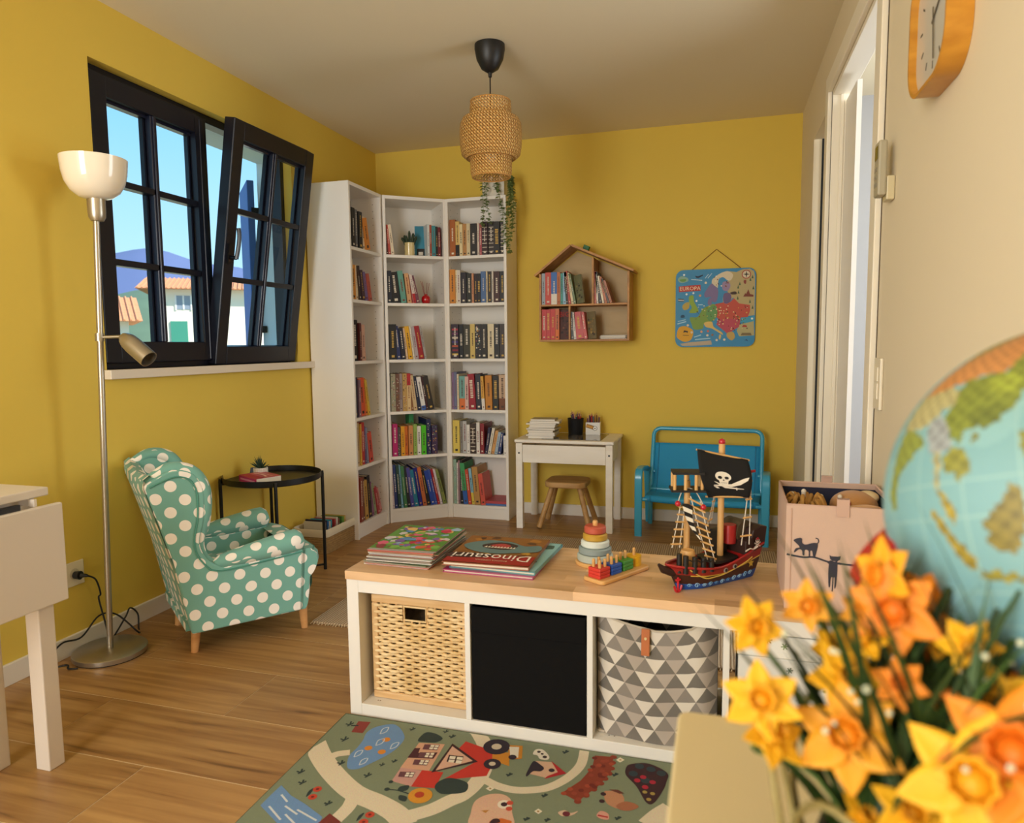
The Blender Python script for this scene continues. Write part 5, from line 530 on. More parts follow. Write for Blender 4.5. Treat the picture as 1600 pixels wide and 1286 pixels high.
# bench
t = thing('childs_bench', "bright blue metal and fabric child's bench", 'bench', (2.175, -.25, 0), (0, 0, R(-4.5)))
M_blu = mat('blue_metal', '38a4cc', .3, coat=.3); M_bfab = mat('blue_mesh_fabric', '2594c6', .75, bump=.4, bscale=900)
bw = .315
def bt(y, z0, z1): return None
q = catmull([(-bw, .05, .02), (-bw, .09, .30), (-bw, .145, .50)], 4)+[Vector((-bw, .158, .55))]+[Vector((-bw+.045*(1-math.cos(a)), .158+.012*math.sin(a), .55+.042*math.sin(a))) for a in [PI/10*i for i in range(1, 6)]]
q += [Vector((-p.x, p.y, p.z)) for p in reversed(q)]
MB().tube(q, .0125, 10).build('back_frame', M_blu, t, smooth=50)
b = MB()
def sling(u, v):
    prof = [(-.165, .205), (-.172, .222), (-.16, .236), (-.08, .235), (0, .225), (.05, .232), (.078, .26), (.1, .33), (.135, .45), (.148, .505)]
    s = v*(len(prof)-1); i = min(int(s), len(prof)-2); f = s-i; y, z = [prof[i][k]*(1-f)+prof[i+1][k]*f for k in (0, 1)]
    return ((u-.5)*2*(bw-.004), y-.012*math.sin(PI*u)*(0 if v < .3 else -1), z-.008*math.sin(PI*u)*(1 if v < .55 else 0))
MB().grid(sling, 14, 27).build('seat_sling', M_bfab, t, smooth=70, solid=.005)
for sx in (-1, 1):
    for y0, nm in ((.1, 'side_seam'),):
        MB().tube([Vector(sling(.5+sx*.45, v/20))+Vector((0, -.004, .0)) for v in range(21)], .0035, 6).build(nm, mat('blue_seam', '1878a6', .6), t, smooth=60)
for sx in (-1, 1):
    x = sx*(bw+.03); q = [Vector((x, -.18, .0)), Vector((x, -.18, .3))]+[Vector((x, -.18+.035*(1-math.cos(a)), .33+.05*math.sin(a))) for a in [PI/12*i for i in range(0, 7)]]+[Vector((x, -.1, .385)), Vector((x, .03, .37)), Vector((x, .105, .345))]
    # flat bar bent into arm rest and front leg
    def ribbon(path, hw, ht):
        b = MB(); n = len(path); vs = []
        for i, p in enumerate(path):
            d = (path[min(i+1, n-1)]-path[max(i-1, 0)]).normalized(); nr = Vector((0, -d.z, d.y)); X = Vector((1, 0, 0))
            for sx_, sn in ((-1, -.6), (-.8, -1), (.8, -1), (1, -.6), (1, .6), (.8, 1), (-.8, 1), (-1, .6)): vs.append(p+X*(sx_*hw)+nr*(sn*ht))
        fs = [(i*8+k, i*8+(k+1) % 8, (i+1)*8+(k+1) % 8, (i+1)*8+k) for i in range(n-1) for k in range(8)]+[tuple(range(8)), tuple((n-1)*8+k for k in range(8))]
        return b.add(vs, fs)
    ribbon(q, .021, .011).build('arm_and_front_leg', M_blu, t, smooth=35)
    ribbon([Vector((x, .105, .35)), Vector((x, .14, .2)), Vector((x, .18, 0))], .02, .01).build('rear_leg', M_blu, t, smooth=35)
    MB().cyl((sx*(bw-.02), -.165, .215), (x, -.165, .215), .011, n=10).build('joint', M_blu, t, smooth=50); MB().cyl((sx*(bw-.02), .1, .335), (x, .1, .345), .011, n=10).build('joint', M_blu, t, smooth=50)
MB().cyl((-bw, -.16, .218), (bw, -.16, .218), .011, n=10).cyl((-bw, .06, .235), (bw, .06, .235), .011, n=10).build('seat_rail', M_blu, t, smooth=50)
# ================================================================ HOUSE SHELF
t = thing('house_shelf', 'wooden house-shaped wall shelf on the yellow wall', 'shelf', (1.46, -.001, 1.14))
M_pin = wood('shelf_pine', 'c08a48', 'a06c34', .5, (2, 10, 10), rnd=.05); M_ply = wood('shelf_plywood', 'cdb488', 'bda274', .6, (1.5, 4, 4), rnd=.03, bump=.03)
hw, hd, he, ha = .275, .2, .40, .56; ax = -.076
def HX(u): return u
bx('side_panel', M_pin, t, -hw, -hw+.012, -hd, 0, 0, he, .001); bx('side_panel', M_pin, t, hw-.012, hw, -hd, 0, 0, he, .001)
bx('bottom_panel', M_pin, t, -hw, hw, -hd, 0, -.012, 0, .001); bx('middle_shelf', M_pin, t, -hw+.012, hw-.012, -hd+.002, 0, .203, .214, .001)
dv = .056
bx('upper_divider', M_pin, t, dv-.006, dv+.006, -hd+.002, 0, .214, .487, .001); bx('lower_divider', M_pin, t, -.092, -.081, -hd+.002, 0, 0, .203, .001)
MB().add([(-hw, -.006, 0), (hw, -.006, 0), (hw, -.006, he), (ax, -.006, ha-.012), (-hw, -.006, he), (-hw, -.001, 0), (hw, -.001, 0), (hw, -.001, he), (ax, -.001, ha-.012), (-hw, -.001, he)], [(0, 1, 2, 3, 4), (9, 8, 7, 6, 5), (0, 5, 6, 1), (1, 6, 7, 2), (2, 7, 8, 3), (3, 8, 9, 4), (4, 9, 5, 0)]).build('back_panel', M_ply, t)
for (x0, z0, x1, z1) in ((-hw-.025, he-.015, ax, ha), (hw+.022, he-.005, ax, ha)):
    v = Vector((x1-x0, 0, z1-z0)); nrm = Vector((-v.z, 0, v.x)).normalized()*(.012 if x0 < 0 else -.012)
    a, c = Vector((x0, 0, z0)), Vector((x1, 0, z1)); y = Vector((0, -hd-.005, 0))
    MB().add([a, c, c+nrm, a+nrm, a+y, c+y, c+nrm+y, a+nrm+y], [(0, 1, 2, 3), (7, 6, 5, 4), (0, 4, 5, 1), (1, 5, 6, 2), (2, 6, 7, 3), (3, 7, 4, 0)]).build('roof_board', M_pin, t)
tag(MB().box(-.018, .018, -.018, .018, 0, .036).build('toy_block', mat('block_green', '1f6a34', .5), None, (1.46-.005, -.12, 1.14+.534), (0, R(23), 0), bevel=.002), 'green cube on the roof of the house shelf', 'block')
HS = Vector((1.46, -.2, 1.14)); G = 'books in the house shelf'
def hb_(x, w, h, c, dsc, lean, z, d, pos): book(c, dsc, '%s book in the %s of the house shelf, %s' % (dsc, pos[0], pos[1]), w, d, h, HS+Vector((x+(w if lean > 0 else 0), .014, z+.0005)), (0, R(lean), 0), G, flip=lean > 0)
U = 'upper left compartment'; z = .214
for i, (x, w, h, c, dsc, ln) in enumerate([(-.262, .021, .19, '9aa4b0', 'grey-blue', 0), (-.24, .036, .195, 'c0382a', 'red', 0), (-.203, .036, .195, '2f68b4', 'blue and white', 0), (-.166, .02, .195, 'b8662c', 'brown-orange', 0), (-.145, .015, .187, '3f8f8a', 'teal', 0), (-.129, .018, .19, '8cbcd8', 'light blue', 0), (-.11, .014, .195, '2a1a1c', 'black', -4), (-.094, .015, .2, 'b04032', 'brick red', -7), (-.076, .013, .19, 'd8c8a0', 'cream', -9), (-.06, .012, .185, '5a7040', 'moss green', -11)]):
    hb_(x, w, h, c, dsc, ln, z, .13, (U, ORD[i]))
U = 'upper right compartment'
for i, (x, w, h, c, dsc, ln) in enumerate([(.064, .012, .19, 'b8503c', 'rust red', 0), (.078, .011, .18, 'd8cfc0', 'white', -4), (.095, .013, .19, '28201e', 'black', -9), (.112, .012, .165, 'e0d4bc', 'cream', -11), (.127, .014, .16, 'b86a40', 'orange-brown', -13), (.144, .011, .15, '3a2c24', 'dark brown', -16), (.158, .014, .14, 'a8643c', 'tan', -18)]):
    hb_(x, w, h, c, dsc, ln, z, .14, (U, ORD[i]))
U = 'lower left compartment'; z = 0
for i, (x, w, h, c, dsc, ln) in enumerate([(-.262, .026, .185, 'bf2a2c', 'red white-titled', 0), (-.235, .027, .185, 'b8242a', 'red white-titled', 0), (-.207, .028, .187, 'c02c2c', 'red white-titled', 0), (-.178, .024, .187, 'c8683c', 'red and orange', 0)]):
    hb_(x, w, h, c, dsc, ln, z, .13, (U, ORD[i]))
U = 'lower right compartment'
for i, (x, w, h, c, dsc, ln) in enumerate([(-.078, .016, .168, '2a2a2c', 'black', -3), (-.061, .014, .165, 'd8d2c8', 'white', -4), (-.046, .046, .165, 'b8302c', 'wide red', -6), (.002, .02, .165, 'c04038', 'coral red', -8)]):
    hb_(x, w, h, c, dsc, ln, z, .13, (U, ORD[i]))
def faced(label, x, z, w, h, c, rz, ry, print_fn):
    t = thing('book', label, 'book', HS+Vector((x, .03, z+.0005)), (R(-4), R(ry), R(rz)), G)
    MB().box(0, w, 0, .002, 0, h).box(0, w, .012, .014, 0, h).box(0, .002, .002, .012, 0, h).build('cover', mat('cover_'+c, c, .45, var=.4, vscale=40), t, weld='keep'); MB().box(.002, w-.002, .002, .012, .003, h-.003).build('pages', M_page, t)
    p = Print(); print_fn(p, w, h); p.finish('cover_print', t, (0, -.0003, 0), (R(90), 0, 0))
rp_ = random.Random(9)
def spl(cols, n=16):
    def f(p, w, h):
        for i in range(n): p.disc((w*rp_.uniform(.15, .85), h*rp_.uniform(.08, .75)), rp_.uniform(.05, .14)*w, rp_.choice(cols), 1, 9)
    return f
def bigp(p, w, h): spl(['1c1012', '5a1c1c', '7a4a34', '2a1814'], 18)(p, w, h); p.text('BIG', (w*.46, h*.84), .042, 'b01c1c', 3)
faced('dark picture book titled BIG facing out in the house shelf', -.154, 0, .06, .182, '4a2420', -8, 0, bigp)
faced('brown jungle picture book facing out low in the house shelf', .025, 0, .052, .165, '6a5a34', -12, -6, spl(['8a6a30', '4a5a2c', '3a2a1c', 'a88848']))
faced('mossy picture book facing out upper left in the house shelf', -.046, .214, .05, .175, '6a6a4a', -18, -10, spl(['8a7a50', '4a4a38', '3a3228']))
for i in range(5):
    tag(MB().box(-.078, .078, -.06, .06, 0, .0042).build('magazine', mat('mag_%d' % (i % 3), ['d8d2c6', 'c8c4bc', 'e2dccf'][i % 3], .6), None, HS+Vector((.175+.002*(-1)**i, .085, .0006+.0046*i)), (0, 0, R(2*(-1)**i))), 'thin pale magazine lying in the house shelf, %s from bottom' % ORD[i], 'magazine', 'flat magazines in the house shelf')
# ================================================================ EUROPE MAP BOARD
t = thing('map_board', 'EUROPA illustrated map board hanging from a cord', 'map', (2.222, -.004, 1.318))
MB().prism(rrect(.46, .462, .045, 8), 0, .011).build('board', mat('board_blue', '2b86b8', .5, var=.15, vscale=8), t, (0, 0, 0), (R(90), 0, 0))
Print().items(MAPP).finish('map_print', t, (0, -.0112, 0), (R(90), 0, 0))
MB().tube([(-.155, -.008, .215), (.004, -.004, .347), (.155, -.008, .222)], .0022, 6).build('cord', mat('cord_brown', '7a4a24', .8), t)
# ================================================================ PENDANT LAMP
t = thing('pendant_lamp', 'woven bamboo pendant lamp hanging from a black ceiling cup', 'lamp', (1.273, -1.404, H))
M_blk = mat('black_plastic', '121010', .45)
MB().lathe([(.0655, -.0005), (.066, -.02), (.058, -.062), (.038, -.1), (.014, -.116), (.009, -.118), (.0075, -.135), (.003, -.138)], 36).build('canopy', M_blk, t, smooth=50)
MB().cyl((0, 0, -.136), (0, 0, -.36), .003, n=8).build('cord', M_blk, t)
M_bam = wood('bamboo', 'd2a460', 'b5823e', .55, (3, 3, 3), rnd=.05)
def weave(prof, n, wid, name):
    L = [0]; 
    for (a, b_), (c, d) in zip(prof, prof[1:]): L.append(L[-1]+math.hypot(c-a, d-b_))
    def at(s):
        s *= L[-1]
        for i in range(len(L)-1):
            if s <= L[i+1]+1e-9: f = (s-L[i])/(L[i+1]-L[i]); return prof[i][0]*(1-f)+prof[i+1][0]*f, prof[i][1]*(1-f)+prof[i+1][1]*f
        return prof[-1]
    rm = max(p[0] for p in prof); tw = L[-1]/rm; b = MB(); b.cur = 'c8985a'; seg = int(tw*n/PI*4)+2
    for sgn in (1, -1):
        for k in range(n):
            vs = []
            for j in range(seg+1):
                s = j/seg; r, z = at(s); a = 2*PI*k/n+sgn*tw*s; w_ = wid/r*.707
                off = .0016*math.cos(tw*n*s)*sgn
                for q in (-1, 1): aa = a+q*w_; vs.append(((r+off)*math.cos(aa), (r+off)*math.sin(aa), z))
            for j in range(seg): b.cur = (('dfb56e', 'd3a65e') if sgn > 0 else ('a87636', 'b58444'))[k % 2]; b.add(vs[2*j:2*j+4], [(0, 1, 3, 2)])
    for r, z in (prof[0], prof[-1]):
        b.tube([(r*math.cos(2*PI*i/40), r*math.sin(2*PI*i/40), z) for i in range(40)], .0032, 6, closed=True)
    return b.build(name, colmat('printed_bamboo', .6), t, weld='keep')
weave([(.086, -.238), (.090, -.26), (.092, -.35), (.092, -.47), (.09, -.545), (.083, -.56)], 42, .0047, 'inner_shade')
weave([(.10, -.305), (.122, -.312), (.133, -.335), (.136, -.38), (.134, -.43), (.128, -.465), (.108, -.482), (.096, -.482)], 60, .0049, 'outer_shade')
MB().lathe([(.001, -.34), (.018, -.34), (.02, -.40), (.018, -.42), (.028, -.46), (.02, -.49), (.001, -.5)], 20).build('bulb', mat('bulb_glass', 'e8e0d0', .3), t, smooth=50)
# ================================================================ ARMCHAIR
def dotmat(name, base, dot, a=.092, r=.0190):
    m = bpy.data.materials.new(name); m.use_nodes = True; n = m.node_tree; p = n.nodes['Principled BSDF']; L = n.links.new
    uv = n.nodes.new('ShaderNodeUVMap'); mp = n.nodes.new('ShaderNodeMapping'); mp.inputs['Scale'].default_value = (1/a,)*3; mp.inputs['Rotation'].default_value = (0, 0, R(8)); L(uv.outputs[0], mp.inputs[0])
    ds = []
    for off in (0, .5):
        ad = n.nodes.new('ShaderNodeVectorMath'); ad.operation = 'ADD'; ad.inputs[1].default_value = (off, off, 0); L(mp.outputs[0], ad.inputs[0])
        fr = n.nodes.new('ShaderNodeVectorMath'); fr.operation = 'FRACTION'; L(ad.outputs[0], fr.inputs[0])
        sb = n.nodes.new('ShaderNodeVectorMath'); sb.operation = 'SUBTRACT'; sb.inputs[1].default_value = (.5, .5, 0); L(fr.outputs[0], sb.inputs[0])
        mu = n.nodes.new('ShaderNodeVectorMath'); mu.operation = 'MULTIPLY'; mu.inputs[1].default_value = (1, 1, 0); L(sb.outputs[0], mu.inputs[0])
        ln = n.nodes.new('ShaderNodeVectorMath'); ln.operation = 'LENGTH'; L(mu.outputs[0], ln.inputs[0]); ds.append(ln)
    mi = n.nodes.new('ShaderNodeMath'); mi.operation = 'MINIMUM'; L(ds[0].outputs['Value'], mi.inputs[0]); L(ds[1].outputs['Value'], mi.inputs[1])
    rp = n.nodes.new('ShaderNodeMapRange'); rp.inputs[1].default_value = r/a; rp.inputs[2].default_value = r/a+.012; rp.inputs[3].default_value = 1; rp.inputs[4].default_value = 0; L(mi.outputs[0], rp.inputs[0])
    mx = n.nodes.new('ShaderNodeMix'); mx.data_type = 'RGBA'; mx.inputs[6].default_value = lin(base); mx.inputs[7].default_value = lin(dot); L(rp.outputs[0], mx.inputs[0]); L(mx.outputs[2], p.inputs['Base Color'])
    p.inputs['Roughness'].default_value = .75; p.inputs['Sheen Weight'].default_value = .15
    return m
M_dot = dotmat('polka_dot_fabric', '70a698', 'f0e8dc')
def tubeuv(ob, axis_pts, rad):
    """cylindrical UV along X for the rolled arms"""
    me = ob.data; uv = me.uv_layers.new(name='UVMap') if not me.uv_layers else me.uv_layers[0]
    (p0, p1) = axis_pts
    for p in me.polygons:
        base = None
        for li in p.loop_indices:
            c = me.vertices[me.loops[li].vertex_index].co; f = (c.x-p0.x)/(p1.x-p0.x); q = p0.lerp(p1, f); a = math.atan2(c.z-q.z, c.y-q.y)
            if base is None: base = a
            while a-base > PI: a -= 2*PI
            while a-base < -PI: a += 2*PI
            uv.data[li].uv = (c.x, a*rad)
ch = thing('armchair', 'green wing armchair with white polka dots and wooden legs', 'armchair', (.437, -2.136, 0), (0, 0, R(51.5)))
side = [(-.222, .1), (-.27, .38), (-.318, .645)]
wing = [(p.x, p.y) for p in catmull([(-.318, .645, 0), (-.28, .668, 0), (-.222, .692, 0), (-.162, .676, 0), (-.136, .63, 0), (-.134, .575, 0), (-.148, .50, 0), (-.168, .445, 0), (-.172, .405, 0), (-.155, .36, 0), (-.115, .325, 0)], 4)]
outl = side[:2]+wing+[(.03, .328), (.182, .338), (.168, .10)]
Mxz = Matrix(((1, 0, 0, 0), (0, 0, -1, 0), (0, 1, 0, 0), (0, 0, 0, 1)))
for sy, nm in ((-1, 'near'), (1, 'far')):
    MB().prism(outl, .185 if sy < 0 else -.235, .235 if sy < 0 else -.185, Mxz).build('side_panel', M_dot, ch, bevel=.011, seg=3, uv=True, smooth=50)
    ew = [Vector((x, sy*.203, z)) for x, z in wing[1:]]
    rd = [.012+.018*math.sin(PI*min(1, (i+1)/len(ew)*1.1)) for i in range(len(ew))]
    MB().tube(ew, rd, 12).build('wing_roll', M_dot, ch, uv=True, smooth=70)
    a0, a1 = Vector((-.135, sy*.212, .335)), Vector((.192, sy*.212, .375))
    ar = MB().tube([a0.lerp(a1, f) for f in (0, .08, .3, .6, .85, .95, 1)], [.012, .026, .034, .040, .044, .042, .028], 20).build('arm_roll', M_dot, ch, smooth=60)
    tubeuv(ar, (a0, a1), .04)
    MB().tube(catmull([Vector((x, sy*.2365, z)) for x, z in [(-.30, .64), (-.262, .655), (-.215, .668), (-.175, .655), (-.158, .62), (-.158, .575), (-.168, .51), (-.186, .45), (-.19, .4), (-.172, .35), (-.125, .312), (.03, .318), (.18, .33)]], 3), .0032, 6).build('piping', mat('piping_green', '4f8f7e', .7), ch, smooth=60)
# backrest: leaning slab with a rounded top, hollowed a little
def bk(u, v):
    # v runs up the front, over the top, down the back
    y = (u-.5); dip = .028*(1-(2*u-1)**2)
    prof = [(-.155, .22), (-.185, .36), (-.222, .52), (-.25, .62), (-.268, .665), (-.295, .682), (-.314, .668), (-.318, .635), (-.272, .38), (-.212, .1)]
    s = v*(len(prof)-1); i = min(int(s), len(prof)-2); f = s-i; x, z = [prof[i][k]*(1-f)+prof[i+1][k]*f for k in (0, 1)]
    if z > .6: z -= dip*.5
    if i < 4: x -= dip
    else: x -= dip*.35 if i < 9 else 0
    wd = .385 if s < 4 else (.385+.083*(s-4) if s < 5 else .468)
    return (x, y*wd, z)
MB().grid(bk, 16, 36).build('backrest', M_dot, ch, uv=True, smooth=75)
MB().box(-.235, -.2, -.19, .19, .1, .13).build('back_rail', M_dot, ch, uv=True)
def cushion(u, v):
    a = 2*PI*v; hx, hz = .215, .055; x = math.copysign(abs(math.cos(a))**.45, math.cos(a))*hx; z = math.copysign(abs(math.sin(a))**.6, math.sin(a))*hz
    return (.015+x, (u-.5)*.37, .2+z+.012*math.sin(PI*u))
MB().grid(cushion, 10, 40).build('seat_cushion', M_dot, ch, uv=True, smooth=75, weld=True)
def front(u, v):
    prof = [(.16, .10), (.212, .10), (.222, .16), (.226, .22), (.245, .24), (.262, .275), (.258, .31), (.235, .335), (.2, .338), (.16, .33)]
    s = v*(len(prof)-1); i = min(int(s), len(prof)-2); f = s-i; x, z = [prof[i][k]*(1-f)+prof[i+1][k]*f for k in (0, 1)]
    e = abs(2*u-1); return (x-.02*max(0, e-.8)*5*(1 if x > .2 else 0), (u-.5)*.45, z)
fr_ = MB().grid(front, 20, 30); fr_.build('seat_front', M_dot, ch, uv=True, smooth=75)
for uu in (0, 1): MB().add([front(uu, j/30) for j in range(31)], [tuple(range(31))]).build('seat_front_end', M_dot, ch, uv=True)
MB().tube([Vector(front(1-i/20, .74)) for i in range(21)], .0035, 6).build('piping', MATS['piping_green'], ch, smooth=60)
MB().box(-.22, .17, -.19, .19, .098, .115).build('seat_base', mat('chair_base_dark', '4a6a60', .9), ch)
M_leg = wood('chair_leg_beech', 'd9a468', 'c88f54', .5, (3, 3, 12), rnd=.05)
for x, y, dx in ((-.19, -.145, -.012), (-.19, .145, -.012), (.195, -.16, .006), (.195, .16, .006)):
    MB().cyl((dx, 0, 0), (0, 0, .115), .0125, .019, 16).build('leg', M_leg, ch, (x, y, 0), smooth=40)
for o_ in ch.children:      # the back leans further out and the far side sits wider
    if o_.name.startswith('leg'):
        if o_.location.y > 0: o_.location.y *= 1.18
        continue
    for v_ in o_.data.vertices:
        if v_.co.y > 0: v_.co.y *= 1.18
        if v_.co.z > .33: v_.co.x -= .1*(v_.co.z-.33)
# ================================================================ FLOOR LAMP
M_nik = mat('brushed_nickel', 'b3aa98', .32, .85, bump=.03)
lp = thing('floor_lamp', 'silver floor lamp with white glass bowl and small reading spot', 'lamp', (.136, -2.478, 0))
rv = Vector((.959, .282, 0)); lean = rv*.052
MB().lathe([(.001, .004), (.122, .004), (.1225, .008), (.1225, .02), (.118, .0235), (.012, .0245), (.001, .0245)], 56).build('base', M_nik, lp, smooth=40)
MB().lathe([(.001, 0), (.119, 0), (.119, .005), (.001, .005)], 48).build('foot_ring', mat('foot_dark', '1c1a18', .8), lp)
MB().tube([Vector((0, 0, .02)), lean*.93+Vector((0, 0, 1.56))], .0105, 14).build('pole', M_nik, lp, smooth=50)
MB().lathe([(.001, 1.545), (.02, 1.547), (.027, 1.56), (.0285, 1.58), (.0285, 1.628), (.001, 1.63)], 28, c=lean).build('socket', M_nik, lp, smooth=50)
MB().lathe([(.001, 1.622), (.028, 1.62), (.052, 1.627), (.076, 1.646), (.092, 1.674), (.1, 1.708), (.1045, 1.755), (.102, 1.755), (.0975, 1.71), (.089, 1.678), (.074, 1.65), (.05, 1.633), (.001, 1.631)], 48, c=lean).build('glass_bowl', mat('opal_glass', 'efe4d0', .12, coat=.5), lp, smooth=60)
a0 = lean*.65+Vector((0, 0, 1.149)); a1 = a0+rv*.086+Vector((0, 0, .002))
MB().cyl(a0, a1, .0055, n=10).cyl(a0-Vector((0, 0, .014)), a0+Vector((0, 0, .014)), .0145, n=14).build('reading_arm', M_nik, lp, smooth=50)
dv_ = (rv*.78+Vector((0, 0, -.58))+Vector((0, -.2, 0))).normalized(); q = dv_.to_track_quat('Z', 'Y').to_matrix().to_4x4()
MB().lathe([(.001, -.012), (.014, -.008), (.023, .004), (.029, .022), (.031, .045), (.031, .125), (.0285, .125), (.0285, .05), (.001, .03)], 28, M=Matrix.Translation(a1-Vector((0, 0, .004))) @ q).build('reading_spot', M_nik, lp, smooth=45)
# outlet, plug, cord
ot = thing('wall_outlet', 'white wall outlet plate low on the yellow wall', 'outlet', (0.0005, -2.49, .292))
MB().box(0, .006, -.042, .042, -.045, .045).build('plate', mat('outlet_white', 'e2d6ba', .4), ot, bevel=.003)
MB().cyl((.0062, 0, 0), (.0068, 0, 0), .02, n=20).build('socket', mat('outlet_shadow', 'c8bc9e', .5), ot)
pc = thing('power_cord', 'black power cord from the outlet to the floor lamp', 'cord', (0, 0, 0))
M_cord = mat('cord_black', '151312', .5)
MB().cyl((.0075, -2.49, .288), (.03, -2.487, .288), .013, .016, 14).cyl((.03, -2.487, .288), (.05, -2.474, .284), .009, .005, 10).build('plug', M_cord, pc, smooth=40)
MB().tube(catmull([(.05, -2.474, .284), (.06, -2.45, .262), (.05, -2.425, .2), (.04, -2.425, .18), (.045, -2.41, .09), (.05, -2.40, .02), (.035, -2.37, .004), (.03, -2.30, .06), (.025, -2.27, .085), (.03, -2.24, .05), (.05, -2.26, .004), (.09, -2.30, .004), (.04, -2.35, .09), (.03, -2.42, .11), (.03, -2.50, .06), (.03, -2.575, .07), (.025, -2.62, .04), (.03, -2.63, .004), (.07, -2.60, .004), (.1, -2.62, .004), (.13, -2.61, .004)], 7), .0032, 7).build('cable', M_cord, pc, smooth=60)
# ================================================================ SIDE TABLE
st = thing('side_table', 'round black metal tray table beside the armchair', 'table', (.20, -1.56, 0))
M_bm = mat('black_steel', '141313', .38, .3)
MB().lathe([(.001, .478), (.222, .478), (.227, .482), (.227, .508), (.2255, .508), (.2225, .484), (.001, .482)], 64).build('tray', M_bm, st, smooth=40)
LA = [44, 134, 224, 314]; LA = [42, 128, 222, 308]
for a in LA:
    c, s = math.cos(R(a)), math.sin(R(a)); MB().tube([(.234*c, .234*s, .0), (.234*c, .234*s, .485), (.232*c, .232*s, .5)], .0082, 10).build('leg', M_bm, st, smooth=50)
    MB().box(-.012, .006, -.006, .006, .47, .48, Matrix.Translation((.224*c, .224*s, 0)) @ Matrix.Rotation(R(a), 4, 'Z')).build('bracket', M_bm, st)
MB().tube([(.234*math.cos(R(a)), .234*math.sin(R(a)), .025) for a in (42, 222)], .005, 8).tube([(.234*math.cos(R(a)), .234*math.sin(R(a)), .035) for a in (128, 308)], .005, 8).build('cross_brace', M_bm, st, smooth=50)
t = thing('succulent_pot', 'spiky succulent in a white ribbed pot on the tray table', 'plant', (.135, -1.56, .4825))
MB().lathe([(.001, 0), (.028, 0), (.031, .004), (.032, .05), (.029, .05), (.028, .04), (.001, .04)], 32).build('pot', mat('pot_white2', 'd8d4c6', .5), t, smooth=40)
for i in range(24): a = 2*PI*i/24; MB().cyl((.0318*math.cos(a), .0318*math.sin(a), .003), (.0325*math.cos(a), .0325*math.sin(a), .048), .0016, n=5).build('rib', MATS['pot_white2'], t)
rs = random.Random(2); M_suc = mat('succulent_green', '27402c', .6, var=.3, vscale=60)
for i in range(26):
    a = rs.uniform(0, 6.28); e = R(20+65*(i/26)); L_ = rs.uniform(.045, .062); d = Vector((math.cos(a)*math.cos(e), math.sin(a)*math.cos(e), math.sin(e)))
    MB().tube([(0, 0, .045), Vector((0, 0, .045))+d*L_*.5, Vector((0, 0, .047))+d*L_], [.004, .0035, .0004], 5).build('leaf', M_suc, t)
t = thing('book', 'thick pink-covered paperback lying on the black tray table', 'book', (.195, -1.648, .4826), (0, 0, R(63)))
MB().box(-.062, .062, -.085, .085, 0, .0012).box(-.062, .062, -.085, .085, .03, .0312).box(-.062, -.0608, -.085, .085, .0012, .03).build('cover', mat('cover_pink', 'b8485a', .45, var=.2, vscale=25), t, weld='keep')
MB().box(-.0606, .06, -.084, .084, .0013, .0299).build('pages', M_page, t)
Print().poly([(-.061, -.084), (-.061, .084), (-.02, .084), (-.02, -.084)], 'a8283e', 1).line([(.0, -.06), (.012, .0), (.004, .07)], .012, 'e8b8b0', 2).line([(.028, -.07), (.03, .06)], .007, 'd89a94', 2).finish('cover_print', t, (0, 0, .0313))
Print().poly([(-.083, .004), (.083, .004), (.083, .027), (-.083, .027)], 'b82a6a', 1).line([(-.07, .016), (.07, .016)], .008, 'd890a8', 2).finish('spine_print', t, (-.0622, 0, 0), (R(90), 0, R(-90)))
# ================================================================ FLOOR BASKET WITH BOOKS
fb = thing('storage_basket', 'woven seagrass basket with white liner beside the bookcase', 'basket', (.145, -1.0, 0))
M_sg = mat('seagrass', 'a07f4e', .85, bump=1, bscale=350, var=.4, vscale=60); bw2, bd2 = .105, .185
b = MB()
for i in range(9):
    z = .006+i*.0125; rr = rrect(2*bw2-.004*abs(4-i)/4, 2*bd2-.004*abs(4-i)/4, .03, 5)
    rs2 = [(x+.0012*math.sin(40*(k+i*.5)), y+.0012*math.cos(40*(k+i*.5)), z) for k, (x, y) in enumerate(rr)]
    b.tube([Vector(p) for p in rs2], .0072, 6, closed=True)
b.build('woven_side', M_sg, fb, smooth=60); MB().prism(rrect(2*bw2, 2*bd2, .03), .001, .006).build('bottom', M_sg, fb)
def liner(u, v):
    rr = rrect(2*bw2, 2*bd2, .03, 5); i = int(u*len(rr)) % len(rr); x, y = rr[i]; pr = [(1.075, .092), (1.085, .11), (1.07, .126), (1.0, .132), (.93, .124), (.9, .05)]
    s, z = pr[int(round(v*5))]; return (x*s, y*(1+(s-1)*.5), z)
MB().grid(liner, 24, 5).build('liner', mat('liner_white', 'd8cdb4', .9, bump=.2, bscale=200), fb, smooth=70, weld=True)
for i, (y, w, h, c, dsc) in enumerate([(-.13, .010, .15, 'd8d2c4', 'white'), (-.115, .008, .158, '22223a', 'dark blue'), (-.10, .012, .15, '2f6aae', 'blue'), (-.083, .012, .145, 'cfcabc', 'cream'), (-.066, .010, .15, '38a0b8', 'turquoise'), (-.03, .014, .145, 'a8343c', 'red'), (-.01, .016, .15, 'd8cfc2', 'speckled white'), (.012, .012, .14, '7a4a3a', 'brown'), (.045, .012, .142, '4f7a34', 'green'), (.06, .014, .138, '78a848', 'light green'), (.08, .012, .14, 'c8a860', 'tan')]):
    book(c, dsc, '%s picture book standing in the seagrass basket, %s from the front' % (dsc, ORD[i]), w, .13, h, (.145+.065, -1.0+y, .008), (R(0), 0, R(90)), 'books in the floor basket')
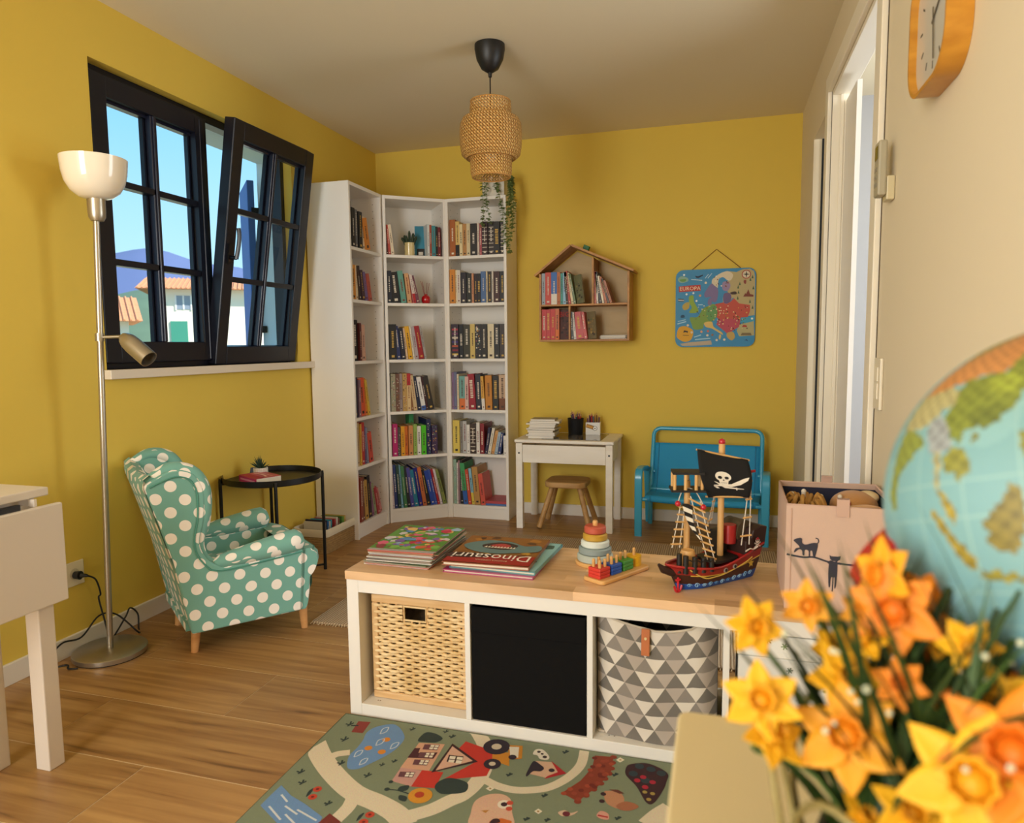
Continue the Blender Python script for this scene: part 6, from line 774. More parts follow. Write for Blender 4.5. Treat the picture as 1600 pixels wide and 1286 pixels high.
# ================================================================ DROP-LEAF TABLE
tb = thing('drop_leaf_table', 'white drop-leaf table with its leaf folded down', 'table', (.0, -3.04, 0))
M_tw = mat('table_white', 'd4cabd', .4)
bx('tabletop', M_tw, tb, .12, .572, -.9, 0, .728, .75, .003)
bx('drop_leaf', M_tw, tb, .584, .602, -.9, .012, .447, .708, .003)
bx('apron', M_tw, tb, .16, .535, -.03, -.012, .63, .727); bx('apron', M_tw, tb, .52, .538, -.87, -.03, .63, .727); bx('support_rail', M_tw, tb, .545, .56, -.88, -.06, .69, .712)
for x, y in ((.555, -.036), (.425, -.085), (.2, -.05), (.555, -.85), (.2, -.85)): bx('leg', M_tw, tb, x-.023, x+.023, y-.023, y+.023, 0, .69 if x > .5 else .727, .003)
bx('hinge', mat('hinge_black', '161414', .4), tb, .572, .585, -.17, -.09, .706, .722)
bx('hinge', MATS['hinge_black'], tb, .572, .585, -.8, -.72, .706, .722)
bx('spacer', M_tw, tb, .562, .584, -.052, -.045, .708, .727)
# ================================================================ RUGS
def rugmat():
    m = bpy.data.materials.new('jute_rug'); m.use_nodes = True; n = m.node_tree; p = n.nodes['Principled BSDF']; L = n.links.new
    tc = n.nodes.new('ShaderNodeTexCoord'); wv = n.nodes.new('ShaderNodeTexWave'); wv.inputs['Scale'].default_value = 28; wv.inputs['Distortion'].default_value = 1.5; wv.bands_direction = 'X'; L(tc.outputs['Object'], wv.inputs[0])
    nz = n.nodes.new('ShaderNodeTexNoise'); nz.inputs['Scale'].default_value = 260; L(tc.outputs['Object'], nz.inputs[0])
    ad = n.nodes.new('ShaderNodeMath'); ad.operation = 'MULTIPLY'; L(wv.outputs[1], ad.inputs[0]); L(nz.outputs[0], ad.inputs[1])
    rp = n.nodes.new('ShaderNodeValToRGB'); rp.color_ramp.elements[0].color = lin('8f7556'); rp.color_ramp.elements[1].color = lin('cbb494'); rp.color_ramp.elements[1].position = .55; L(ad.outputs[0], rp.inputs[0]); L(rp.outputs[0], p.inputs['Base Color'])
    bp = n.nodes.new('ShaderNodeBump'); bp.inputs['Strength'].default_value = .8; bp.inputs['Distance'].default_value = .004; L(ad.outputs[0], bp.inputs['Height']); L(bp.outputs[0], p.inputs['Normal']); p.inputs['Roughness'].default_value = .95
    return m
rg = thing('woven_rug', 'beige woven rug in front of the bookcases', 'rug', (1.62, -1.30, .0005))
MB().box(-.93, .93, -.735, .735, 0, .008).build('pile', rugmat(), rg, bevel=.003)
b = MB(); rr_ = random.Random(3)
for sy in (-1, 1):
    for i in range(150):
        x = -.925+1.85*i/149; b.tube([(x, sy*.733, .004), (x+rr_.uniform(-.004, .004), sy*(.742+rr_.uniform(0, .008)), .002)], .0022, 4)
tag(b.build('fringe', mat('fringe', 'c0a880', .95), rg), kind='stuff')
pm = thing('play_mat', 'green printed farm play mat in front of the cube shelf', 'mat', (1.19, -2.64, .0005))
bx('mat_base', mat('mat_green', '78826a', .95, bump=.5, bscale=900, var=.06, vscale=200), pm, 0, 1.33, -1.0, 0, 0, .007)
MB().tube([(0, 0, .004), (0, -1, .004), (1.33, -1, .004), (1.33, 0, .004)], .004, 6, closed=True).build('edge_binding', mat('mat_binding', '3f5240', .9), pm, smooth=60)
mpr = Print().items(MATP); mpr.v = [Vector((max(.004, v.x), min(-.004, v.y), v.z)) for v in mpr.v]
mpr.finish('mat_print', pm, (0, 0, .0072), m=colmat('printed_carpet', .95, .35, .4))
# ================================================================ CUBE SHELF
KR = -.01; KX, KY = 1.197, -2.624
ks = thing('cube_shelf', 'low white four-cube shelf with wooden top', 'shelf', (KX, KY, 0), (0, 0, KR))
M_kal = mat('cube_shelf_white', 'dcd8d0', .4)
bx('side_panel', M_kal, ks, 0, .038, 0, .39, 0, .42, .001); bx('side_panel', M_kal, ks, 1.429, 1.467, 0, .39, 0, .42, .001)
bx('bottom_panel', M_kal, ks, .038, 1.429, 0, .39, 0, .038, .001); bx('top_panel', M_kal, ks, .038, 1.429, 0, .39, .382, .42, .001)
for x in (.373, .724, 1.075): bx('divider', M_kal, ks, x, x+.016, 0.001, .389, .038, .382, .001)
for x in (.048, .055, .75, .765): MB().cyl((x+.03, .03, .0382), (x+.03, .03, .0386), .002, n=8).build('screw_hole', mat('hole', '6a4a30', .9), ks)
wt = thing('worktop', 'light beech worktop lying on the white cube shelf', 'worktop', (KX, KY, .4205), (0, 0, KR))
M_bee = wood('beech_stave', 'dcb68c', 'cba274', .4, (1.5, 14, 14), rnd=.16, bump=.03, coat=.1); rw = random.Random(6)
for j in range(9):
    y0 = -.004+j*.0445; x = -.002-rw.uniform(0, .3)
    while x < 1.469:
        x1 = x+rw.uniform(.3, .55); a, c = max(x, -.002), min(x1, 1.469)
        if c-a > .01: bx('stave', M_bee, wt, a, c, y0, y0+.0444, 0, .025)
        x = x1
def K(u, v, z): return Vector((KX+math.cos(KR)*u-math.sin(KR)*v, KY+math.sin(KR)*u+math.cos(KR)*v, z))
# wicker basket
wk = thing('wicker_basket', 'natural wicker basket with cut-out handle in the cube shelf', 'basket', K(.055, .045, .0385), (0, 0, KR))
M_wk = wood('wicker', 'e4ca9a', 'd0ae74', .6, (6, 6, 6), rnd=.1); M_wkf = wood('wicker_frame', 'd8b482', 'c49a64', .6, (4, 4, 30), rnd=.08)
BW, BH, BD = .312, .325, .32
for nm, a in (('frame_rail', (0, BW, 0, .012, BH-.026, BH)), ('frame_rail', (0, BW, 0, .012, 0, .022)), ('frame_post', (0, .02, 0, .012, .022, BH-.026)), ('frame_post', (BW-.02, BW, 0, .012, .022, BH-.026))): bx(nm, M_wkf, wk, *a, bevel=.004)
for nm, a in (('side_wall', (0, .01, .012, BD, 0, BH)), ('side_wall', (BW-.01, BW, .012, BD, 0, BH)), ('back_wall', (.01, BW-.01, BD-.01, BD, 0, BH)), ('bottom', (.01, BW-.01, .012, BD-.01, 0, .01))): bx(nm, M_wkf, wk, *a)
nst = 12; nrow = 27; b = MB(); hx0, hx1, hz0, hz1 = .108, .178, BH-.072, BH-.034
for r_ in range(nrow):
    z = .028+(BH-.062)*r_/(nrow-1); rngs = [(.006, BW-.006)]
    if hz0-.006 < z < hz1+.006: rngs = [(.006, hx0-.006), (hx1+.006, BW-.006)]
    for xa, xb in rngs:
        n_ = max(4, int((xb-xa)/.0055)); pts = []
        for i in range(n_+1):
            x = xa+(xb-xa)*i/n_; ph = (x-.006)/(BW-.012)*nst*PI+(PI if r_ % 2 else 0); pts.append((x, .0065-.0048*math.sin(ph), z+.0006*math.sin(x*400+r_)))
        b.tube(pts, .0051, 6)
tag(b.build('weave', M_wk, wk, smooth=60), kind='stuff')
b = MB()
for i in range(nst+1):
    x = .006+(BW-.012)*i/nst; b.cyl((x, .0065, .015), (x, .0065, BH-.02 if not hx0 < x < hx1 else hz0), .0032, n=6)
tag(b.build('stakes', M_wkf, wk), kind='stuff')
MB().tube([(hx0, .004, hz0), (hx1, .004, hz0), (hx1, .004, hz1+.004), (hx0, .004, hz1+.004)], .0035, 6, closed=True).build('handle_rim', M_wk, wk)
MB().sphere((.15, .16, .19), .09, 14, 10, (1.3, 1, .9)).build('stuffing', mat('basket_contents', '4a3a22', .9, var=.6, vscale=40), wk)
# black fabric box
bb = thing('fabric_box', 'plain black fabric box in the cube shelf', 'box', K(.392, .004, .0385), (0, 0, KR))
M_bf = mat('black_fabric', '080707', .9, bump=.3, bscale=700, spec=.2)
def bfr(u, v): return (.001+u*.327, .003-.004*math.sin(PI*u)*math.sin(PI*v), v*.334)
MB().grid(bfr, 10, 10).build('front_panel', M_bf, bb, smooth=60)
bx('side_panel', M_bf, bb, 0, .004, .003, .33, 0, .334); bx('side_panel', M_bf, bb, .325, .329, .003, .33, 0, .334); bx('bottom_panel', M_bf, bb, .004, .325, .004, .33, 0, .004); bx('back_panel', M_bf, bb, .004, .325, .326, .33, .004, .334)
bx('front_fold', M_bf, bb, .002, .328, -.0035, .002, .262, .332, .002)
# triangle print fabric basket
tg = thing('fabric_basket', 'grey and white triangle-print fabric basket in the cube shelf', 'basket', K(.748, .03, .0385), (0, 0, KR))
def tri_wall(fn, nu, nv, seed):
    rr = random.Random(seed); b = MB(); C_ = ['6d675f', 'cfc6b8', 'a89c90', '837b72']
    for j in range(nv):
        for i in range(nu*2+1):
            up = (i+j) % 2 == 0; u0 = (i-1)/(2*nu); u1 = (i)/(2*nu); u2 = (i+1)/(2*nu); cl = lambda q: min(1, max(0, q)); v0, v1 = j/nv, (j+1)/nv
            P3 = [(cl(u0), v0), (cl(u2), v0), (cl(u1), v1)] if up else [(cl(u0), v1), (cl(u1), v0), (cl(u2), v1)]
            b.cur = (C_[0] if (i//2+j) % 3 != 1 else C_[3]) if up else (C_[1] if (i+2*j) % 4 in (0, 1) else C_[2])
            m_ = 3
            # subdivide each printed triangle so that it follows the cloth
            A, B_, D = [Vector((*p, 0)) for p in P3]; idx = {}; vs = []; fs = []
            for p in range(m_+1):
                for q in range(m_+1-p): idx[p, q] = len(vs); w_ = A+(B_-A)*(p/m_)+(D-A)*(q/m_); vs.append(fn(w_.x, w_.y))
            for p in range(m_):
                for q in range(m_-p):
                    fs.append((idx[p, q], idx[p+1, q], idx[p, q+1]))
                    if p+q < m_-1: fs.append((idx[p+1, q], idx[p+1, q+1], idx[p, q+1]))
            b.add(vs, fs)
    return b
def tf(u, v):   # front, right and left walls wrapped round: u 0..1
    s = u; top = .305+.03*abs(2*min(1, max(0, (s-.12)/.72))-1.05)**1.2+(.0 if s < .8 else .005); z = v*top
    x = -.004+s*.318; bow = -.012*math.sin(PI*s)*(.4+.6*v)+.05*max(0, s-.86)*7*max(0, s-.86)*7+.03*max(0, .1-s)*8
    bow += .012*math.exp(-((s-.48)/.12)**2)*max(0, v-.55)*2
    return (x, bow+.006*math.sin(9*s+4*v), z)
MB_t = tri_wall(tf, 6, 8, 3); MB_t.build('front_cloth', colmat('printed_cloth', .85), tg, smooth=60, weld=True)
tri_wall(lambda u, v: (.004-.006*math.sin(PI*v), .31-.28*u, v*.33), 4, 7, 4).build('side_cloth', MATS['printed_cloth'], tg, weld=True)
tri_wall(lambda u, v: (.314, .05+.26*u, v*.325), 4, 7, 5).build('side_cloth', MATS['printed_cloth'], tg, weld=True)
tri_wall(lambda u, v: (.004+.31*u, .31, v*.33), 5, 7, 6).build('back_cloth', MATS['printed_cloth'], tg, weld=True)
MB().tube([Vector(tf(i/24, 1))+Vector((0, 0, .001)) for i in range(25)], .0035, 6).build('rim_seam', mat('seam_beige', 'bdb09c', .8), tg, smooth=60)
MB().box(.0, .31, .01, .3, .001, .006).build('bottom', MATS['seam_beige'], tg)
p0 = Vector(tf(.42, 1))
hs = MB().box(-.011, .011, -.005, -.002, -.068, .004).build('leather_tab', mat('leather_tan', 'b0622e', .55), tg, p0+Vector((0, -.004, 0)), (R(-6), 0, 0), bevel=.002)
MB().cyl((0, -.0052, -.022), (0, -.0068, -.022), .0035, n=12).build('rivet', mat('rivet_brass', 'd8c890', .3, .8), hs)
# white drawer box in the last cube
wb_ = thing('drawer_box', 'white lidded box with small printed flowers, last cube of the shelf', 'box', K(1.112, .02, .0385), (0, 0, KR))
M_db = mat('drawer_white', 'd4d2cc', .5)
bx('body', M_db, wb_, 0, .305, 0, .33, 0, .275, .004); bx('lid', mat('lid_white', 'e2e0d8', .5), wb_, -.003, .308, -.004, .333, .276, .335, .004)
p = Print(); rq = random.Random(12)
def fl4(x, z, s, c): 
    for k in range(6): a = R(60*k+10); p.line([(x, z), (x+s*math.cos(a), z+s*math.sin(a))], s*.3, c, 2)
for x, z, c in [(.035, .318, '2a3020'), (.02, .316, '3a3a24'), (.072, .322, '2a3a28'), (.11, .31, '7a8a5a'), (.19, .315, 'b87a4a'), (.25, .3, '4a6a4a')]: fl4(x, z, .009, c)
for i in range(9): fl4(rq.uniform(.02, .29), rq.uniform(.03, .25), rq.uniform(.004, .012), rq.choice(['5a7a5a', '8a9a78', 'a87a5a', '4a5a4a']))
p.finish('flower_print', wb_, (0, -.0046, 0), (R(90), 0, 0))
# ================================================================ DESK THINGS
rk = random.Random(31); zt = .5455
for i in range(10):
    w, d, h = rk.uniform(.155, .2), rk.uniform(.13, .15), rk.choice([.006, .009, .012, .013]); c = ['d8d4cc', 'c6c2be', 'e2dcd2', '9a948c', 'd0cabf', 'b8b0a6'][i % 6]
    if i == 9: w, d, h = .15, .12, .011
    t = thing('notebook', 'pale notebook in the desk paper stack, %s from the bottom' % ORD[i], 'notebook', (1.225+rk.uniform(-.012, .012), -.262+rk.uniform(-.008, .008), zt), (0, 0, R(rk.uniform(-5, 5))), 'paper stack on the desk')
    MB().box(-w/2, w/2, -d/2, d/2, 0, .001).box(-w/2, w/2, -d/2, d/2, h-.001, h).box(w/2-.001, w/2, -d/2, d/2, .001, h-.001).build('cover', mat('nb_'+c, c, .5), t, weld='keep'); MB().box(-w/2+.001, w/2-.0011, -d/2+.001, d/2-.001, .001, h-.001).build('pages', mat('nb_pages', 'e6e0d6', .8), t); zt += h+.0003
cup = thing('pencil_cup', 'black pencil cup on the white desk', 'cup', (1.393, -.112, .5475))
MB().lathe([(.001, 0), (.043, 0), (.045, .003), (.05, .096), (.0525, .1), (.05, .102), (.047, .1), (.042, .006), (.001, .006)], 36).build('cup_body', mat('cup_black', '131214', .5), cup, smooth=45)
M_pw = mat('pencil_wood', 'c89a62', .6)
PC = {'red': 'a8242a', 'dark green': '2c4a34', 'brown': '5a3424', 'navy': '1f2748', 'plum': '4a2040', 'rust orange': 'b45a28', 'white': 'e0dcd6', 'wine': '5e1a28', 'charcoal': '2c2a2a', 'violet': '4c2a6a', 'tan': 'b88a58', 'teal': '2a6a70', 'crimson': '8a1428', 'mauve': '8a5a78'}
def pencil(base, top, colname, where, group, r=.0038, tip=True):
    base, top = Vector(base), Vector(top); v = top-base; L_ = v.length
    t = thing('pencil', '%s pencil standing in %s' % (colname, where), 'pencil', base, v.to_track_quat('Z', 'Y').to_euler(), group)
    MB().cyl((0, 0, 0), (0, 0, L_-.014), r, n=6).build('shaft', mat('pencil_'+colname, PC[colname], .4), t); MB().cyl((0, 0, L_-.014), (0, 0, L_-.004), r, r*.35, 6).build('sharpened_wood', M_pw, t); MB().cyl((0, 0, L_-.004), (0, 0, L_), r*.35, .0003, 6).build('lead', mat('pencil_'+colname, PC[colname], .4), t)
rk = random.Random(8)
for i, c in enumerate(['red', 'dark green', 'brown', 'navy', 'plum', 'rust orange', 'white', 'wine', 'charcoal', 'violet', 'tan', 'teal', 'crimson', 'mauve']):
    a = 2*PI*i/14+rk.uniform(-.2, .2); rr = rk.uniform(.012, .03)
    pencil((1.393+rr*.6*math.cos(a+2), -.112+rr*.6*math.sin(a+2), .5545), (1.393+(rr+.01)*math.cos(a), -.112+(rr+.008)*math.sin(a), .5475+rk.uniform(.125, .152)), c, 'the black cup', 'pencils in the black cup')
pb = thing('pencil_box', 'white carton with a drawn pencil, full of crayons on the desk', 'box', (1.503, -.098, .5475), (0, 0, R(3)))
M_ctn = mat('carton_white', 'e4e0da', .5); w = .044
for a in ((-w, w, -.03, -.0285, 0, .078), (-w, w, .0285, .03, 0, .078), (-w, -w+.0015, -.0285, .0285, 0, .078), (w-.0015, w, -.0285, .0285, 0, .078), (-w, w, -.0285, .0285, 0, .0015)): bx('wall', M_ctn, pb, *a)
p = Print(); p.line([(-.04, .058), (-.012, .05), (.012, .042)], .024, '2a2420', 1).line([(-.041, .058), (-.012, .05), (.011, .0425)], .019, 'd89a38', 2).line([(-.04, .052), (-.012, .044), (.01, .037)], .002, '4a3420', 3).line([(-.04, .062), (-.012, .055), (.012, .047)], .002, '4a3420', 3)
p.disc((.014, .0415), .014, '2a2420', 3, ry=.015).disc((.014, .0415), .0115, 'f0ece6', 4, ry=.0125).disc((.014, .0415), .004, '1a1614', 5).finish('pencil_drawing', pb, (0, -.0302, 0), (R(90), 0, 0))
for i, c in enumerate(['violet', 'plum', 'red', 'navy', 'brown', 'wine', 'rust orange', 'charcoal', 'crimson', 'tan', 'mauve', 'dark green']):
    x = -.032+.064*(i % 6)/5; y = -.012+.024*(i//6)
    pencil((1.503+x, -.098+y, .5495), (1.503+x*1.15+rk.uniform(-.006, .006), -.098+y*1.3, .5475+rk.uniform(.108, .14)), c, 'the white carton', 'pencils in the white carton')
# ================================================================ ON THE WORKTOP
ZT = .446
rm_ = random.Random(17)
def splash(seed, w, d, cols, n=34):
    rr = random.Random(seed); p = Print(); p.poly([(-w/2, -d/2), (w/2, -d/2), (w/2, d/2), (-w/2, d/2)], cols[0], 1)
    for i in range(n):
        cx, cy = rr.uniform(-.46, .46)*w, rr.uniform(-.46, .46)*d; k = rr.randint(5, 8); s = rr.uniform(.03, .11)*w
        pts = [(max(-w/2, min(w/2, cx+s*rr.uniform(.5, 1.2)*math.cos(2*PI*j/k))), max(-d/2, min(d/2, cy+s*rr.uniform(.5, 1.2)*math.sin(2*PI*j/k)))) for j in range(k)]; p.poly(pts, rr.choice(cols), 2+i % 5)
    return p
MC = ['c83a5a', '5a86b4', '6a9a4a', 'd8b84a', '8a5a9a', 'e0d8cc', 'c8603a', '3a4a6a', 'b83038', '8ab4d0', 'e0a0b0']
zt = ZT
for i in range(16):
    w, d = .212+rm_.uniform(-.006, .008), .282+rm_.uniform(-.01, .01); h = rm_.uniform(.0022, .0034); c = rm_.choice(['b8b0a8', 'cfc8be', 'd8d0c4', '9a8a7a', '7a8a70', 'a87a5a', 'c0584a'])
    f = i/15; t = thing('magazine', 'colourful children\'s magazine, %s from the bottom of the stack' % ORD[i] if i < 15 else "topmost children's magazine with bright collage cover on the stack", 'magazine', (1.333+rm_.uniform(-.006, .006)+.004*f, -2.415+.012*f+rm_.uniform(-.006, .006), zt), (0, 0, R(-2+rm_.uniform(-2.5, 2.5)+4*f)), 'magazine stack on the worktop')
    MB().box(-w/2, w/2, -d/2, d/2, 0, h-.0004).build('pages', mat('magp_'+c, c, .55, bump=.5, bscale=400, stretch=(.2, .2, 40)), t); MB().box(-w/2-.0006, w/2+.0006, -d/2-.0006, d/2+.0006, h-.0004, h).build('cover', mat('magc_%d' % (i % 5), ['8a7a6a', 'b8a898', '6a7a5a', 'a86a5a', '9a9490'][i % 5], .35), t); zt += h+.0002
    if i == 15: splash(22, w, d, ['5a8a3a', '7aa84a', 'b83048', 'd05a7a', '7a5a9a', '5a86b4', 'd8b060', 'c8c0c0', '8a3a3a', 'c8603a', '9ab0c8'], 110).finish('cover_print', t, (0, 0, h+.0001))
# dinosaur book on two other big books
def flat(name, label, x, y, z, w, d, h, rz, col, spine='r', group='big books on the worktop'):
    t = thing(name, label, 'book', (x, y, z), (0, 0, R(rz)), group); m = mat('cover_'+col, col, .35, var=.2, vscale=20, coat=.3); q = w/2; e = d/2; th = .0022
    b = MB().box(-q, q, -e, e, 0, th).box(-q, q, -e, e, h-th, h); b.box(q-th, q, -e, e, th, h-th); b.build('cover', m, t, weld='keep'); MB().box(-q+.004, q-th, -e+.004, e-.004, th, h-th).build('pages', M_page, t); return t
z = ZT; flat('book', 'magenta hardback at the bottom of the big book pile', 1.622, -2.42, z, .275, .30, .009, -1, 'a83468'); z += .0093
t = flat('book', 'teal hardback in the middle of the big book pile', 1.635, -2.405, z, .265, .30, .010, -3, '4f8f94'); splash(9, .26, .29, ['8ab8b8', '3a5a50', '5a2a24', 'c8d0c8', '2a2a28'], 20).finish('cover_print', t, (0, 0, .0101)); z += .0118
t = flat('book', 'Dinosauri picture book with red dinosaur cover on top of the pile', 1.607, -2.418, z, .262, .292, .011, 1.5, '8a4a24')
p = splash(14, .26, .288, ['8a5a24', '6a4018', 'a87028', 'b88a34', '5a3a1c'], 46)
p.blob([(-.12, .03), (-.06, .09), (.02, .085), (.07, .05), (.12, .06), (.125, .0), (.05, -.03), (.0, -.045), (-.07, -.03)], '5f7a78', 9).blob([(-.06, .04), (-.01, .075), (.05, .05), (.03, .0), (-.04, .005)], '3a2a24', 10).blob([(-.035, .035), (0, .06), (.03, .04), (.01, .01)], 'a83a34', 11)
for i in range(10): p.poly([(-.05+.01*i, .012), (-.044+.01*i, .03), (-.04+.01*i, .011)], 'd8cfb8', 12)
p.poly([(-.13, -.144), (.13, -.144), (.13, -.055), (-.13, -.075)], '9a2018', 9); p.blob([(-.13, -.06), (-.06, -.05), (0, -.06), (-.02, -.09), (-.13, -.1)], '3a2018', 10)
p.text('Dinosauri', (.0, -.08), .078, 'f0e6d8', 13, rot=PI, sx=.8).text('ENCICLOPEDIA', (.01, -.115), .014, 'e0c8a8', 13, rot=PI)
p.finish('cover_print', t, (0, 0, .0111))
# ring stacker
t = thing('ring_stacker', 'wooden ring stacker with pastel rings on the worktop', 'toy', (1.9, -2.375, ZT))
M_bch = wood('toy_beech', 'd8a868', 'c89550', .5, (4, 4, 4), rnd=.04)
MB().lathe([(.001, 0), (.057, 0), (.059, .003), (.059, .009), (.056, .012), (.001, .012)], 40).build('base', M_bch, t, smooth=40)
z = .012
for r_, h, c in ((.0535, .022, 'a9b0a4'), (.049, .020, '84918f'), (.0425, .020, 'cfd6cc'), (.0365, .020, 'b9912e'), (.0325, .022, 'b4513a')):
    MB().lathe([(.008, 0), (r_-.003, 0), (r_, .003), (r_, h-.004), (r_-.004, h), (.008, h)], 36).build('ring', mat('ring_'+c, c, .6), t, (0, 0, z), smooth=35); z += h+.0004
MB().lathe([(.0075, .012), (.0075, z+.006), (.0085, z+.010), (.006, z+.015), (.001, z+.016)], 16).build('peg', M_bch, t, smooth=50)
# peg sorter
t = thing('peg_sorter', 'wooden peg board with red, blue, green and yellow shape stacks', 'toy', (1.978, -2.462, ZT), (0, 0, R(58.7)))
MB().prism(rrect(.215, .078, .014), 0, .012).build('board', M_bch, t, bevel=.003, smooth=40)
for i, (x, c, n_, lv) in enumerate([(-.078, 'c8352a', 4, 3), (-.026, '1f4fa8', 3, 3), (.026, '3f8a2c', 2, 3), (.078, 'd8a41c', 1, 3)]):
    for k in range(lv):
        if i < 3: MB().box(-.022, .022, -.022, .022, 0, .0095).build('tile', mat('tile_'+c, c, .45), t, (x, 0, .0122+.0098*k), bevel=.002)
        else: MB().lathe([(.001, 0), (.022, 0), (.022, .0095), (.001, .0095)], 24).build('tile', mat('tile_'+c, c, .45), t, (x, 0, .0122+.0098*k))
    for k in range(n_):
        px, py = [[(-.011, -.011), (.011, -.011), (-.011, .011), (.011, .011)], [(-.011, -.01), (.011, -.01), (0, .012)], [(-.011, 0), (.011, 0)], [(0, 0)]][i][k]
        MB().cyl((px+x, py, .012), (px+x, py, .06), .0045, n=12).sphere((px+x, py, .06), .0045, 10, 6).build('peg', M_bch, t, smooth=50)
# ================================================================ PIRATE SHIP
SA = 45.6; SC = Vector((2.235, -2.455, ZT)); sh = thing('pirate_ship', 'wooden toy pirate ship with black skull sail', 'toy ship', SC, (0, 0, R(SA)))
Sinv = (Matrix.Translation(SC) @ Matrix.Rotation(R(SA), 4, 'Z')).inverted()
rH, nH = Vector((.959, .282, 0)), Vector((-.282, .959, 0))
def sp(a, h, dep=0): return Sinv @ (SC+rH*(a/1000)+nH*(dep/1000)+Vector((0, 0, h/1000)))     # a mm along the view's horizontal, h mm up
LB, LS = -.138, .142
def hull(s, t_):      # s 0 bow..1 stern ; t_ 0 keel..1 gunwale ; near side (-y)
    x = LB+(LS-LB)*s; zd = .052+.02*(1-s)**3+.05*max(0, s-.45)**1.3*2; bd = .052*min(1, (s/.28))**.6*(1-.12*max(0, s-.8)*5)+.002; z = zd*t_
    fl_ = .62+.38*t_**.7; xx = x-(.02*t_*(1-s)**4)+(.02*(t_-.3) if s > .9 else 0)*max(0, s-.9)*10
    return Vector((xx+.018*(1-t_)*(1-s)**6, -bd*fl_, z))
NS = 28; T_ = [0, .12, .26, .34, .48, .62, .66, .8, 1]; CO = ['1d4fa0', '1d4fa0', '3a1c14', '3a1c14', '3a1c14', 'd8b84a', '8c1f1c', '8c1f1c']
b = MB()
for sgn in (1, -1):
    for i in range(NS):
        for j in range(len(T_)-1):
            q = [hull(i/NS, T_[j]), hull((i+1)/NS, T_[j]), hull((i+1)/NS, T_[j+1]), hull(i/NS, T_[j+1])]; b.cur = CO[j] if not (j == 5 and i < 4) else '3a1c14'
            if sgn < 0: q = [Vector((v.x, -v.y, v.z)) for v in q][::-1]
            b.add(q, [(0, 1, 2, 3)])
b.cur = '3a1c14'
for i in range(NS):
    a, c = hull(i/NS, 0), hull((i+1)/NS, 0); b.add([a, Vector((a.x, -a.y, 0)), Vector((c.x, -c.y, 0)), c], [(0, 1, 2, 3)])
st_ = [hull(1, t__) for t__ in T_]; b.add(st_+[Vector((v.x, -v.y, v.z)) for v in reversed(st_)], [tuple(range(2*len(T_)))])
b.build('hull', colmat('printed_wood', .4), sh, weld=True, smooth=35)
M_rd = mat('ship_red', 'a01c1c', .35, coat=.3); M_sb = mat('ship_black', '15110f', .5); M_dk = mat('ship_brown', '2e1812', .5); M_rope = mat('rope_white', 'd8d0c2', .9); M_brd = mat('bead_red', 'b8182c', .25, coat=.5)
b = MB()
for i in range(NS): a, c = hull(i/NS, 1), hull((i+1)/NS, 1); k = Vector((0, 0, -.004)); b.add([a+k, c+k, Vector((c.x, -c.y, c.z-.004)), Vector((a.x, -a.y, a.z-.004))], [(0, 1, 2, 3)])
b.build('deck', M_rd, sh, smooth=40)
for sgn in (1, -1): MB().tube([Vector((v.x, v.y*sgn*1.02, v.z+.001)) for v in [hull(i/20, 1) for i in range(21)]], .0035, 6).build('gunwale', M_rd, sh, smooth=60)
# wave scrolls, gold line and portholes on the near side
b = MB(); wv_ = random.Random(3)
def sidept(s, t_): return hull(s, t_)+Vector((0, -.0012, 0))
for i in range(11):
    s0 = .12+.078*i; b.cur = wv_.choice(['7fb4dc', '5a94cc', '9cc6e4']); pts = []
    for k in range(12): a = k/11*2*PI*1.3; r_ = .028*(1-k/14); pts.append(sidept(min(.99, s0+r_*math.cos(a)*1.0), .2+r_*5.0*math.sin(a)*(.9 if i % 2 else .6)))
    b.tube(pts, .0011, 4)
tag(b.build('wave_scrolls', MATS['printed_wood'], sh), kind='stuff')
for s0 in (.52, .64):
    c = sidept(s0, .78); MB().cyl(c+Vector((0, .004, 0)), c+Vector((0, -.002, 0)), .0068, n=16).build('porthole_rim', mat('porthole_grey', '9a948c', .4), sh); MB().cyl(c, c+Vector((0, -.0026, 0)), .0045, n=14).build('porthole', M_sb, sh)
MB().tube([sidept(.14+.03*i, .92-.4*math.sin(min(1, i/6)*PI/2)+.012*max(0, i-6)) for i in range(26)], .0016, 5).build('gold_line', mat('ship_gold', 'd8bc5a', .4), sh)
star = sidept(.88, .55); Print().poly([(.013*(1 if k % 2 == 0 else .45)*math.cos(PI/2+k*PI/5), .013*(1 if k % 2 == 0 else .45)*math.sin(PI/2+k*PI/5)) for k in range(10)], 'b89a3a', 2).finish('star', sh, star+Vector((0, -.001, 0)), (R(90), 0, R(3)))
# bowsprit figurehead, anchor
MB().tube([(-.135, 0, .05), (-.17, 0, .062), (-.185, 0, .078)], [.014, .010, .004], 10).build('bowsprit', M_dk, sh, smooth=50)
an = MB().tube([(-.135, -.02, .04), (-.137, -.022, .005)], .003, 6).tube(catmull([(-.15, -.022, .018), (-.145, -.022, .006), (-.137, -.022, .002), (-.129, -.022, .006), (-.124, -.022, .018)], 3), .0032, 6).cyl((-.144, -.022, .034), (-.13, -.022, .034), .0028, n=8); an.build('anchor', mat('anchor_red', 'c0202c', .4), sh, smooth=50)
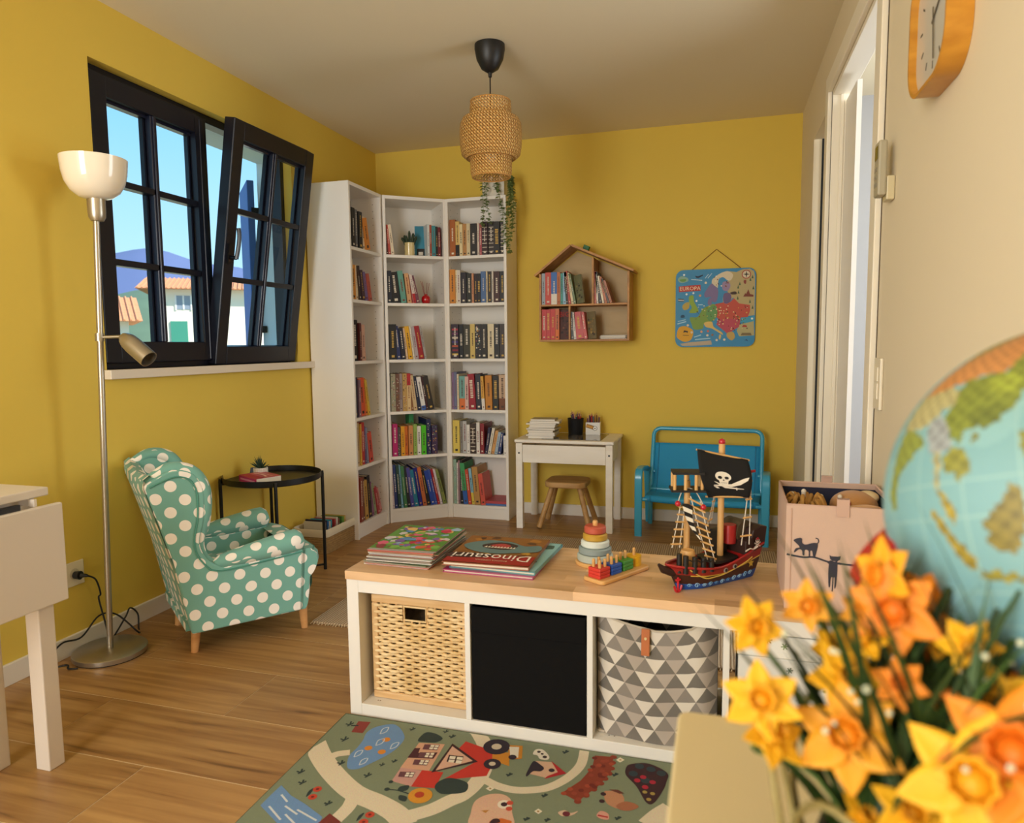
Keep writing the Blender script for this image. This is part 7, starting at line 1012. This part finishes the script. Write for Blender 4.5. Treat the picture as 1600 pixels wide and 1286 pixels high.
# bow posts with rope, tree-stump barrel, masts, black deck plate, stern castle
for i, (x, y) in enumerate([(-.128, -.016), (-.118, -.03), (-.095, -.04), (-.07, -.046), (-.045, -.05)]): MB().cyl((x, y, .05), (x, y, .102-.004*i), .0072, n=12).build('bow_post', M_sb, sh, smooth=40)
MB().tube(catmull([(-.118, -.037, .09), (-.106, -.044, .085), (-.095, -.047, .087), (-.082, -.051, .081), (-.07, -.053, .084), (-.057, -.056, .079), (-.045, -.057, .082)], 3), .0016, 6).build('post_rope', M_sb, sh)
MB().lathe([(.001, .05), (.021, .05), (.02, .095), (.017, .103), (.001, .1)], 18, c=(-.085, -.002, 0)).build('barrel', M_bch, sh, smooth=40)
M_mst = wood('mast_beech', 'd8ac70', 'c89a58', .5, (10, 10, 2), rnd=.03)
fm = sp(-66, 0, 0); mm = sp(30, 0, 8); fm.z = mm.z = 0
MB().cyl((fm.x, fm.y, .05), (fm.x, fm.y, .285), .0085, n=16).build('foremast', M_mst, sh, smooth=40)
MB().cyl((mm.x, mm.y, .06), (mm.x, mm.y, .385), .0085, n=16).build('mainmast', M_mst, sh, smooth=40)
MB().sphere((mm.x, mm.y, .39), .0095, 14, 10).build('masthead_bead', M_brd, sh, smooth=60)
MB().prism(rrect(.1, .08, .02), .064, .072, Matrix.Translation((mm.x-.01, mm.y, 0))).build('black_platform', M_sb, sh)
def castle():
    cx0, cx1 = .085, .148; yy = .05
    b = MB(); pr = [(cx0, .07), (cx1+.012, .09), (cx1+.02, .145), (cx1-.005, .15), (cx0+.03, .14), (cx0+.022, .118), (cx0, .112)]
    b.prism([(x, z) for x, z in pr], -yy, yy, Mxz); b.build('stern_castle', M_dk, sh, bevel=.003)
    MB().cyl((.115, -.02, .128), (.115, .045, .128), .034, n=22).build('stern_barrel', mat('barrel_olive', '4a3e28', .7), sh, smooth=40)
    k = MB().box(.04, .072, .005, .045, .07, .135); k.build('black_cabin', M_sb, sh, bevel=.004)
    MB().cyl((.072, .0, .1), (.072, .0, .152), .019, n=20).build('red_drum', M_rd, sh, smooth=40)
    MB().box(.0725, .0735, .015, .03, .11, .125).build('cabin_window', M_rope, sh)
    p = Print(); p.disc((0, .006), .008, 'd8d0c4', 1, 12).line([(-.012, -.012), (.012, 0)], .003, 'd8d0c4', 1).line([(.012, -.012), (-.012, 0)], .003, 'd8d0c4', 1).disc((-.003, .006), .002, '1a1210', 2, 8).disc((.003, .006), .002, '1a1210', 2, 8).poly([(-.009, .008), (0, .016), (.009, .008)], 'a01c2c', 2)
    p.finish('stern_skull', sh, (.125, -yy-.0042, .105), (R(90), 0, 0))
castle()
MB().tube(catmull([(.075, -.058, .088), (.09, -.06, .094), (.105, -.058, .09), (.12, -.06, .096)], 3), .002, 6).build('bone_mark', M_rope, sh)
# crow's nest on the foremast
for z0, nm, w_ in ((.258, 'nest_floor', .046), (.306, 'nest_rim', .042)):
    MB().box(-w_, w_, -w_*.75, w_*.75, z0, z0+.006, Matrix.Translation((fm.x, fm.y, 0)) @ Matrix.Rotation(R(-SA+10), 4, 'Z')).build(nm, M_sb, sh)
Rn = Matrix.Translation((fm.x, fm.y, 0)) @ Matrix.Rotation(R(-SA+10), 4, 'Z')
for x, y in ((-.037, -.028), (-.008, -.028), (.02, -.028), (.037, -.02), (.037, .028), (-.037, .028), (.005, .028)): q0 = Rn @ Vector((x, y, .264)); MB().cyl(q0, q0+Vector((0, 0, .042)), .0045, n=10).build('nest_post', M_mst, sh, smooth=40)
# main sail
sa, sb_, sc_, sd = sp(-43, 374, -12), sp(94, 343, -16), sp(98, 240, -22), sp(-12, 240, -14)
def sail(u, v):
    p_ = (sa.lerp(sb_, u)).lerp(sd.lerp(sc_, u), v); nrm = (sb_-sa).cross(sd-sa).normalized(); tn = Sinv.to_3x3() @ (-nH)
    return p_+tn*(.018*math.sin(PI*v)*(1 if v < .75 else 1)-.006*math.sin(PI*u))+(Sinv.to_3x3() @ rH)*(-.012*math.sin(PI*v)*(1-u*1.3))
MB().grid(sail, 12, 14).build('main_sail', mat('sail_black', '0d0c0c', .9), sh, smooth=70, solid=.0012)
MB().cyl(sp(-45, 372, -8), sp(99, 341, -12), .0028, n=10).build('upper_yard', M_mst, sh, smooth=40); MB().cyl(sp(-18, 242, -10), sp(104, 241, -18), .0028, n=10).build('lower_yard', M_mst, sh, smooth=40)
MB().cyl(sp(80, 306, -6), sp(118, 311, -6), .0038, n=10).build('side_yard', mat('yard_red', 'a81c2c', .4), sh, smooth=40)
# skull and swords are laid on the sail, point by point
def onsail(pts, c, lift, b):
    tn = Sinv.to_3x3() @ (-nH); b.cur = c; b.add([Vector(sail(x, y))+tn*lift for x, y in pts], [tuple(range(len(pts)))])
b = MB(); W_ = 'e6dfd0'
def ell(cx, cy, rx, ry, n=18): return [(cx+rx*math.cos(2*PI*i/n), cy+ry*math.sin(2*PI*i/n)) for i in range(n)]
onsail(ell(.45, .5, .155, .115), W_, .0022, b); onsail([(.35, .56), (.55, .56), (.53, .68), (.37, .68)], W_, .0022, b)
for x in (.385, .515): onsail(ell(x, .52, .042, .034, 10), '0d0c0c', .003, b)
onsail([(.45, .555), (.47, .59), (.43, .59)], '0d0c0c', .003, b); onsail([(.385, .635), (.515, .635), (.515, .643), (.385, .643)], '0d0c0c', .003, b)
onsail([(.22, .72), (.24, .70), (.6, .66), (.85, .49), (.95, .44), (.92, .53), (.78, .66), (.6, .73)], W_, .002, b); onsail([(.25, .62), (.3, .63), (.5, .73), (.85, .76), (.84, .775), (.7, .78), (.45, .765)], W_, .0021, b); onsail([(.68, .74), (.7, .735), (.72, .80), (.69, .81)], W_, .0025, b); onsail([(.22, .73), (.3, .73), (.34, .78), (.28, .775)], W_, .0025, b)
tag(b.build('skull_print', colmat(), sh, weld='keep'), kind='stuff')
# striped jib
ja, jb, jc = sp(-87, 228, -30), sp(-58, 226, -30), sp(-30, 118, -42)
b = MB()
for k in range(9):
    v0, v1 = k/9, (k+1)/9; b.cur = 'e2dccc' if k % 2 else '14100f'
    for m_ in range(4):
        u0, u1 = m_/4, (m_+1)/4; f_ = lambda u, v: (ja.lerp(jb, u)).lerp(jc, v)+(Sinv.to_3x3() @ rH)*(-.012*math.sin(PI*v))
        b.add([f_(u0, max(0, v0+.1*(u0-.5)*(1-v0))), f_(u1, max(0, v0+.1*(u1-.5)*(1-v0))), f_(u1, min(1, v1+.1*(u1-.5)*(1-v1))), f_(u0, min(1, v1+.1*(u0-.5)*(1-v1)))], [(0, 1, 2, 3)])
b.build('striped_jib', colmat('printed_cloth', .85), sh, weld=True, solid=.001)
# rope ladders with wooden rungs
def ladder(t0, t1, b0, b1, n):
    MB().tube(catmull([t0, t0.lerp(b0, .5)+Vector((0, 0, -.004)), b0], 4), .0014, 6).build('ladder_rope', M_rope, sh); MB().tube(catmull([t1, t1.lerp(b1, .5)+Vector((0, 0, -.004)), b1], 4), .0014, 6).build('ladder_rope', M_rope, sh)
    for i in range(n): f = (i+.5)/n; a, c = t0.lerp(b0, f), t1.lerp(b1, f); e = (c-a)*.28; MB().cyl(a-e, c+e, .0026, n=8).build('rung', M_mst, sh, smooth=40)
ladder(sp(-88, 226, -20), sp(-76, 224, -18), sp(-113, 105, -30), sp(-92, 105, -28), 6)
ladder(sp(-62, 246, -22), sp(-36, 232, -24), sp(-20, 76, -46), sp(0, 70, -48), 9)
ladder(sp(104, 308, -8), sp(109, 308, -4), sp(76, 110, -30), sp(98, 112, -28), 4)
ladder(sp(14, 235, 20), sp(18, 235, 24), sp(0, 150, 30), sp(10, 155, 34), 3)
MB().tube(catmull([sp(-96, 230, -22), sp(-84, 258, -16), sp(-66, 266, -12), sp(-46, 256, -16), sp(-28, 222, -24)], 4), .0015, 6).build('stay_rope', M_rope, sh)
for p_ in (sp(-97, 226, -24), sp(-28, 216, -26)): MB().sphere(p_, .008, 14, 10).build('rope_bead', M_brd, sh, smooth=60)
# ================================================================ CAT BOX
cb = thing('toy_box', 'pale pink fabric storage box printed with black cats on a branch', 'box', (2.545, -2.462, ZT), (0, 0, R(-1)))
M_pk = mat('box_pink_fabric', 'c8aa98', .85, bump=.25, bscale=600); M_nv = mat('box_navy_lining', '23263e', .9); q, e, hh = .127, .155, .262
for nm, a in (('front_wall', (-q, q, -e, -e+.004, 0, hh)), ('back_wall', (-q, q, e-.004, e, 0, hh)), ('side_wall', (-q, -q+.004, -e+.004, e-.004, 0, hh)), ('side_wall', (q-.004, q, -e+.004, e-.004, 0, hh)), ('base', (-q+.004, q-.004, -e+.004, e-.004, 0, .004))): bx(nm, M_pk, cb, *a, bevel=.0012)
for nm, a in (('lining', (-q+.0042, q-.0042, -e+.0042, -e+.0062, .005, hh-.012)), ('lining', (-q+.0042, q-.0042, e-.0062, e-.0042, .005, hh-.012)), ('lining', (-q+.0042, -q+.0062, -e+.0063, e-.0063, .005, hh-.012)), ('lining', (q-.0062, q-.0042, -e+.0063, e-.0063, .005, hh-.012)), ('lining', (-q+.007, q-.007, -e+.007, e-.007, .005, .008))): bx(nm, M_nv, cb, *a)
MB().tube([(-q+.002, -e+.002, hh), (q-.002, -e+.002, hh), (q-.002, e-.002, hh), (-q+.002, e-.002, hh)], .0035, 6, closed=True).build('rim_piping', mat('box_piping', 'c4a290', .8), cb, smooth=60)
for y, s_ in ((-e, -1), (e, 1)): MB().box(-.014, .014, y+s_*.001, y+s_*.004, hh-.022, hh+.022).box(-.014, .014, y-s_*.008, y+s_*.004, hh+.02, hh+.022).build('handle_tab', MATS['box_piping'], cb, weld='keep')
for x in (-q+.012,): MB().tube([(x, -e-.0012, .01), (x, -e-.0012, hh-.008)], .0012, 5).build('seam', MATS['box_piping'], cb)
p = Print(); ck = '2a2836'; 
def U_(L_): return [(-.124+(x-245)*.000276, .138-(y-748)*.000282) for x, y in L_]
p.line(U_([(245, 748), (380, 765), (470, 758), (590, 790), (700, 800), (860, 805), (1000, 800), (1140, 812)]), .0045, ck, 1)
p.blob(U_([(300, 618), (330, 600), (368, 598), (372, 635), (400, 650), (470, 630), (500, 640), (495, 690), (480, 755), (465, 755), (455, 705), (440, 708), (440, 750), (428, 752), (425, 705), (395, 700), (392, 745), (378, 745), (370, 705), (345, 698), (315, 725), (304, 722), (320, 690), (350, 680), (340, 660), (318, 640)]), ck, 2)
p.poly(U_([(345, 604), (352, 590), (362, 602)]), ck, 2); p.line(U_([(488, 645), (505, 620), (500, 595), (480, 588)]), .0025, ck, 2)
p.poly(U_([(598, 728), (612, 738), (665, 738), (688, 732), (682, 765), (660, 780), (620, 778), (602, 760)]), ck, 2); p.blob(U_([(605, 775), (640, 785), (662, 780), (664, 900), (655, 1010), (645, 1012), (645, 930), (632, 925), (615, 930), (610, 1005), (598, 1005), (592, 900), (595, 800)]), ck, 2); p.line(U_([(632, 920), (630, 980), (628, 1050)]), .0025, ck, 2); p.line(U_([(585, 792), (600, 800)]), .005, ck, 2); p.line(U_([(670, 795), (692, 802)]), .005, ck, 2)
p.blob(U_([(800, 820), (830, 760), (880, 725), (930, 740), (950, 790), (900, 805), (830, 805)]), ck, 2); p.blob(U_([(1010, 800), (1040, 740), (1080, 720), (1120, 760), (1120, 805)]), ck, 2)
p.finish('cat_print', cb, (0, -e-.0009, 0), (R(90), 0, 0))
# soft toys in the box
M_tan = mat('plush_tan', 'b8844a', .95, bump=.8, bscale=500, sheen=.3); M_tan2 = mat('plush_peach', 'd8a878', .95, bump=.6, bscale=500, sheen=.3); M_yarn = mat('yarn_tan', 'a87c3c', .9, bump=.5, bscale=300)
t = thing('rag_doll', 'tan yarn-haired rag doll lying in the cat box', 'toy', (2.475, -2.46, ZT+.03))
MB().lathe([(.001, 0), (.04, .0), (.045, .1), (.035, .17), (.001, .19)], 18).build('body', M_tan, t, smooth=60)
ry_ = random.Random(4)
for i in range(26):
    a = ry_.uniform(0, 6.28); b0 = Vector((.02*math.cos(a), .02*math.sin(a), .19)); e_ = Vector((.052*math.cos(a), .095*math.sin(a), ry_.uniform(.19, .205)))
    MB().tube(catmull([b0, b0.lerp(e_, .5)+Vector((0, 0, ry_.uniform(.02, .04))), e_], 4), .0052, 6).build('yarn_strand', M_yarn, t, smooth=60)
for a, c in (((-.02, .03, .20), (-.03, .035, .222)), ((.0, .04, .205), (.0, .035, .23)), ((.04, .06, .2), (.045, .05, .215))): MB().tube([a, c], [.005, .006], 8).sphere(c, .0065, 10, 6).build('white_tip', mat('plush_white', 'd8d0c0', .9), t, smooth=60)
t = thing('plush_bear', 'tan plush toy with pale patch and red nose in the cat box', 'toy', (2.6, -2.45, ZT+.02))
MB().sphere((0, .0, .085), .085, 20, 14, (.75, 1.1, 1)).build('body', M_tan2, t, smooth=60)
MB().sphere((.0, .03, .205), .052, 20, 14, (1.15, 1.1, .8)).build('head', M_tan, t, smooth=60); MB().sphere((.035, .045, .228), .028, 14, 10, (1, 1.1, .6)).build('patch', mat('plush_patch', 'd8c49a', .95), t, smooth=60)
MB().sphere((-.03, -.025, .222), .011, 12, 8, (1.2, .7, .8)).build('nose', mat('nose_red', 'b0202a', .6), t, smooth=60); MB().sphere((-.04, -.005, .236), .006, 10, 6).build('eye', mat('plush_white', 'd8d0c0', .9), t)
MB().tube(catmull([(-.07, -.05, .16), (-.03, -.08, .2), (.03, -.075, .205), (.055, -.04, .17)], 4), .026, 12).build('arm', M_tan2, t, smooth=60)
# ================================================================ RIGHT WALL
t = thing('wall_clock', 'rounded-square wooden wall clock on the white wall', 'clock', (RW-.0005, -2.775, 1.755), (0, 0, 0))
MT = Matrix(((0, 0, -1, 0), (1, 0, 0, 0), (0, 1, 0, 0), (0, 0, 0, 1)))   # prism XY -> wall plane YZ, Z out of the wall
M_clk = wood('clock_wood', 'cf922e', 'b87a1c', .4, (6, 6, 20), rnd=.03, coat=.2); rr_o = rrect(.275, .275, .085, 10); rr_i = rrect(.259, .259, .077, 10); n_ = len(rr_o)
b = MB(); b.add([(x, y, 0) for x, y in rr_o]+[(x, y, .046) for x, y in rr_o]+[(x, y, .046) for x, y in rr_i]+[(x, y, .03) for x, y in rr_i], [(k*n_+i, k*n_+(i+1) % n_, (k+1)*n_+(i+1) % n_, (k+1)*n_+i) for k in range(3) for i in range(n_)], MT)
b.build('case', M_clk, t, smooth=35)
MB().prism(rr_i, .028, .031, MT).build('dial', mat('dial_white', 'c8c6bc', .3, coat=.4), t)
b = MB()
for k in range(12): a = R(30*k); b.box(-.002, .002, .085, .1, .0312, .0318, MT @ Matrix.Rotation(a, 4, 'Z'))
tag(b.build('hour_marks', mat('mark_dark', '5a5244', .6), t), kind='stuff')
MB().box(-.0022, .0022, -.02, .085, .0335, .0345, MT @ Matrix.Rotation(R(172), 4, 'Z')).build('minute_hand', MATS['mark_dark'], t); MB().box(-.003, .003, -.015, .055, .0322, .0332, MT @ Matrix.Rotation(R(60), 4, 'Z')).build('hour_hand', MATS['mark_dark'], t)
t = thing('remote_control', 'beige remote control in a holder on the white wall', 'remote', (RW-.001, -2.318, 1.49))
M_rem = mat('remote_beige', 'a8a088', .5)
bx('holder', mat('holder_clear', 'c8bc98', .3), t, -.02, 0, -.024, .024, -.012, .05, .003); bx('remote_body', M_rem, t, -.042, -.0205, -.027, .027, 0, .142, .005)
bx('screen', mat('lcd_olive', '5a5428', .2), t, -.0432, -.042, -.017, .017, .095, .13)
for i in range(6): bx('button', mat('button_grey', '8a8270', .5), t, -.0436, -.042, -.014+.02*(i % 2), -.004+.02*(i % 2), .025+.02*(i//2), .035+.02*(i//2), .001)
t = thing('light_switch', 'white light switch plate on the white wall', 'switch', (RW-.0006, -2.25, .915))
bx('plate', mat('switch_white', 'e2d8c2', .4), t, -.009, 0, -.04, .04, 0, .145, .003); bx('rocker', mat('switch_rocker', 'ece4d2', .35), t, -.012, -.009, -.02, .02, .03, .075, .002); bx('rocker', MATS['switch_rocker'], t, -.012, -.009, -.02, .02, .08, .12, .002)
# ================================================================ FOREGROUND TABLE
t = thing('cream_table', 'cream-topped narrow table against the white wall in the foreground', 'table', (2.448, -4.16, 0))
M_crm = mat('cream_laminate', 'd2c094', .4)
MB().prism(rrect(.462, .79, .012), .728, .75).build('tabletop', M_crm, t, bevel=.003)
for sx in (-1, 1):
    for sy in (-1, 1): bx('leg', M_crm, t, sx*.2-.018, sx*.2+.018, sy*.36-.018, sy*.36+.018, 0, .728, .002)
bx('apron', M_crm, t, -.2, .2, .352, .368, .66, .728); bx('apron', M_crm, t, -.208, -.192, -.34, .34, .66, .728)
# ================================================================ GLOBE
import numpy as np
gl_ = thing('globe', 'large world globe turned to south-east Asia in the foreground', 'globe', (2.488, -3.904, .75))
GC = Vector((0, 0, .2425)); GR = .125
GM = Matrix(((-.3618, -.924, -.1236), (.882, -.3822, .2757), (-.302, -.0092, .9533))).to_4x4()
D_ = .75; nlat, nlon = int(180/D_), int(360/D_)
la = -90+D_*(np.arange(nlat)+.5); lo = -180+D_*(np.arange(nlon)+.5); LO, LA_ = np.meshgrid(lo, la)
NX = LO+.3*np.sin(LA_*1.9)+.2*np.sin(LO*2.3+LA_*1.1); NY = LA_+.3*np.sin(LO*1.7)+.2*np.sin(LA_*2.6-LO)
colr = np.empty(LO.shape, dtype=object); colr[:] = '719ca0'; rng = np.random.RandomState(3)
colr[(np.sin(LO*.11+LA_*.07)+np.sin(LO*.05-LA_*.13)) > .9] = '7aa4a6'
colr[(np.abs(np.mod(LA_, 10)) < .4) | (np.abs(np.mod(LO, 15)) < .4)] = '82a8a6'
for c, pl in GLANDS:
    ins = np.zeros(LO.shape, bool); n_ = len(pl)
    for i in range(n_):
        (y0, x0), (y1, x1) = pl[i], pl[(i+1) % n_]
        if y1 != y0: ins ^= ((y0 > NY) != (y1 > NY)) & (NX < (x1-x0)*(NY-y0)/(y1-y0)+x0)
    colr[ins] = c; q_ = [int(int(c[i:i+2], 16)*.86) for i in (0, 2, 4)]; colr[ins] = '%02x%02x%02x' % tuple(q_); rel = np.sin(LO*1.1+1)*np.cos(LA_*1.3)+rng.rand(*LO.shape)*.7
    colr[ins & (rel > .6)] = '%02x%02x%02x' % tuple(min(255, int(v*1.12)) for v in q_); colr[ins & (rel < -.25)] = '%02x%02x%02x' % tuple(int(v*.85) for v in q_)
b = MB(); vs = []
for j in range(nlat+1):
    a = R(-90+D_*j)
    for i in range(nlon): o_ = R(-180+D_*i); vs.append(Vector((math.cos(a)*math.cos(o_), math.cos(a)*math.sin(o_), math.sin(a)))*GR)
b.v = vs; Mg = Matrix.Translation(GC) @ GM; b.v = [Mg @ v for v in vs]
for j in range(nlat):
    for i in range(nlon): b.f.append((j*nlon+i, j*nlon+(i+1) % nlon, (j+1)*nlon+(i+1) % nlon, (j+1)*nlon+i)); b.c.append(colr[j, i])
gb = b.build('sphere', colmat('printed_globe', .45), gl_, smooth=80, weld='keep')
ax_ = (GM.to_3x3() @ Vector((0, 0, 1))).normalized(); vw = (Vector((2.488, -3.904, .99))-Vector((2.25, -4.44, 1.1))); sd_ = (vw-ax_*vw.dot(ax_)).normalized()
ring = [GC+(ax_*math.cos(a)+sd_*math.sin(a))*(GR+.009) for a in [R(-6+192*i/40) for i in range(41)]]
MB().tube(ring, .0045, 8).build('meridian_arc', mat('meridian_gold', 'd8c070', .35), gl_, smooth=60)
MB().cyl(GC+ax_*GR, GC+ax_*(GR+.016), .005, n=10).cyl(GC-ax_*GR, GC-ax_*(GR+.016), .005, n=10).build('axle', MATS['meridian_gold'], gl_)
low = min(ring, key=lambda v: v.z); MB().tube([low, Vector((low.x*.5, low.y*.5, low.z*.6)), (0, 0, .012)], [.007, .009, .014], 12).lathe([(.001, 0), (.07, 0), (.072, .004), (.065, .01), (.02, .016), (.001, .017)], 36).build('stand', mat('stand_wood', '6a4424', .4), gl_, smooth=50)
# ================================================================ FLOWERS
rf = random.Random(77)
fw = thing('flower_basket', 'yellow artificial daffodils in a wire planter in the foreground', 'flowers', (2.372, -4.01, .75))
FB = Vector((2.372, -4.01, .75))
M_pet = [mat('petal_%d' % i, c, .6, var=.12, vscale=60) for i, c in enumerate(['e2aa12', 'de980e', 'da800a'])]; M_cor = [mat('corona_%d' % i, c, .6) for i, c in enumerate(['de9c0e', 'da860a', 'd67008'])]
def bloom_mesh(seed):
    rr = random.Random(seed); b = MB()
    for k in range(6):
        a = R(60*k+rr.uniform(-6, 6)); w_ = .30+rr.uniform(-.03, .05); cup = rr.uniform(.1, .3); ring_ = []
        def pt(u, v):
            L_ = .12+.88*v; wd = w_*math.sin(PI*min(1, .12+.88*v)**.75)*(1 if v < .97 else .3); x = L_; y = (u-.5)*2*wd; z = cup*L_*L_*.5+.12*abs(u-.5)*2*(1-v)-.1*(v > .8)*(v-.8)
            return (x*math.cos(a)-y*math.sin(a), x*math.sin(a)+y*math.cos(a), z+(.02 if k % 2 else 0))
        b.grid(pt, 4, 6)
    return b
def corona_mesh(): return MB().add([(.2*math.cos(2*PI*i/20), .2*math.sin(2*PI*i/20), .2) for i in range(20)], [tuple(range(20))]).grid(lambda u, v: ((.17+.13*v+.03*v*math.sin(u*2*PI*8))*math.cos(2*PI*u), (.17+.13*v+.03*v*math.sin(u*2*PI*8))*math.sin(2*PI*u), .02+.38*v), 32, 4)
BM = []
for i in range(3): me = bloom_mesh(i); BM.append(me)
M_stem = mat('stem_green', '3d5a24', .6, var=.3, vscale=40); M_lf = [mat('leaf_%d' % i, c, .6, var=.3, vscale=30) for i, c in enumerate(['2c4416', '38541e', '1f330d'])]
proto = {}
def bloom(i, pos, rad, ci, face):
    pos = pos-FB
    if (i % 3, ci) not in proto:
        o1 = BM[i % 3].build('bloom', M_pet[ci], fw, smooth=70, solid=.03); o2 = corona_mesh().build('corona', M_cor[ci], o1, smooth=70, solid=.03, weld=True); proto[i % 3, ci] = (o1, o2)
    else:
        s1, s2 = proto[i % 3, ci]; o1 = s1.copy(); COL.objects.link(o1); o2 = s2.copy(); COL.objects.link(o2); o2.parent = o1
    o1.location = pos; o1.scale = (rad,)*3; o1.rotation_euler = (face.to_track_quat('Z', 'Y') @ Euler((0, 0, rf.uniform(0, 1))).to_quaternion()).to_euler()
    back = pos-face*rad*.3; base = Vector((rf.uniform(-.035, .035), rf.uniform(-.03, .03), .045))
    MB().tube(catmull([base, base.lerp(back, .55)+Vector((0, 0, .015)), back-face*.012, back], 5), .0019, 6).build('stem', M_stem, fw, smooth=60)
# centre of each bloom from the planter's foot, its radius (m) and its colour
BL = [(-0.0991, 0.0219, 0.1781, 0.0197, 0), (-0.0657, 0.043, 0.1868, 0.0178, 1), (-0.0212, 0.0478, 0.2083, 0.0255, 1), (-0.0164, 0.037, 0.1913, 0.0295, 2), (-0.095, -0.0014, 0.1415, 0.0244, 0), (-0.0896, -0.0068, 0.1233, 0.0219, 0), (-0.047, 0.0007, 0.1256, 0.0325, 1), (-0.045, 0.0245, 0.1488, 0.025, 0), (-0.0189, 0.0119, 0.1558, 0.0162, 2), (-0.0504, 0.0449, 0.1597, 0.0154, 0), (-0.032, 0.0405, 0.1666, 0.0197, 0), (0.0012, 0.0534, 0.1981, 0.0151, 2), (0.0105, 0.0537, 0.1741, 0.0221, 1), (0.0156, 0.0141, 0.182, 0.0179, 0), (0.0532, 0.0459, 0.1799, 0.0155, 1), (0.0357, 0.0169, 0.1491, 0.0222, 0), (0.0125, 0.0197, 0.1406, 0.0206, 2), (0.006, -0.0357, 0.1284, 0.038, 0), (0.0245, -0.0339, 0.1457, 0.0393, 2), (0.0082, 0.0259, 0.11, 0.0111, 2), (-0.019, -0.0249, 0.1, 0.0221, 0), (-0.0394, -0.0114, 0.0847, 0.0158, 0), (0.0543, 0.044, 0.1563, 0.0122, 2), (0.0009, -0.0086, 0.1002, 0.0134, 1), (-0.0195, 0.045, 0.1744, 0.0174, 1), (0.0026, 0.0609, 0.164, 0.0154, 2), (-0.0331, 0.0523, 0.1828, 0.0142, 1), (0.0278, 0.0701, 0.1821, 0.0119, 0)]
for i, (bx_, by_, bz_, r_, ci) in enumerate(BL):
    pos = FB+Vector((bx_, by_, bz_)); fc = (Vector((2.25, -4.44, 1.1))-pos).normalized(); fc = (fc+Vector((rf.uniform(-.55, .55), rf.uniform(-.2, .6), rf.uniform(-.3, .6)))).normalized()
    if i in (4, 6, 17, 18): fc = ((Vector((2.25, -4.44, 1.1))-pos).normalized()+Vector((rf.uniform(-.2, .2), 0, rf.uniform(0, .3)))).normalized()
    bloom(i, pos, r_, ci, fc)
# foliage: blades fanning out of the planter
def blade(L_, w_, bend):
    return MB().grid(lambda u, v: ((u-.5)*2*w_*math.sin(PI*(.1+.9*v)**.8)*1.0, bend*v*v*L_, L_*v*(1-.25*bend*v)+.15*abs(u-.5)*w_), 2, 7)
BLD = [blade(.15, .0026, .3), blade(.17, .0024, .2), blade(.12, .0034, .5), blade(.09, .005, .5)]; bp_ = {}
for i in range(210):
    k = rf.choice([0, 0, 1, 2, 2, 3, 3]); mi_ = rf.randrange(3)
    if (k, mi_) not in bp_: o1 = BLD[k].build('leaf', M_lf[mi_], fw, smooth=70); bp_[k, mi_] = o1
    else: o1 = bp_[k, mi_].copy(); COL.objects.link(o1)
    a = R(164+rf.uniform(85, 275)); ti = R(rf.uniform(3, 30)); o1.location = (rf.uniform(-.04, .05), rf.uniform(-.03, .035), .04+rf.uniform(0, .05)); o1.rotation_euler = (-ti, 0, a); s_ = rf.uniform(.75, 1.25); o1.scale = (s_*1.15, s_, s_)
b = MB()
for i in range(34):
    a = rf.uniform(0, 6.28); q = Vector((rf.uniform(-.09, .1), rf.uniform(-.07, .05), rf.uniform(.1, .2))); b.sphere(q, rf.uniform(.0012, .002), 8, 5)
tag(b.build('white_buds', mat('bud_white', 'c8ccb0', .7), fw, smooth=60), kind='stuff')
MB().lathe([(.001, .004), (.05, .004), (.062, .06), (.058, .06), (.05, .045), (.001, .045)], 28).build('inner_pot', mat('planter_dark', '3a3420', .8), fw, smooth=40)
M_wire = mat('wire_olive', '8a7c4a', .45, .4)
for k in range(7):
    a = R(360/7*k+20); c = Vector((.066*math.cos(a), .066*math.sin(a), .062)); tn = Vector((-math.sin(a), math.cos(a), 0)); lo_ = []
    for i in range(24): th = 2*PI*i/24; lo_.append(c+tn*(.034*math.cos(th))+Vector((math.cos(a)*.012*(1+math.sin(th)), math.sin(a)*.012*(1+math.sin(th)), .058*math.sin(th))))
    MB().tube(lo_, .0022, 6, closed=True).build('wire_loop', M_wire, fw, smooth=60)
# red ornament with white dots behind the flowers
t = thing('spotted_ornament', 'red ornament with white dots behind the yellow flowers', 'ornament', (0, 0, 0))
oc = Vector((2.3601, -3.8972, 0.9530)); t.location = (oc.x, oc.y, .75)
MB().lathe([(.003, 0), (.012, 0), (.008, .04), (.006, oc.z-.75-.02), (.004, oc.z-.75)], 14).build('stick', mat('orn_stick', 'd8c8a8', .6), t, smooth=50)
MB().lathe([(.001, -.004), (.024, -.004), (.0265, .002), (.025, .008), (.02, .02), (.011, .030), (.001, .034)], 32).build('cap', mat('orn_red', 'b01418', .35, coat=.4), t, (0, 0, oc.z-.75), Vector((0.790, -0.028, -0.584)).to_track_quat('Z', 'Y').to_euler(), smooth=60)
b = MB()
for i in range(22):
    a = rf.uniform(0, 6.28); f_ = rf.uniform(.1, .95); r_ = .0245*math.sin(f_*PI/2+.05); z_ = .034*math.cos(f_*PI/2)-.001; b.sphere((r_*math.cos(a), r_*math.sin(a), z_+.002), .0019, 8, 5)
tag(b.build('white_dots', mat('dot_white', 'e8e0d8', .5), t, (0, 0, oc.z-.75), Vector((0.790, -0.028, -0.584)).to_track_quat('Z', 'Y').to_euler(), smooth=60), kind='stuff')
